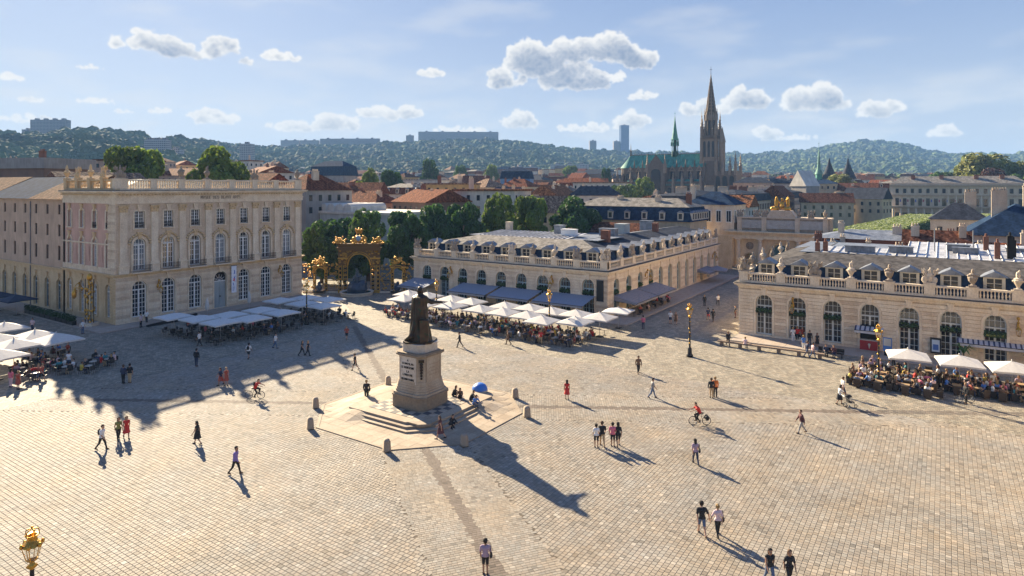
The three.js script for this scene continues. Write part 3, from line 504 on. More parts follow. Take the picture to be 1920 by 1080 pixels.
  part(t, 'roof', tri([[[RX + 0.8, 18.4, Z - 0.9], [X - 0.9, 18.4, Z - 0.9], [X - 5, 19.9, Z - 6], [RX + 4, 19.9, Z - 6]], [[X - 0.9, 18.4, Z - 0.9], [X - 0.9, 18.4, Z - L + 0.9], [X - 5, 19.9, Z - L + 6], [X - 5, 19.9, Z - 6]], [[X - 0.9, 18.4, Z - L + 0.9], [RX + 0.8, 18.4, Z - L + 0.9], [RX + 4, 19.9, Z - L + 6], [X - 5, 19.9, Z - L + 6]], [[RX + 0.8, 18.4, Z - L + 0.9], [RX + 0.8, 18.4, Z - 0.9], [RX + 4, 19.9, Z - 6], [RX + 4, 19.9, Z - L + 6]], [[RX + 4, 19.9, Z - 6], [X - 5, 19.9, Z - 6], [X - 5, 19.9, Z - L + 6], [RX + 4, 19.9, Z - L + 6]]]), slate);
  // things on the facade
  const ban = thing('museum_banner', 'tall white banner with red and blue figures hanging beside the museum door', 'banner', [X + 0.42, 2.2, Z - bay(4) + 2.0], Math.PI / 2);
  part(ban, 'cloth', join(bx(0.85, 4.2, 0.03)), bannerMat()); part(ban, 'pole', join(bx(1.0, 0.06, 0.06, 0, 4.2, 0)), iron);
  wallLantern(X + 0.1, 4.6, Z - bay(1) + 1.6, Math.PI / 2, 'gilded lantern bracket between the first two museum windows');
  wallLantern(X + 0.1, 4.6, Z - bay(6) + 1.7, Math.PI / 2, 'gilded lantern bracket near the far end of the museum');
  wallLantern(X - 9.4, 4.1, Z + 0.1, 0, 'gilded lantern bracket on the shaded side of the museum');
}
function textStrip(s, w, h) { return once('txt' + s, () => { const n = s.length, gs = [], cw = w / n; for (let i = 0; i < n; i++) { if (s[i] === ' ') continue; gs.push(...glyph(s[i], cw * 0.72, h).map((q) => move(q, -w / 2 + cw * (i + 0.5), 0, 0))); } return join(gs); }); }
function glyph(c, w, h) {                                  // plain stroke capitals
  const P = { M: [[0, 0, 0, 1], [0, 1, .5, .4], [.5, .4, 1, 1], [1, 1, 1, 0]], V: [[0, 1, .5, 0], [.5, 0, 1, 1]], S: [[1, .9, 0, .9], [0, .9, 0, .5], [0, .5, 1, .5], [1, .5, 1, .05], [1, .05, 0, .05]], E: [[0, 0, 0, 1], [0, 1, 1, 1], [0, .5, .8, .5], [0, 0, 1, 0]], D: [[0, 0, 0, 1], [0, 1, .8, .8], [.8, .8, .8, .2], [.8, .2, 0, 0]], B: [[0, 0, 0, 1], [0, 1, .9, .9], [.9, .9, .8, .5], [0, .5, .8, .5], [.8, .5, 1, .1], [1, .1, 0, 0]], A: [[0, 0, .5, 1], [.5, 1, 1, 0], [.2, .4, .8, .4]], X: [[0, 0, 1, 1], [0, 1, 1, 0]], R: [[0, 0, 0, 1], [0, 1, .9, .9], [.9, .9, .9, .5], [.9, .5, 0, .5], [.4, .5, 1, 0]], T: [[0, 1, 1, 1], [.5, 1, .5, 0]], L: [[0, 1, 0, 0], [0, 0, .9, 0]], I: [[.5, 0, .5, 1]], N: [[0, 0, 0, 1], [0, 1, 1, 0], [1, 0, 1, 1]], O: [[0, .1, 0, .9], [0, .9, 1, .9], [1, .9, 1, .1], [1, .1, 0, .1]], C: [[1, .95, 0, .9], [0, .9, 0, .1], [0, .1, 1, .05]], G: [[1, .95, 0, .9], [0, .9, 0, .1], [0, .1, 1, .05], [1, .05, 1, .5], [1, .5, .5, .5]], F: [[0, 0, 0, 1], [0, 1, 1, 1], [0, .5, .8, .5]], U: [[0, 1, 0, .05], [0, .05, 1, .05], [1, .05, 1, 1]] };
  return (P[c] || P.I).map(([a, b, d, e]) => { const dx = (d - a) * w, dy = (e - b) * h, L = Math.hypot(dx, dy), g = new THREE.BoxGeometry(L + h * 0.1, h * 0.13, 0.04); g.rotateZ(Math.atan2(dy, dx)); g.translate((a + d) / 2 * w - w / 2, (b + e) / 2 * h, 0); return clean(g); });
}
function bannerMat() {
  const cv = document.createElement('canvas'); cv.width = 64; cv.height = 320; const c = cv.getContext('2d');
  c.fillStyle = '#e4e6ee'; c.fillRect(0, 0, 64, 320);
  c.strokeStyle = '#3d63b8'; c.lineWidth = 7; for (const [x0, y0, x1, y1] of [[34, 50, 44, 95], [44, 60, 30, 100], [30, 130, 46, 160], [46, 120, 36, 170], [20, 200, 30, 235]]) { c.beginPath(); c.moveTo(x0, y0); c.lineTo(x1, y1); c.stroke(); }
  c.strokeStyle = '#c8324a'; for (const [x0, y0, x1, y1] of [[20, 150, 44, 172], [24, 180, 40, 150], [16, 168, 50, 186]]) { c.beginPath(); c.moveTo(x0, y0); c.lineTo(x1, y1); c.stroke(); }
  c.fillStyle = '#4a6aa8'; for (let i = 0; i < 5; i++) c.fillRect(14, 250 + i * 11, 30 - i * 3, 4);
  const tx = new THREE.CanvasTexture(cv); tx.colorSpace = THREE.SRGBColorSpace; tx.repeat.set(1 / 0.85, 1 / 4.2); tx.offset.set(0.5, 0);
  return new THREE.MeshStandardMaterial({ map: tx, roughness: 0.8 });
}
// the plain wing that continues the museum to the left
{
  const t = thing('street_wing_building', 'plain pale plaster wing with small windows left of the museum', 'building');
  const x1 = -108.9, L = 62, S = new Face(t, x1 - L, 0, -43.3, 0), plaster = mat('oldplaster', lin(0.62, 0.45, 0.33), { map: 'plaster' });
  const ops = [], gl = [];
  for (let k = 0; k < 14; k++) { const x = L - 2.05 - k * 4.12; for (const [yb, yt] of [[7.7, 9.9], [11.3, 13.1], [14.6, 16.1]]) ops.push({ x, w: 0.85, yb, yt, rise: 0.1 }); gl.push({ x, w: 1.5, yb: 0.3, yt: 4.9, rise: 0.75 }); }
  wall(S, 'upper_wall', plaster, L, 6.3, 16.7, ops); wall(S, 'ground_wall', goldstone, L, 0, 6.3, gl);
  for (const o of ops) { windowIn(S, o, { cols: 2, rows: 4, bar: 0.04, frame: 0.06, mull: 0, fm: mat('brownwood', lin(0.16, 0.1, 0.07)), inset: 0.22 }); }
  for (const o of gl) { windowIn(S, o, { cols: 2, rows: 5, transom: 3.6, fm: greywood }); surround(S, o, goldstone, { w: 0.22, sill: false }); }
  cornice(S, goldstone, L, 6.3, [[0.14, 0.14], [0.14, 0.3]], 'storey_band');
  cornice(S, plaster, L, 16.6, [[0.16, 0.16], [0.14, 0.36]], 'eaves');
  part(t, 'core', join(bx(L, 16.4, 11, x1 - L / 2, 0, -49.6)), darkhole);
  S.add('drainpipe', join(cyl(0.07, 0.07, 16.5, 0, 0, 0.09, 6)), lead, L - 12.2);
  const tiles = mat('warmtiles', lin(0.24, 0.13, 0.08), { map: 'tiles', bump: 'tiles', bs: 0.03, phys: true, specularIntensity: 0.04 });
  part(t, 'roof_tiles', tri([[[x1 - 12, 16.9, -42.8], [x1, 16.9, -42.8], [x1, 20.6, -50], [x1 - 12, 20.6, -50]], [[x1, 16.9, -42.8], [x1, 16.9, -57], [x1, 20.6, -50]]]), tiles);
  part(t, 'roof_zinc', tri([[[x1 - 30, 16.9, -42.8], [x1 - 12.02, 16.9, -42.8], [x1 - 12.02, 20.5, -50], [x1 - 30, 20.5, -50]]]), slateblue);
  part(t, 'roof', tri([[[x1 - L, 16.9, -42.8], [x1 - 30.02, 16.9, -42.8], [x1 - 30.02, 20.6, -50], [x1 - L, 20.6, -50]], [[x1, 16.9, -57], [x1 - L, 16.9, -57], [x1 - L, 20.55, -50], [x1, 20.55, -50]]]), tiles);
}

// ---------- the two low pavilions of the north side ----------
const PZ = -84.7;
const dormerKit = () => ({
  frame: once('dfr', () => join(poly([[-0.95, 0], [0.95, 0], [0.95, 1.35], [-0.95, 1.35]], 0.2, 0, [arch(0, 1.3, 0.15, 1.2, 0).reverse()]), bx(0.1, 1.05, 0.12, 0, 0.15, 0.02), bx(1.3, 0.06, 0.08, 0, 0.65, 0.02))),
  roof: once('dro', () => { const a = [[-1.2, 1.35, 0.35], [0, 2.0, 0.35], [1.2, 1.35, 0.35]], b = a.map(([x, y]) => [x, y, -1.9]); return tri([[a[0], a[2], a[1]], [a[0], a[1], b[1], b[0]], [a[2], b[2], b[1], a[1]], [a[0], b[0], b[2], a[2]]]); }),
  side: once('dsi', () => join(bx(1.86, 1.34, 1.4, 0, 0, -0.75))),
  pane: once('dpa', () => join(bx(1.34, 1.1, 0.02, 0, 0.13, 0.01))),
});
function dormer(F, x, y, z, m) { const k = dormerKit(), d = F.sub('dormer', x, y, z); part(d, 'dormer_cheeks', k.side, slate); part(d, 'dormer_frame', k.frame, m); part(d, 'dormer_roof', k.roof, lead); part(d, 'pane', k.pane, glassDark); }
function pavilion(x0, label, sideBays, opts) {
  const W = 37.0, t = thing('arcade_pavilion', label, 'pavilion'), stones = [limestoneC, limestone, limestoneC, limestoneB];
  const F = new Face(t, x0, 0, PZ, 0), mid = W / 2, ops = [];
  for (let k = 0; k < 9; k++) ops.push({ x: mid + (k - 4) * 3.86, w: 1.95, yb: opts.yb?.[k] ?? 0.35, yt: 5.35, rise: 0.975 });
  wall(F, 'front_wall', limestone, W, 0, 6.1, ops); courses(F, stones, W, 0, 5.95, 0.42, ops);
  const faces = [[F, W, ops, [mid + 0, 3.86]]];
  if (sideBays) {
    const Ls = 54.5, E = new Face(t, x0 + W, 0, PZ, Math.PI / 2), eo = [];
    for (let k = 0; k < sideBays; k++) eo.push({ x: 2.9 + k * 4.48, w: 1.9, yb: 0.2, yt: 5.35, rise: 0.95 });
    wall(E, 'side_wall', limestone, Ls, 0, 6.1, eo, 0.6, 0.61); courses(E, stones, Ls, 0, 5.95, 0.46, eo);
    faces.push([E, Ls, eo]);
  } else { const E = new Face(t, x0, 0, PZ - 30, -Math.PI / 2); wall(E, 'side_wall', limestone, 29.39, 0, 6.1, []); faces.push([E, 30, []]); }
  const darkStone = mat('darkstone', lin(0.1, 0.09, 0.085), { map: 'stone' });  // dark stone, forms the dark line above each cornice
  faces.forEach(([f, L, os], n) => {
    os.forEach((o, k) => {
      windowIn(f, o, { cols: 4, rows: 7, transom: 3.55, mull: 0.2, frame: 0.13, bar: 0.05, inset: 0.42, fm: mat('palewood', lin(0.55, 0.56, 0.52), { roughness: 0.6 }), ...(opts.win?.(n, k) || {}) });
      surround(f, o, limestoneC, { w: 0.24, d: 0.1, sill: false });
      if (opts.box?.(n, k)) { const b = f.sub('flower_box', o.x, 3.0, -0.12); part(b, 'trough', once('fbt', () => join(bx(1.9, 0.2, 0.3))), iron); part(b, 'foliage', once('fbf' + (k % 3), () => leafClump(1.85, 0.5, 0.45, 150, 40 + (k % 3))), leafM('boxleaf', 0.05, 0.11, 0.04)).position.set(0, 0.32, 0.05); }
    });
    cornice(f, limestoneC, L, 6.02, [[0.2, 0.1], [0.14, 0.24], [0.14, 0.46], [0.1, 0.56]], 'cornice', 0, n === 0 ? 1 : 0);
    f.add('gutter', join(bx(L + 0.8, 0.07, 0.6, L / 2, 0, 0)), darkStone, 0, 6.61, 0.24);
    const pitch = n ? 4.48 : 3.86, marks = [[0.55, 1.1]];
    if (os.length) for (let k = 0; k + 1 < os.length; k++) marks.push((os[k].x + os[k + 1].x) / 2); else for (let x = 6; x < L - 3; x += 6) marks.push(x);
    marks.push([L - 0.55, 1.1]);
    balustrade(f, limestoneC, L, 6.69, marks, { h: 1.25, pw: 1.05, pitch: n ? 0.42 : 0.31 });
    marks.forEach((p, i) => { const x = Array.isArray(p) ? p[0] : p; f.add(i % 3 === 2 || Array.isArray(p) ? 'trophy' : 'urn', i % 3 === 2 || Array.isArray(p) ? trophyG : i % 2 ? urnG : urnG2, i % 2 ? palestone : weathered, x, 8.06, -0.3); });
    if (os.length) os.forEach((o) => { dormer(f, o.x, 7.75, -1.5, mat('dormerwood', lin(0.66, 0.62, 0.52), { map: 'plaster' })); });
  });
  part(t, 'core', join(bx(W - 1.4, 6.4, opts.deep - 1.4, x0 + W / 2, 0.02, PZ - opts.deep / 2), sideBays ? bx(15, 6.4, 54.5 - opts.deep, x0 + W - 8.2, 0.02, PZ - opts.deep - (54.5 - opts.deep) / 2 + 0.6) : null), darkhole);
  part(t, 'rear_wall', join(bx(W - 0.2, 6.6, 0.3, x0 + W / 2 - 0.1, 0, PZ - opts.deep + 0.5), bx(0.3, 6.6, opts.deep - 1, sideBays ? x0 + 0.15 : x0 + W - 0.15, 0, PZ - opts.deep / 2)), limestoneB);
  const z0 = PZ, zr = PZ - opts.deep, xl = x0, xr = x0 + W, e = 1.1, m1 = 1.9, u = 8.2, Y = [6.7, 9.0, 10.25, 10.8];
  // steep lower slopes, then the low upper ones
  const lo = [[[xl + e, Y[0], z0 - e], [xr - e, Y[0], z0 - e], [xr - m1, Y[1], z0 - m1], [xl + m1, Y[1], z0 - m1]]];
  const zs = sideBays ? PZ - 54 : zr;
  lo.push([[xr - e, Y[0], z0 - e], [xr - e, Y[0], zs], [xr - m1, Y[1], zs], [xr - m1, Y[1], z0 - m1]], [[xl + e, Y[0], zr], [xl + e, Y[0], z0 - e], [xl + m1, Y[1], z0 - m1], [xl + m1, Y[1], zr]]);
  part(t, 'mansard_slope', tri(lo), slateblue);
  const up = [[[xl + m1 - 0.15, Y[1], z0 - m1 + 0.15], [xr - m1 + 0.15, Y[1], z0 - m1 + 0.15], [xr - u, Y[2], z0 - u], [xl + u, Y[2], z0 - u]], [[xl + m1 - 0.15, Y[1], zr], [xl + m1 - 0.15, Y[1], z0 - m1 + 0.15], [xl + u, Y[2], z0 - u], [xl + u, Y[2], zr]]];
  part(t, 'roof_slope', tri(up), opts.roof);
  part(t, 'side_roof_slope', tri([[[xr - m1 + 0.15, Y[1], z0 - m1 + 0.15], [xr - m1 + 0.15, Y[1], zs], [xr - u, Y[2], zs], [xr - u, Y[2], z0 - u]]]), slate);
  if (sideBays) part(t, 'wing_roof', tri([[[xr - u, Y[2], z0 - u], [xr - u, Y[2], zs], [xr - 16, Y[1], zs], [xr - 16, Y[1], z0 - u]]]), lead);
  // standing-seam zinc: one sheet per bay of the seams
  const n = Math.round((W - 2 * u) / opts.seam), a = xl + u, b = (sideBays ? xr - 11 : xr - 1.2), nn = Math.round((b - a) / opts.seam);
  for (let k = 0; k < nn; k++) { const q0 = a + (b - a) * k / nn, q1 = a + (b - a) * (k + 1) / nn - 0.03, zb = opts.zincBack(q0 - xl); const s = part(t, 'zinc_sheet', tri([[[q0, Y[2] + 0.012, z0 - u], [q1, Y[2] + 0.012, z0 - u], [q1, Y[2] + 0.012 + (u + zb) * 0 + zb * 0.07, z0 - u - zb], [q0, Y[2] + 0.012 + zb * 0.07, z0 - u - zb]], [[q0 - 0.02, Y[2], z0 - u + 0.02], [q0 + 0.07, Y[2] + 0.12, z0 - u + 0.02], [q0 + 0.07, Y[2] + 0.12 + zb * 0.07, z0 - u - zb], [q0 - 0.02, Y[2] + zb * 0.07, z0 - u - zb]]]), k % 5 === 3 ? mat('zincB', lin(0.6, 0.6, 0.61), { map: 'zinc', roughness: 0.5, metalness: 0.15 }) : zinc); }
  part(t, 'roof_deck', join(bx(W - 2 * u + 5, 0.1, opts.deep - u - 0.5, x0 + W / 2, Y[2] - 0.14, (z0 - u + zr) / 2)), lead);
  return t;
}
function leafClump(w, h, d, n, seed, size = 0.16, k0 = 0.75, k1 = 0.5) {     // leaf-sized faces spread through a box or ball
  const r = rng(seed), p = [], c = [];
  for (let i = 0; i < n; i++) {
    const x = (r() - 0.5) * w, y = (r() - 0.5) * h, z = (r() - 0.5) * d, a = r() * 6.3, b = r() * 6.3, s = size * (0.6 + 0.8 * r()), k = k0 + k1 * r();
    const u = V(Math.cos(a), Math.sin(b) * 0.6, Math.sin(a)).multiplyScalar(s), v = V(-Math.sin(a) * 0.5, 0.8, Math.cos(a) * Math.sin(b)).multiplyScalar(s * 0.6);
    p.push(x - u.x, y - u.y, z - u.z, x + v.x, y + v.y, z + v.z, x + u.x, y + u.y, z + u.z, x - u.x, y - u.y, z - u.z, x + u.x, y + u.y, z + u.z, x - v.x, y - v.y, z - v.z);
    for (let q = 0; q < 6; q++) c.push(k, k, k * 0.8);
  }
  const g = new THREE.BufferGeometry(); g.setAttribute('position', new THREE.Float32BufferAttribute(p, 3)); g.setAttribute('color', new THREE.Float32BufferAttribute(c, 3)); g.computeVertexNormals(); return g;
}
const pavL = pavilion(-77.1, 'long arcaded pavilion with grey roof, urns and blue-grey awnings behind the statue', 12, { deep: 19, roof: greyroof, seam: 0.85, zincBack: () => 7, yb: [2.9, 0.3, 0.3, 0.3, 0.3, 0.3, 0.3, 0.3, 0.3], win: (n, k) => ({ fm: mat('greenwood', lin(0.3, 0.4, 0.42), { roughness: 0.6 }) }), box: (n, k) => n === 0 || k < 4 });
const pavR = pavilion(-21.75, 'arcaded pavilion with urns, dormers and bright zinc roof at the right', 0, { deep: 26, roof: mat('greyroofB', lin(0.14, 0.13, 0.125), { map: 'slate', roughness: 0.75, phys: true, specularIntensity: 0.04, bump: 'slate', bs: 0.01 }), seam: 1.05, zincBack: (x) => (x < 17 ? 5.5 : 13), win: (n, k) => (k === 3 ? { rows: 5 } : {}), box: (n, k) => k !== 3 });
// hatches, vents and chimneys on the zinc
for (const [x, z, w, d, h] of [[-4.5, -95.5, 2.6, 1.0, 0.35], [1.5, -99.5, 2.4, 1.6, 0.6], [2.2, -97.4, 2.6, 0.8, 0.4], [7.5, -101, 2.2, 1.0, 0.3], [9.5, -97, 1.6, 0.9, 0.35], [-9, -94.4, 3.4, 0.9, 0.3]]) part(pavR, 'roof_hatch', join(bx(w, h + 0.5, d, x, 10.3, z), bx(w + 0.2, 0.08, d + 0.2, x, 10.82 + h, z)), lead);
for (const [x, z, h, m] of [[5.2, -94.6, 1.6, brick], [4.4, -101, 1.8, brick], [6.4, -95, 2.4, darkhole], [6.8, -96.5, 1.8, darkhole], [-13, -94, 0.9, brick], [-14, -94.3, 0.7, brick]]) part(pavR, 'roof_chimney', join(bx(0.55, h + 0.5, 0.55, x, 10.2, z), cyl(0.16, 0.13, 0.4, x, 10.7 + h, z, 6)), m);
for (const x of [3, -1]) part(pavR, 'vent_pipe', join(cyl(0.07, 0.07, 3, x, 10.4, -98, 5)), lead);
for (const [x, z, w, d, h, m] of [[-46, -96.5, 1.3, 1.0, 1.0, brick], [-53, -97, 2.6, 1.2, 0.9, whitewood], [-56, -99, 1.4, 1.6, 1.4, lead], [-49, -104, 3, 1.5, 0.8, lead], [-50, -112, 2, 2.4, 1.2, greywood], [-47, -121, 1.0, 1.0, 1.0, brick], [-52, -129, 2.6, 1.4, 1, lead], [-68, -101, 1.0, 1.0, 1.5, palestone]]) part(pavL, 'roof_housing', join(bx(w, h + 1, d, x, 9.6, z), bx(w + 0.14, 0.1, d + 0.14, x, 10.6 + h, z)), m);

// ---------- triumphal arch at the end of the side street ----------
{
  const t = thing('triumphal_arch', 'golden stone triumphal arch with weathered attic and statues closing the street', 'arch'), Z = -157, X0 = -41.2, W = 20.7;
  const F = new Face(t, X0, 0, Z, 0), c = W / 2 - 0.35;
  const ops = [{ x: c, w: 5.4, yb: 0, yt: 5.5, rise: 2.7 }, { x: c - 6.6, w: 2.5, yb: 0, yt: 3.2, rise: 1.25 }, { x: c + 6.6, w: 2.5, yb: 0, yt: 3.2, rise: 1.25 }];
  F.add('arch_wall', join(move(poly([[0, 0], [W, 0], [W, 7.2], [0, 7.2]], 6, 0, ops.map((o) => arch(o.x, o.w, o.yb - 0.0 + 0.001, o.yt, o.rise, 14).reverse())), 0, 0, -6)), mat('archstone', lin(0.84, 0.68, 0.46), { map: 'stone' }));
  ops.forEach((o, i) => surround(F, o, goldstone, { w: i ? 0.3 : 0.55, d: 0.2, key: false, sill: false }));
  for (const s of [-1, 1]) { F.add('medallion', once('med', () => join(clean(new THREE.TorusGeometry(0.75, 0.14, 5, 16)), ball(0.6, 0, 0, 0, 1, 1, 0.25, 10))), weathered, c + s * 6.6, 5.0, 0.1); }
  const col = once('ahcol', () => join(bx(1.3, 0.5, 1.3), lathe([[0.58, 0.5], [0.5, 0.7], [0.5, 3], [0.43, 5.9]], 14), lathe([[0.43, 5.9], [0.62, 6.55]], 10), bx(1.35, 0.2, 1.35, 0, 6.5, 0)));
  for (const x of [c - 9.0, c - 4.1, c + 4.1, c + 9.0]) F.add('column', col, limestoneC, x, 0, 0.85);
  cornice(F, mat('archstone'), W, 6.7, [[0.7, 1.5], [0.5, 1.25], [0.3, 1.7], [0.2, 2.0]], 'entablature', 0, 1);
  const aty = 8.42;
  F.add('attic_wall', join(bx(W - 0.8, 3.0, 4.2, W / 2, 0, -3)), weathered, 0, aty, 0);
  for (const [x, w] of [[c - 6.3, 4.6], [c, 6.2], [c + 6.5, 4.8]]) { F.add('relief_panel', once('rel' + w, () => { const g = new THREE.BoxGeometry(w, 1.9, 0.3, 26, 10, 1), p = g.attributes.position; for (let i = 0; i < p.count; i++) if (p.getZ(i) > 0) p.setZ(i, 0.12 + 0.2 * Math.abs(noise2(p.getX(i) * 2.2 + w, p.getY(i) * 2.2))); g.computeVertexNormals(); return metreUV(clean(g)); }), mat('marble', lin(0.5, 0.47, 0.44), { map: 'stone' }), x, aty + 1.6, -0.8); }
  for (const x of [c - 9.1, c - 3.6, c + 3.6, c + 9.4]) F.add('attic_pier', once('atp', () => join(bx(1.0, 3.0, 0.8), bx(1.2, 0.25, 1.0, 0, 3.0, 0))), limestoneB, x, aty, -0.8);
  F.add('attic_cornice', join(bx(W - 0.5, 0.3, 4.7, W / 2, 0, -3)), limestoneB, 0, aty + 3.0, 0);
  F.add('central_plinth', join(poly([[-3.2, 0], [3.2, 0], [2.2, 1.6], [-2.2, 1.6]], 2.6)), limestoneB, c, aty + 3.3, -3.6);
  const gild = metreUV(jit(join(ball(0.7, 0, 1.2, 0, 0.8, 1.4, 0.8, 9), ball(0.32, 0.1, 2.5, 0, 1, 1.2, 1, 8), rod(V(0.4, 1.9, 0), V(1.5, 2.9, 0.1), 0.2, 0.1), rod(V(-0.4, 1.8, 0), V(-1.3, 2.7, 0), 0.2, 0.12), ball(0.8, -1.5, 0.4, 0.2, 1.3, 0.8, 0.8, 8), ball(0.7, 1.2, 0.4, 0.2, 1.2, 0.8, 0.8, 8), ball(0.9, 1.3, 1.9, -0.2, 0.5, 1.5, 0.2, 7), ball(0.9, -1.2, 1.8, -0.2, 0.5, 1.6, 0.2, 7), rod(V(-2.4, -1.2, 0.3), V(-1.2, 0.6, 0.2), 0.5, 0.4, 6)), 0.16, 1.3));
  F.add('gilded_figure', gild, gilt, c, aty + 4.9, -2.3);
  for (const x of [c - 9.1, c - 5.4, c - 3.6, c + 3.8, c + 6.4, c + 9.3]) F.add('attic_statue', x % 2 < 1 ? trophyG : urnG2, weathered, x, aty + 3.3, -1.2);
  for (const x of [-1.5, W + 1.3]) F.add('end_pier', once('ahe', () => join(bx(2.6, 8.2, 4), bx(3.0, 0.4, 4.4, 0, 8.2, 0))), limestoneB, x, 0, -2.6);
}
// curved wall, lit, left of the arch
solo('curved_wall', join(bx(5, 7.4, 0.6, -42.6, 0, -150, 0.5), bx(5.6, 0.3, 0.9, -42.6, 7.4, -150, 0.5)), goldstone, 'sunlit yellow wall between the pavilion and the arch', 'wall');

// ---------- generic blocks ----------
function block(name, label, cat, { x, z, w, d, h, turn = 0, wallM, roofM, roof = 'hip', rise = 3, eave = 0.4, rows = [], cols = 0, sides = ['s', 'e'], win = [0.9, 1.5], chim = [], base = 0, group, dorm = 0, winM = glassDark, frame = false, upperM, pitch2 }) {
  const t = thing(name, label, cat, [x, base, z], turn, group);
  part(t, 'wall', join(bx(w, h, d)), wallM);
  const a = w / 2 + eave, b = d / 2 + eave;
  if (roof === 'gable') part(t, 'roof', tri([[[-a, h, b], [a, h, b], [a, h + rise, 0], [-a, h + rise, 0]], [[a, h, -b], [-a, h, -b], [-a, h + rise, 0], [a, h + rise, 0]], [[-a, h, -b], [-a, h, b], [-a, h + rise, 0]], [[a, h, b], [a, h, -b], [a, h + rise, 0]]].concat([[[-a, h - 0.02, b], [-a, h - 0.02, -b], [a, h - 0.02, -b], [a, h - 0.02, b]]])), roofM);
  if (roof === 'hip') { const q = Math.max(0.2, (w > d ? a - b * 0.9 : 0)), q2 = w > d ? 0 : b - a * 0.9; part(t, 'roof', tri([[[-a, h, b], [a, h, b], [q, h + rise, q2], [-q, h + rise, q2]], [[a, h, b], [a, h, -b], [q, h + rise, -q2], [q, h + rise, q2]], [[a, h, -b], [-a, h, -b], [-q, h + rise, -q2], [q, h + rise, -q2]], [[-a, h, -b], [-a, h, b], [-q, h + rise, q2], [-q, h + rise, -q2]], [[-q, h + rise, q2], [q, h + rise, q2], [q, h + rise, -q2], [-q, h + rise, -q2]]].filter((f) => true)), roofM); }
  if (roof === 'mansard') { const m = 0.9, y1 = h + rise * 0.62, a2 = a - m, b2 = b - m, q = Math.max(0.3, a2 - b2 * 0.8); part(t, 'mansard', tri([[[-a, h, b], [a, h, b], [a2, y1, b2], [-a2, y1, b2]], [[a, h, b], [a, h, -b], [a2, y1, -b2], [a2, y1, b2]], [[a, h, -b], [-a, h, -b], [-a2, y1, -b2], [a2, y1, -b2]], [[-a, h, -b], [-a, h, b], [-a2, y1, b2], [-a2, y1, -b2]]]), roofM); const e = 0.2; part(t, 'roof', tri([[[-a2 - e, y1, b2 + e], [a2 + e, y1, b2 + e], [q, h + rise, 0], [-q, h + rise, 0]], [[a2 + e, y1, b2 + e], [a2 + e, y1, -b2 - e], [q, h + rise, 0]], [[a2 + e, y1, -b2 - e], [-a2 - e, y1, -b2 - e], [-q, h + rise, 0], [q, h + rise, 0]], [[-a2 - e, y1, -b2 - e], [-a2 - e, y1, b2 + e], [-q, h + rise, 0]]]), upperM || roofM); }
  if (roof === 'flat') part(t, 'roof', join(bx(w + 2 * eave, rise, d + 2 * eave, 0, h, 0)), roofM);
  const wg = once('bw' + win.join(), () => join(bx(win[0], win[1], 0.12))), fg = once('bwf' + win.join(), () => join(bx(win[0] + 0.3, 0.16, 0.18, 0, -0.16, 0), bx(0.14, win[1], 0.14, -win[0] / 2 - 0.07, 0, 0), bx(0.14, win[1], 0.14, win[0] / 2 + 0.07, 0, 0), bx(win[0] + 0.28, 0.16, 0.16, 0, win[1], 0), bx(0.07, win[1], 0.14, 0, 0, 0.01)));
  for (const s of sides) {
    const L = s === 's' || s === 'n' ? w : d, n = Math.max(1, cols ? Math.round(cols * L / w) : Math.floor(L / 2.8));
    for (const y of rows) for (let k = 0; k < n; k++) {
      const u = -L / 2 + L * (k + 0.5) / n, o = part(t, 'window', wg, winM);
      if (s === 's') o.position.set(u, y, d / 2 + 0.0); if (s === 'n') o.position.set(u, y, -d / 2); if (s === 'e') { o.position.set(w / 2, y, u); o.rotation.y = Math.PI / 2; } if (s === 'w') { o.position.set(-w / 2, y, u); o.rotation.y = Math.PI / 2; }
      if (frame) { const f = part(o, 'frame', fg, whitewood); f.position.z = 0.02; }
    }
    if (dorm && (s === 's' || s === 'e')) for (let k = 0; k < dorm; k++) {
      const u = -L / 2 + L * (k + 0.5) / dorm, o = sub(t, 'dormer');
      part(o, 'dormer_frame', once('bdf', () => join(bx(1.3, 1.7, 1.6, 0, 0, -0.5))), mat('dormerpale', lin(0.6, 0.55, 0.45))); part(o, 'pane', once('bdp', () => join(bx(0.8, 1.2, 0.05, 0, 0.25, 0.31))), glassDark); part(o, 'dormer_roof', once('bdr', () => tri([[[-0.85, 1.68, 0.5], [0.85, 1.68, 0.5], [0, 2.2, 0.5]], [[-0.85, 1.68, 0.5], [0, 2.2, 0.5], [0, 2.2, -1.6], [-0.85, 1.68, -1.6]], [[0.85, 1.68, 0.5], [0.85, 1.68, -1.6], [0, 2.2, -1.6], [0, 2.2, 0.5]]])), lead);
      if (s === 's') o.position.set(u, h + 0.35, d / 2 + 0.12); else { o.position.set(w / 2 + 0.12, h + 0.35, u); o.rotation.y = Math.PI / 2; }
    }
  }
  for (const [cx, cz, ch, cw = 0.9] of chim) { const o = part(t, 'chimney', once('chm' + ch + cw, () => join(bx(cw, ch, 0.7), bx(cw + 0.14, 0.14, 0.84, 0, ch, 0), ...Array.from({ length: Math.max(1, Math.round(cw / 0.4)) }, (_, i, a, n = Math.max(1, Math.round(cw / 0.4))) => cyl(0.12, 0.1, 0.5, -cw / 2 + cw * (i + 0.5) / n, ch + 0.13, 0, 5)))), pick([brick, limestoneB, palestone])); o.position.set(cx, h + rise * 0.35, cz); }
  return t;
}
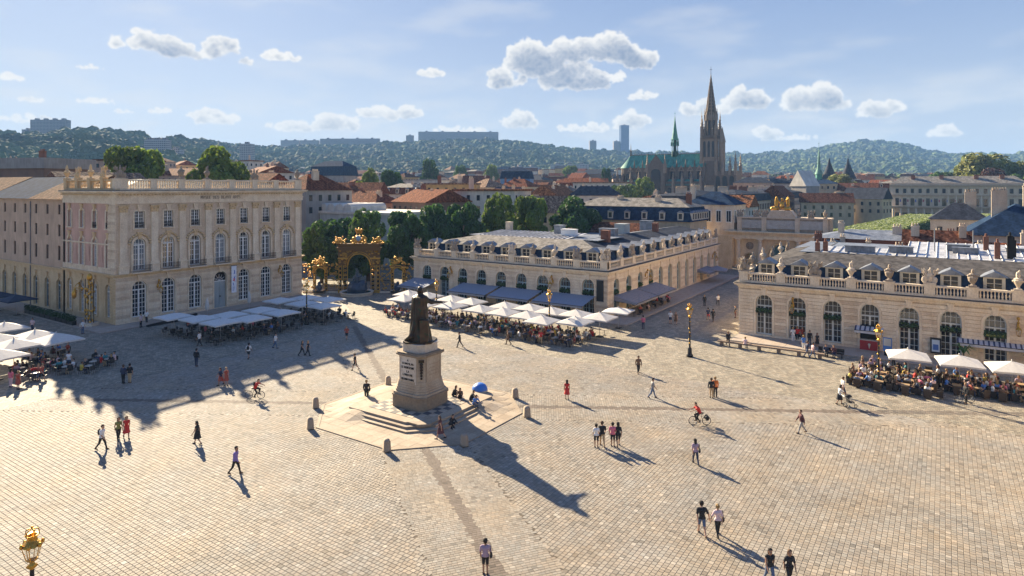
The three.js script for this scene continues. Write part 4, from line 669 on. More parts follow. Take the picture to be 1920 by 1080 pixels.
const cream = mat('cream', lin(0.62, 0.5, 0.34), { map: 'plaster' }), ochre = mat('ochre', lin(0.62, 0.42, 0.18), { map: 'plaster' }), whitewall = mat('whitewall', lin(0.66, 0.63, 0.58), { map: 'plaster' }), pinkwall = mat('pinkwall', lin(0.52, 0.36, 0.28), { map: 'plaster' }), greywall = mat('greywall', lin(0.36, 0.34, 0.33), { map: 'plaster' }), brownwall = mat('brownwall', lin(0.24, 0.15, 0.11), { map: 'plaster' });
const redtile = mat('redtile', lin(0.34, 0.125, 0.065), { map: 'tiles', bump: 'tiles', bs: 0.03, phys: true, specularIntensity: 0.04 }), browntile = mat('browntile', lin(0.24, 0.11, 0.07), { map: 'tiles', bump: 'tiles', bs: 0.03, phys: true, specularIntensity: 0.04 }), orangetile = mat('orangetile', lin(0.46, 0.22, 0.11), { map: 'tiles', bump: 'tiles', bs: 0.03, phys: true, specularIntensity: 0.04 }), paletile = mat('paletile', lin(0.46, 0.32, 0.22), { map: 'tiles', bump: 'tiles', bs: 0.03, phys: true, specularIntensity: 0.04 });
// houses between the pavilions and the old town
block('slate_roof_house', 'stone town house with dark blue hipped roof left of the arch', 'house', { x: -47.6, z: -163, w: 12, d: 11, h: 14.4, wallM: limestone, roofM: slateblue, rise: 3.2, rows: [10.4], cols: 5, win: [1.0, 2.6], chim: [[-5, 2, 3.4, 1.2]], frame: true });
block('mansard_house', 'long house with steep blue slate mansard, dormers and pale upper roof', 'house', { x: -62, z: -148, w: 30, d: 12, h: 10.9, wallM: cream, roofM: slateblue, upperM: greyroof, roof: 'mansard', rise: 5.2, rows: [7.6], cols: 8, dorm: 7, chim: [[-4, 1, 3.4, 1.6], [6, 2, 3.6, 1.4], [13, 1, 4.2, 1.2]], frame: true });
block('courtyard_annex', 'low zinc-roofed annex behind the arcaded pavilion', 'building', { x: -58, z: -118, w: 14, d: 22, h: 8.2, wallM: greywall, roofM: lead, roof: 'flat', rise: 0.4, rows: [5], chim: [[-3, 6, 1.8, 1.0], [3, 2, 1.4, 0.8]] });
block('service_roof', 'small red-brown roof between pavilion and mansard house', 'building', { x: -60, z: -134, w: 12, d: 7, h: 8.6, wallM: brownwall, roofM: browntile, roof: 'gable', rise: 2.2 });
block('brick_gable_house', 'brown gabled house behind the bright zinc roof', 'house', { x: -1, z: -128, w: 9, d: 6, h: 9.0, wallM: brownwall, roofM: browntile, roof: 'gable', rise: 2.6, rows: [7], chim: [[-3, 1, 2.2, 1.2], [3.5, 1, 2.4, 1.0]] });
block('zinc_roof_annex', 'flat blue-grey zinc annex behind the right pavilion', 'building', { x: -12, z: -119, w: 15, d: 14, h: 8.7, wallM: brownwall, roofM: lead, roof: 'flat', rise: 0.35, rows: [6], chim: [[-3, 3, 1.0, 0.7], [2, 2, 1.2, 0.7]] });
block('zinc_roof_annex', 'lower zinc annex with brick side wall beyond the right pavilion', 'building', { x: -10, z: -137, w: 20, d: 12, h: 9.4, wallM: brick, roofM: lead, roof: 'hip', rise: 1.4, chim: [[-6, 2, 2.0, 1.0], [3, 2, 1.6, 1.4]] });
block('blue_slate_house', 'large house with broad blue slate roof and twin tall chimneys at the right', 'house', { x: 10.5, z: -143, w: 15, d: 17, h: 10.6, wallM: palestone, roofM: slateblue, rise: 5.2, rows: [8], chim: [[-2.5, 2, 5.6, 2.2], [2.5, -1, 6.4, 3.0]], frame: true });
block('blue_slate_house', 'smaller slate-roofed house beside the twin chimneys', 'house', { x: 2.6, z: -166, w: 10, d: 9, h: 12, wallM: palestone, roofM: slate, rise: 3.4, rows: [9], chim: [[2, 0, 4.4, 2.0]] });
block('tiled_shed', 'small striped red tile shed roof right of the bright zinc', 'shed', { x: 7.5, z: -127, w: 7, d: 4.5, h: 9.0, wallM: brownwall, roofM: redtile, roof: 'gable', rise: 1.0, chim: [[3, 1, 2.2, 1.4]] });
block('white_gallery_building', 'modern pale grey gallery behind the gate trees', 'building', { x: -122, z: -117, w: 34, d: 18, h: 12.2, wallM: mat('palegrey', lin(0.5, 0.54, 0.57), { map: 'plaster' }), roofM: whitewall, roof: 'flat', rise: 0.6, eave: 0.5, rows: [6.5], cols: 2, win: [1.5, 4.5], sides: ['s', 'e'] });
{ for (let k = 0; k < 6; k++) { const g = clean(new THREE.CylinderGeometry(1.4, 1.4, 12, 10, 1, false, 0, Math.PI)); g.rotateZ(Math.PI / 2); g.rotateY(Math.PI / 2); g.rotateY(0); const m = new THREE.Matrix4(); solo('roof_vault', join(move(bx(2.6, 0.9, 12), 0, 0, 0), ball(1.3, 0, 0.9, 5.9, 1, 0.75, 0.15, 8), (() => { const c = clean(new THREE.CylinderGeometry(1.3, 1.3, 11.9, 10, 1)); c.rotateX(Math.PI / 2); c.scale(1, 0.75, 1); c.translate(0, 0.9, 0); return c; })()), whitewall, `white rounded roof vault on the grey gallery, ${['leftmost', 'second from left', 'third from left', 'third from right', 'second from right', 'rightmost'][k]} of six`, 'roof vault', 'white roof vaults').position.set(-135 + k * 2.9, 12.8, -114.5); } }
// palace at the far end
{
  const t = thing('palace_building', 'wide stone palace with colonnade and pale roofs in the distance at the right', 'palace'), Z = -380, X0 = -23, W = 56, F = new Face(t, X0, 0, Z, 0);
  part(t, 'wall', join(bx(W, 20, 16, X0 + W / 2, 0, Z - 8.2)), limestone);
  cornice(F, limestoneB, W, 8.0, [[0.4, 1.2], [0.5, 2.6], [0.3, 2.9]], 'balcony'); cornice(F, limestoneB, W, 14.2, [[0.4, 0.5], [0.3, 0.9]], 'cornice'); cornice(F, limestoneB, W, 18.8, [[0.5, 0.5], [0.4, 1.0]], 'cornice');
  for (let k = 0; k < 17; k++) { const x = 1.7 + k * 3.28; F.add('column', once('pcol', () => join(cyl(0.45, 0.4, 8, 0, 0, 0, 8))), limestoneC, x, 0, 2.2); if (k > 6 && k < 14) F.add('upper_column', once('pcol2', () => join(cyl(0.38, 0.33, 5.4, 0, 0, 0, 8))), limestoneC, x, 8.9, 0.6); }
  for (let k = 0; k < 16; k++) { const x = 3.3 + k * 3.28; F.add('window', once('pw1', () => join(bx(1.5, 3.6, 0.2))), glassDark, x, 9.4, 0.0); F.add('window', once('pw2', () => join(bx(1.3, 2.2, 0.2))), glassDark, x, 15.6, 0.0); F.add('doorway', once('pw3', () => join(bx(1.9, 5.6, 0.2))), glassDark, x, 0.2, 0.0); if (k < 8) F.add('flag', once('pfl', () => join(bx(0.5, 1.2, 0.06))), k % 2 ? mat('flagred', lin(0.4, 0.04, 0.05)) : mat('flagblue', lin(0.05, 0.1, 0.35)), x + 1.4, 11.2, 0.8); }
  F.add('roof_parapet', join(bx(W, 0.9, 0.5, W / 2, 0, -0.3)), limestoneB, 0, 19.75, 0);
  part(t, 'roof', tri([[[X0, 20, Z - 1], [X0 + W, 20, Z - 1], [X0 + W - 5, 24, Z - 8], [X0 + 5, 24, Z - 8]], [[X0, 20, Z - 16], [X0, 20, Z - 1], [X0 + 5, 24, Z - 8]], [[X0 + W, 20, Z - 1], [X0 + W, 20, Z - 16], [X0 + W - 5, 24, Z - 8]]]), greyroof);
  for (const x of [10, 22, 36, 46]) F.add('chimney', once('pch', () => join(bx(1.8, 3.6, 1.4))), brick, x, 21, -6);
}
// clipped lime blocks, flat on top
function hedgeBlock(x, z, w, h, L, turn, label) {
  const t = thing('clipped_tree_block', label, 'hedge', [x, 0, z], turn, 'clipped trees beyond the arch'), r = rng(77), p = [], c = [], n = 26000;
  for (let i = 0; i < n; i++) {
    const f = r(); let X, Y, Zz; const top = f < 0.5;
    if (top) { X = (r() - 0.5) * w; Y = h - r() * 0.4; Zz = (r() - 0.5) * L; } else if (f < 0.85) { X = (r() < 0.5 ? -1 : 1) * (w / 2 - r() * 0.3); Y = 2.5 + r() * (h - 2.5); Zz = (r() - 0.5) * L; } else { X = (r() - 0.5) * w; Y = 2.5 + r() * (h - 2.5); Zz = (r() < 0.5 ? -1 : 1) * (L / 2 - r() * 0.3); }
    const a = r() * 6.3, s = 0.28 + 0.2 * r(), u = V(Math.cos(a), (r() - 0.5) * 0.8, Math.sin(a)).multiplyScalar(s), v = V(-Math.sin(a), (r() - 0.5) * 1.0, Math.cos(a)).multiplyScalar(s), k = 0.8 + 0.4 * r();
    p.push(X - u.x, Y - u.y, Zz - u.z, X + v.x, Y + v.y, Zz + v.z, X + u.x, Y + u.y, Zz + u.z); for (let q = 0; q < 3; q++) c.push(k, k, k);
  }
  const g = new THREE.BufferGeometry(); g.setAttribute('position', new THREE.Float32BufferAttribute(p, 3)); g.setAttribute('color', new THREE.Float32BufferAttribute(c, 3)); g.computeVertexNormals();
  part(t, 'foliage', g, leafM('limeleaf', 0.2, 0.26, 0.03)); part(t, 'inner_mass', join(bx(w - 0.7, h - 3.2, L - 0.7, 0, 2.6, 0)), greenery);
  for (let k = -3; k <= 3; k++) for (const s of [-1, 1]) part(t, 'trunk', once('htr', () => join(cyl(0.2, 0.16, 2.8, 0, 0, 0, 6))), mat('bark', lin(0.09, 0.07, 0.05))).position.set(s * w * 0.3, 0, k * L / 7.5);
}
hedgeBlock(-11.5, -236, 12, 8.2, 125, -0.1, 'long flat-topped block of clipped lime trees beyond the arch');
hedgeBlock(9, -262, 11, 8.2, 110, -0.1, 'right-hand block of clipped lime trees before the palace');
// row of houses along the far square
for (let k = 0; k < 6; k++) block('row_house', `grey stone row house with tall chimneys behind the arch, ${['nearest', 'second nearest', 'third nearest', 'third farthest', 'second farthest', 'farthest'][k]} of the row`, 'house', { x: -66, z: -205 - k * 44, w: 14, d: 43.6, h: 13.4, wallM: limestoneB, roofM: slate, roof: 'mansard', rise: 4.4, rows: [2.2, 6.2, 10], cols: 5, win: [1.2, 2.2], sides: ['e', 's'], dorm: 0, chim: [[0, -14, 3.6, 3.2], [0, 0, 3.8, 2.6], [0, 14, 3.4, 3.4]], group: 'row of houses beyond the arch' });
// clutter of low roofs between the right pavilion and the far square
[[-3, -116, 9, 5, 8.6, slate, 'dark flat roof just behind the zinc sheets'], [7, -118, 8, 6, 9.2, browntile, 'brown roof behind the middle of the zinc sheets'], [-17, -130, 7, 6, 9.0, slateblue, 'blue roof left behind the zinc sheets'], [4, -137, 10, 7, 9.8, browntile, 'brown roof left of the blue slate house'], [-4, -147, 12, 8, 9.6, greyroof, 'grey roof before the clipped limes']].forEach(([x, z, w, d, h, m, l], i) => block('backyard_house', l, 'house', { x, z, w, d, h: h - 1.2, wallM: i % 2 ? brownwall : greywall, roofM: m, roof: i % 2 ? 'gable' : 'hip', rise: 1.4, rows: [h - 3], chim: [[-w * 0.3, 0.5, 1.8, 1.2], [w * 0.25, -0.5, 1.4, 0.8]] }));
// the palace across the square, outside the frame, that the museum windows mirror
block('opposite_building', 'three-storey stone hotel facing the museum across the square', 'building', { x: 33, z: -58, w: 22, d: 31, h: 18.5, wallM: limestone, roofM: lead, roof: 'flat', rise: 0.6, rows: [1.5, 8, 13.2], win: [1.9, 3.6], sides: ['w'], cols: 6 });

// ---------- the neo-gothic basilica ----------
{
  const Z = -390, base = terrainH(-130, Z), t = thing('basilica', 'dark gothic basilica with green copper roofs and tall openwork spire', 'church', [0, 0, 0]);
  const st = mat('gothic', lin(0.2, 0.16, 0.13), { map: 'stone', bump: 'rough', bs: 0.15 }), stL = mat('gothicpale', lin(0.34, 0.27, 0.21), { map: 'stone', bump: 'rough', bs: 0.15 }), dk = mat('gothicglass', lin(0.012, 0.014, 0.02), { roughness: 0.25 });
  const F = new Face(t, 0, 0, 0, 0), x0 = -168, x1 = -118;
  const lancet = (w, h) => { const p = [[-w / 2, 0], [w / 2, 0], [w / 2, h * 0.62]]; for (let i = 1; i < 5; i++) { const q = i / 5; p.push([w / 2 - (w / 2) * q * q, h * (0.62 + 0.38 * Math.sqrt(1 - (1 - q) * (1 - q)) )]); } p.push([0, h]); for (let i = 4; i > 0; i--) { const q = i / 5; p.push([-w / 2 + (w / 2) * q * q, h * (0.62 + 0.38 * Math.sqrt(1 - (1 - q) * (1 - q)))]); } p.push([-w / 2, h * 0.62]); return p; };
  const pinn = (h, w = 0.9) => once('pin' + h + w, () => join(bx(w, h * 0.45, w), lathe([[w * 0.72, h * 0.45], [w * 0.4, h * 0.5], [0.04, h]], 4), ...[0.55, 0.68, 0.8].map((q) => ball(w * 0.2, w * 0.5 * (1 - q) * 1.6, h * q, 0, 1, 1, 1, 4)), ...[0.55, 0.68, 0.8].map((q) => ball(w * 0.2, -w * 0.5 * (1 - q) * 1.6, h * q, 0, 1, 1, 1, 4))));
  part(t, 'nave_wall', join(bx(x1 - x0, 31 - base, 13, (x0 + x1) / 2, base, Z)), st);
  part(t, 'apse_wall', join(cyl(6.5, 6.5, 31 - base, x0, base, Z, 8)), st);
  part(t, 'nave_roof', tri([[[x0, 30.6, Z + 7], [x1, 30.6, Z + 7], [x1, 38.8, Z], [x0, 38.8, Z]], [[x1, 30.6, Z - 7], [x0, 30.6, Z - 7], [x0, 38.8, Z], [x1, 38.8, Z]]]), copper);
  part(t, 'apse_roof', join(cyl(7.2, 0.2, 8.2, x0, 30.6, Z, 8)), copper);
  part(t, 'ridge_crest', join(bx(x1 - x0, 0.3, 0.3, (x0 + x1) / 2, 38.8, Z), ...Array.from({ length: 40 }, (_, i) => bx(0.25, 0.9, 0.15, x0 + 1 + i * 1.22, 39, Z))), st);
  part(t, 'aisle_wall', join(bx(x1 - x0 - 2, 22 - base, 5, (x0 + x1) / 2, base, Z + 9)), st);
  part(t, 'aisle_roof', tri([[[x0 + 1, 19.6, Z + 12.2], [x1 - 1, 19.6, Z + 12.2], [x1 - 1, 23.4, Z + 6.4], [x0 + 1, 23.4, Z + 6.4]]]), copper);
  // transept
  const tx = -146;
  part(t, 'transept_wall', join(bx(11, 31 - base, 15, tx, base, Z + 6), poly([[tx - 5.5, 31], [tx + 5.5, 31], [tx, 38.2]], 1).translate(0, 0, Z + 12.5)), st);
  part(t, 'transept_roof', tri([[[tx - 6, 30.4, Z + 13], [tx, 38.4, Z + 13], [tx, 38.4, Z], [tx - 6, 30.4, Z]], [[tx + 6, 30.4, Z + 13], [tx + 6, 30.4, Z], [tx, 38.4, Z], [tx, 38.4, Z + 13]]]), copper);
  for (let k = 0; k < 9; k++) {
    const x = x0 + 2.5 + k * 5.5; if (Math.abs(x - tx) < 6.4) { continue; }
    F.add('nave_window', once('bnw', () => join(poly(lancet(2.6, 10), 0.3))), dk, x, 18.4, Z + 6.35);
    F.add('window_gable', once('bng', () => join(poly([[-2.1, 0], [2.1, 0], [0, 3.6]], 0.5, 0, [[[-1.1, 0.5], [0, 2.3], [1.1, 0.5]]]))), stL, x, 28.2, Z + 6.5);
    F.add('aisle_window', once('baw', () => join(poly(lancet(2.2, 6), 0.3))), dk, x, 12.2, Z + 11.4);
    F.add('buttress_pier', once('bbp', () => join(bx(1.3, 16, 1.8, 0, 0, 0), bx(1.6, 0.5, 2.2, 0, 16, 0))), stL, x + 2.75, base + 0.2, Z + 13.2);
    F.add('pinnacle', pinn(7.5, 1.2), stL, x + 2.75, base + 16.6, Z + 13.2);
    F.add('flying_buttress', once('bfb', () => join(rod(V(0, 0, 0), V(0, 5.5, -6.6), 0.45, 0.4, 5), rod(V(0, -2.2, 0), V(0, 3, -6.6), 0.35, 0.3, 5))), st, x + 2.75, base + 15.5, Z + 13);
    F.add('pinnacle', pinn(5, 0.8), st, x + 2.75, 30.6, Z + 6.8);
  }
  F.add('transept_window', join(poly(lancet(6, 13), 0.3)), dk, tx, 16.5, Z + 13.4); for (const s of [-1, 1]) F.add('pinnacle', pinn(12, 1.6), stL, tx + s * 5.6, 27, Z + 13);
  for (let k = 0; k < 6; k++) { const a = -0.4 + k * 0.62; F.add('pinnacle', pinn(9, 1.2), st, x0 - Math.sin(a) * 9, 22, Z + Math.cos(a) * 9); F.add('buttress_pier', once('bap', () => join(bx(1.2, 15, 1.2))), stL, x0 - Math.sin(a) * 9, base + 3, Z + Math.cos(a) * 9); F.add('apse_window', once('bnw'), dk, x0 - Math.sin(a + 0.3) * 6.3, 17, Z + Math.cos(a + 0.3) * 6.3).rotation.y = -(a + 0.3); }
  F.add('apse_finial', pinn(8, 0.7), st, x0, 38.4, Z);
  // crossing fleche
  const fx = -138.8; part(t, 'fleche_lantern', join(cyl(2.3, 2.0, 3, fx, 37.5, Z, 8), ...Array.from({ length: 8 }, (_, i) => { const a = i * Math.PI / 4; return rod(V(fx + Math.sin(a) * 1.9, 40.4, Z + Math.cos(a) * 1.9), V(fx + Math.sin(a) * 1.6, 48, Z + Math.cos(a) * 1.6), 0.22, 0.2, 4); }), cyl(1.0, 0.9, 8, fx, 40, Z, 6)), mat('copperdark', lin(0.05, 0.13, 0.11), { map: 'patina' }));
  part(t, 'fleche_spire', join(lathe([[2.4, 47.6], [1.9, 49], [1.0, 55], [0.1, 62.5]], 8, fx, 0, Z), rod(V(fx, 62, Z), V(fx, 65.5, Z), 0.1, 0.04, 4), bx(0.9, 0.14, 0.14, fx, 64, Z)), copper);
  for (let i = 0; i < 8; i++) { const a = i * Math.PI / 4; F.add('fleche_pinnacle', pinn(5, 0.5), copper, fx + Math.sin(a) * 2.3, 44, Z + Math.cos(a) * 2.3); }
  // tower and openwork spire
  const X = -116.5, s = 8.8;
  part(t, 'tower_base', join(bx(s + 1.2, 34 - base, s + 1.2, X, base, Z)), st);
  part(t, 'tower_shaft', join(bx(s, 13.4, s, X, 34, Z)), stL);
  for (const q of [-1, 0, 1]) { F.add('belfry_opening', once('bel', () => join(poly(lancet(1.5, 9.5), 0.3))), dk, X + q * 2.5, 36.5, Z + s / 2 - 0.2); const e = F.add('belfry_opening', once('bel'), dk, X + s / 2 - 0.2, 36.5, Z + q * 2.5); e.rotation.y = Math.PI / 2; }
  for (const [a, b] of [[-1, 1], [1, 1], [1, -1], [-1, -1]]) { F.add('corner_buttress', once('cbu', () => join(bx(1.8, 30, 1.8), bx(1.5, 4, 1.5, 0, 30, 0))), stL, X + a * s / 2, base, Z + b * s / 2); F.add('corner_buttress', once('cbu2', () => join(bx(1.3, 14, 1.3))), stL, X + a * s / 2, 33.8, Z + b * s / 2); for (const [u, h] of [[0, 17], [1.9, 13]]) F.add('pinnacle', pinn(h, 1.4), stL, X + a * (s / 2 - 0.2), 47.2, Z + b * (s / 2 - u)); F.add('pinnacle', pinn(13, 1.2), st, X + a * (s / 2 - 2), 47.2, Z + b * (s / 2 - 0.2)); }
  part(t, 'tower_gallery', join(bx(s + 1.4, 0.5, s + 1.4, X, 47.3, Z), ...Array.from({ length: 16 }, (_, i) => bx(0.35, 1.3, 0.35, X - s / 2 + i * s / 15, 47.8, Z + s / 2 + 0.5)), ...Array.from({ length: 16 }, (_, i) => bx(0.35, 1.3, 0.35, X + s / 2 + 0.5, 47.8, Z - s / 2 + i * s / 15)), bx(s + 1.4, 0.25, 0.4, X, 49.1, Z + s / 2 + 0.5)), st);
  part(t, 'octagon_stage', join(cyl(3.4, 3.2, 14, X, 47.6, Z, 8)), stL);
  for (let i = 0; i < 8; i++) { const a = i * Math.PI / 4; const o = F.add('octagon_opening', once('oct', () => join(poly(lancet(1.3, 10.5), 0.4))), dk, X + Math.sin(a) * 2.95, 49, Z + Math.cos(a) * 2.95); o.rotation.y = a; const g = F.add('spire_gable', once('spg', () => join(poly([[-1.25, 0], [1.25, 0], [0, 5]], 0.4))), stL, X + Math.sin(a) * 3.0, 58.5, Z + Math.cos(a) * 3.0); g.rotation.y = a; F.add('spire_pinnacle', pinn(8, 0.9), stL, X + Math.sin(a + 0.39) * 3.5, 58.5, Z + Math.cos(a + 0.39) * 3.5); }
  // spire: ribs, rings and set-back panels leave the openwork readable
  const ribs = [], rings = []; for (let i = 0; i < 8; i++) { const a = i * Math.PI / 4 + 0.39; ribs.push(rod(V(X + Math.sin(a) * 3.1, 61, Z + Math.cos(a) * 3.1), V(X, 86.5, Z), 0.42, 0.12, 4)); for (let q = 0; q < 11; q++) { const f = q / 11.5, r = 3.1 * (1 - f); ribs.push(ball(0.34 * (1 - f * 0.6), X + Math.sin(a) * (r + 0.25), 61 + 25.5 * f, Z + Math.cos(a) * (r + 0.25), 1, 1, 1, 4)); } }
  for (let q = 0; q < 12; q++) { const f = q / 12.5, r = 2.9 * (1 - f); rings.push(cyl(r, r * 0.97, 0.5, X, 61 + 25.5 * f, Z, 8)); }
  part(t, 'spire_ribs', join(ribs), stL); part(t, 'spire_rings', join(rings), stL); part(t, 'spire_core', join(cyl(2.3, 0.1, 25, X, 61, Z, 8)), st);
  part(t, 'spire_cross', join(rod(V(X, 86, Z), V(X, 91, Z), 0.16, 0.08, 5), bx(1.6, 0.2, 0.2, X, 89, Z)), iron);
  // west front right of the tower
  part(t, 'front_porch', join(bx(13, 28 - base, 12, X + 10, base, Z + 0.5)), st);
  for (const q of [-4, 0, 4]) F.add('porch_window', once('bnw'), dk, X + 10 + q, 15, Z + 6.5);
  for (const [dx, dz, h] of [[5, 6, 17], [9, 6.5, 10], [13, 6.5, 12], [16, 6, 14], [16, -5, 13], [5.4, -5, 16]]) F.add('pinnacle', pinn(h, 1.5), stL, X + dx, 25.5, Z + dz);
  F.add('stair_turret', join(cyl(1.8, 1.7, 22, 0, 0, 0, 8), cyl(2.1, 0.1, 9, 0, 22, 0, 8)), stL, X + 7.6, 23, Z + 3);
}

// ---------- trees ----------
const barkM = mat('bark', lin(0.09, 0.07, 0.05), { bump: 'rough', bs: 0.05 });
function crownGeo(seed, R0, H0, n, size, lobes = 26, tint = [1, 1, 1]) {   // leaf-sized faces on many clumps; gaps stay open between them
  const r = rng(seed), L = [];
  for (let i = 0; i < lobes; i++) { const u = r() * 2 - 1, a = r() * 6.2832, q = Math.cbrt(0.25 + 0.75 * r()), s = Math.sqrt(1 - u * u); const ex = 0.82 + 0.3 * noise2(a * 1.3 + seed, u * 2); L.push([Math.cos(a) * s * q * R0 * ex, u * q * H0 * 0.5 * ex, Math.sin(a) * s * q * R0 * ex, (0.22 + 0.16 * r()) * R0, 0.72 + 0.5 * r()]); }
  const p = [], c = [], nn = [];
  for (let i = 0; i < n; i++) {
    const l = L[Math.floor(r() * lobes)], a = r() * 6.2832, u = r() * 2 - 1, s = Math.sqrt(1 - u * u), q = l[3] * (0.72 + 0.36 * Math.cbrt(r()));
    const dx = Math.cos(a) * s, dy = u, dz = Math.sin(a) * s, x = l[0] + dx * q, y = l[1] + dy * q * 0.8, z = l[2] + dz * q;
    const e = V(r() - 0.5, r() - 0.5, r() - 0.5).normalize(), nrm = V(dx + e.x * 0.9, dy + 0.25 + e.y * 0.9, dz + e.z * 0.9).normalize(), b = V(e.y, e.z, e.x).cross(nrm).normalize(), d = nrm.clone().cross(b), z0 = size * (0.6 + 0.8 * r());
    const k = l[4] * (0.75 + 0.5 * r()), warm = 0.9 + 0.25 * r();
    for (const [ca, cb] of [[-1, -0.5], [1, -0.55], [0.05, 1]]) { p.push(x + (b.x * ca + d.x * cb) * z0, y + (b.y * ca + d.y * cb) * z0, z + (b.z * ca + d.z * cb) * z0); c.push(k * warm * tint[0], k * tint[1], k * 0.85 * tint[2]); nn.push(nrm.x, nrm.y, nrm.z); }
  }
  const g = new THREE.BufferGeometry(); g.setAttribute('position', new THREE.Float32BufferAttribute(p, 3)); g.setAttribute('normal', new THREE.Float32BufferAttribute(nn, 3)); g.setAttribute('color', new THREE.Float32BufferAttribute(c, 3)); return g;
}
const CR = [crownGeo(11, 1, 2.1, 9000, 0.075, 30), crownGeo(12, 1, 2.1, 9000, 0.075, 36), crownGeo(13, 1, 2.1, 9000, 0.075, 28), crownGeo(14, 1, 2.0, 9000, 0.07, 40)];
const LEAF = { dark: leafM('leafdark', 0.05, 0.115, 0.026), mid: leafM('leafmid', 0.085, 0.165, 0.03), light: leafM('leaflight', 0.15, 0.22, 0.032), yellow: leafM('leafyellow', 0.2, 0.22, 0.05), red: leafM('leafred', 0.07, 0.03, 0.028) };
let treeN = 0;
function tree(label, x, z, h, w, leaf, base = 0, name = 'plane_tree', low = 0.22) {
  const t = thing(name, label, 'tree', [x, base, z], treeN * 1.7), ch = h * (1 - low), k = treeN++;
  const tr = part(t, 'trunk', once('trunk' + k % 2, () => { const r = rng(k + 4), gs = [rod(V(0, 0, 0), V(0.01, 0.55, 0), 0.03, 0.02, 7)]; for (let i = 0; i < 8; i++) { const a = i * 0.8 + r(), q = 0.1 + 0.12 * r(); gs.push(rod(V(0.005, 0.28 + 0.2 * r(), 0), V(Math.cos(a) * q, 0.6 + 0.25 * r(), Math.sin(a) * q), 0.012, 0.004, 5)); } return join(gs); }), barkM); tr.scale.set(h * 1, h, h * 1);
  const c = part(t, 'crown', CR[k % 4], leaf); c.position.y = h - ch * 0.5; c.scale.set(w / 2 * 0.92, ch / 2.1, w / 2 * 0.92);
  return t;
}
tree('dark round tree right beside the museum end', -101, -84.5, 13.4, 9.0, LEAF.dark, 0, 'plane_tree', 0.1);
tree('dark tree rising left of the gilded gate crest', -95.5, -91.5, 14.3, 8.8, LEAF.mid, 0, 'plane_tree', 0.1);
tree('dark tree directly behind the gilded gate crest', -91, -97, 14.4, 9.2, LEAF.dark, 0, 'plane_tree', 0.1);
tree('dark tree between gate and pavilion roof', -88, -102, 15.2, 9.4, LEAF.dark, 0, 'plane_tree', 0.1);
tree('tall dark tree above the left end of the pavilion roof', -85.6, -109.5, 16.8, 9.6, LEAF.dark, 0, 'plane_tree', 0.12);
tree('yellow-green tree in the middle of the tree row', -83, -119.5, 17.2, 9.8, LEAF.light, 0, 'plane_tree', 0.15);
tree('bright green tree right of the middle of the row', -80, -127.5, 17.3, 8.8, LEAF.light, 0, 'plane_tree', 0.15);
tree('broad dark tree at the right end of the row', -71.5, -132.5, 16.6, 12.6, LEAF.dark, 0, 'plane_tree', 0.15);
tree('dark tree in the second row behind the gate', -112, -99, 13, 9, LEAF.dark, 0, 'plane_tree', 0.1);
tree('shaded tree seen through the gate arch', -97, -86.5, 9, 7, LEAF.dark, 0, 'plane_tree', 0.1);
tree('big green tree above the museum roof, left of the two', -156, -76, 29, 14, LEAF.light, 0, 'plane_tree', 0.3);
tree('big light green tree above the museum roof, right of the two', -149, -92, 29, 15, LEAF.light, 0, 'plane_tree', 0.3);
tree('low light green tree behind the museum urns', -162, -66, 23, 10, LEAF.yellow, 0, 'garden_tree', 0.4);

// ---------- the old town, block by block ----------
const Sx = Math.sin(YAW), Cx = Math.cos(YAW);
const place = (u, d) => [d * (-Sx + Cx * u), d * (-Cx - Sx * u)];        // u: sideways over depth, d: depth along the view, both in metres' ratio
const ORD = ['first', 'second', 'third', 'fourth', 'fifth', 'sixth', 'seventh', 'eighth', 'ninth', 'tenth', 'eleventh', 'twelfth', 'thirteenth', 'fourteenth', 'fifteenth', 'sixteenth', 'seventeenth', 'eighteenth', 'nineteenth', 'twentieth', 'twenty-first', 'twenty-second', 'twenty-third', 'twenty-fourth', 'twenty-fifth', 'twenty-sixth', 'twenty-seventh', 'twenty-eighth', 'twenty-ninth', 'thirtieth', ...['first', 'second', 'third', 'fourth', 'fifth', 'sixth', 'seventh', 'eighth', 'ninth'].map((w) => 'thirty-' + w), 'fortieth', ...['first', 'second', 'third', 'fourth', 'fifth', 'sixth', 'seventh', 'eighth', 'ninth'].map((w) => 'forty-' + w), 'fiftieth', ...['first', 'second', 'third', 'fourth', 'fifth'].map((w) => 'fifty-' + w)];
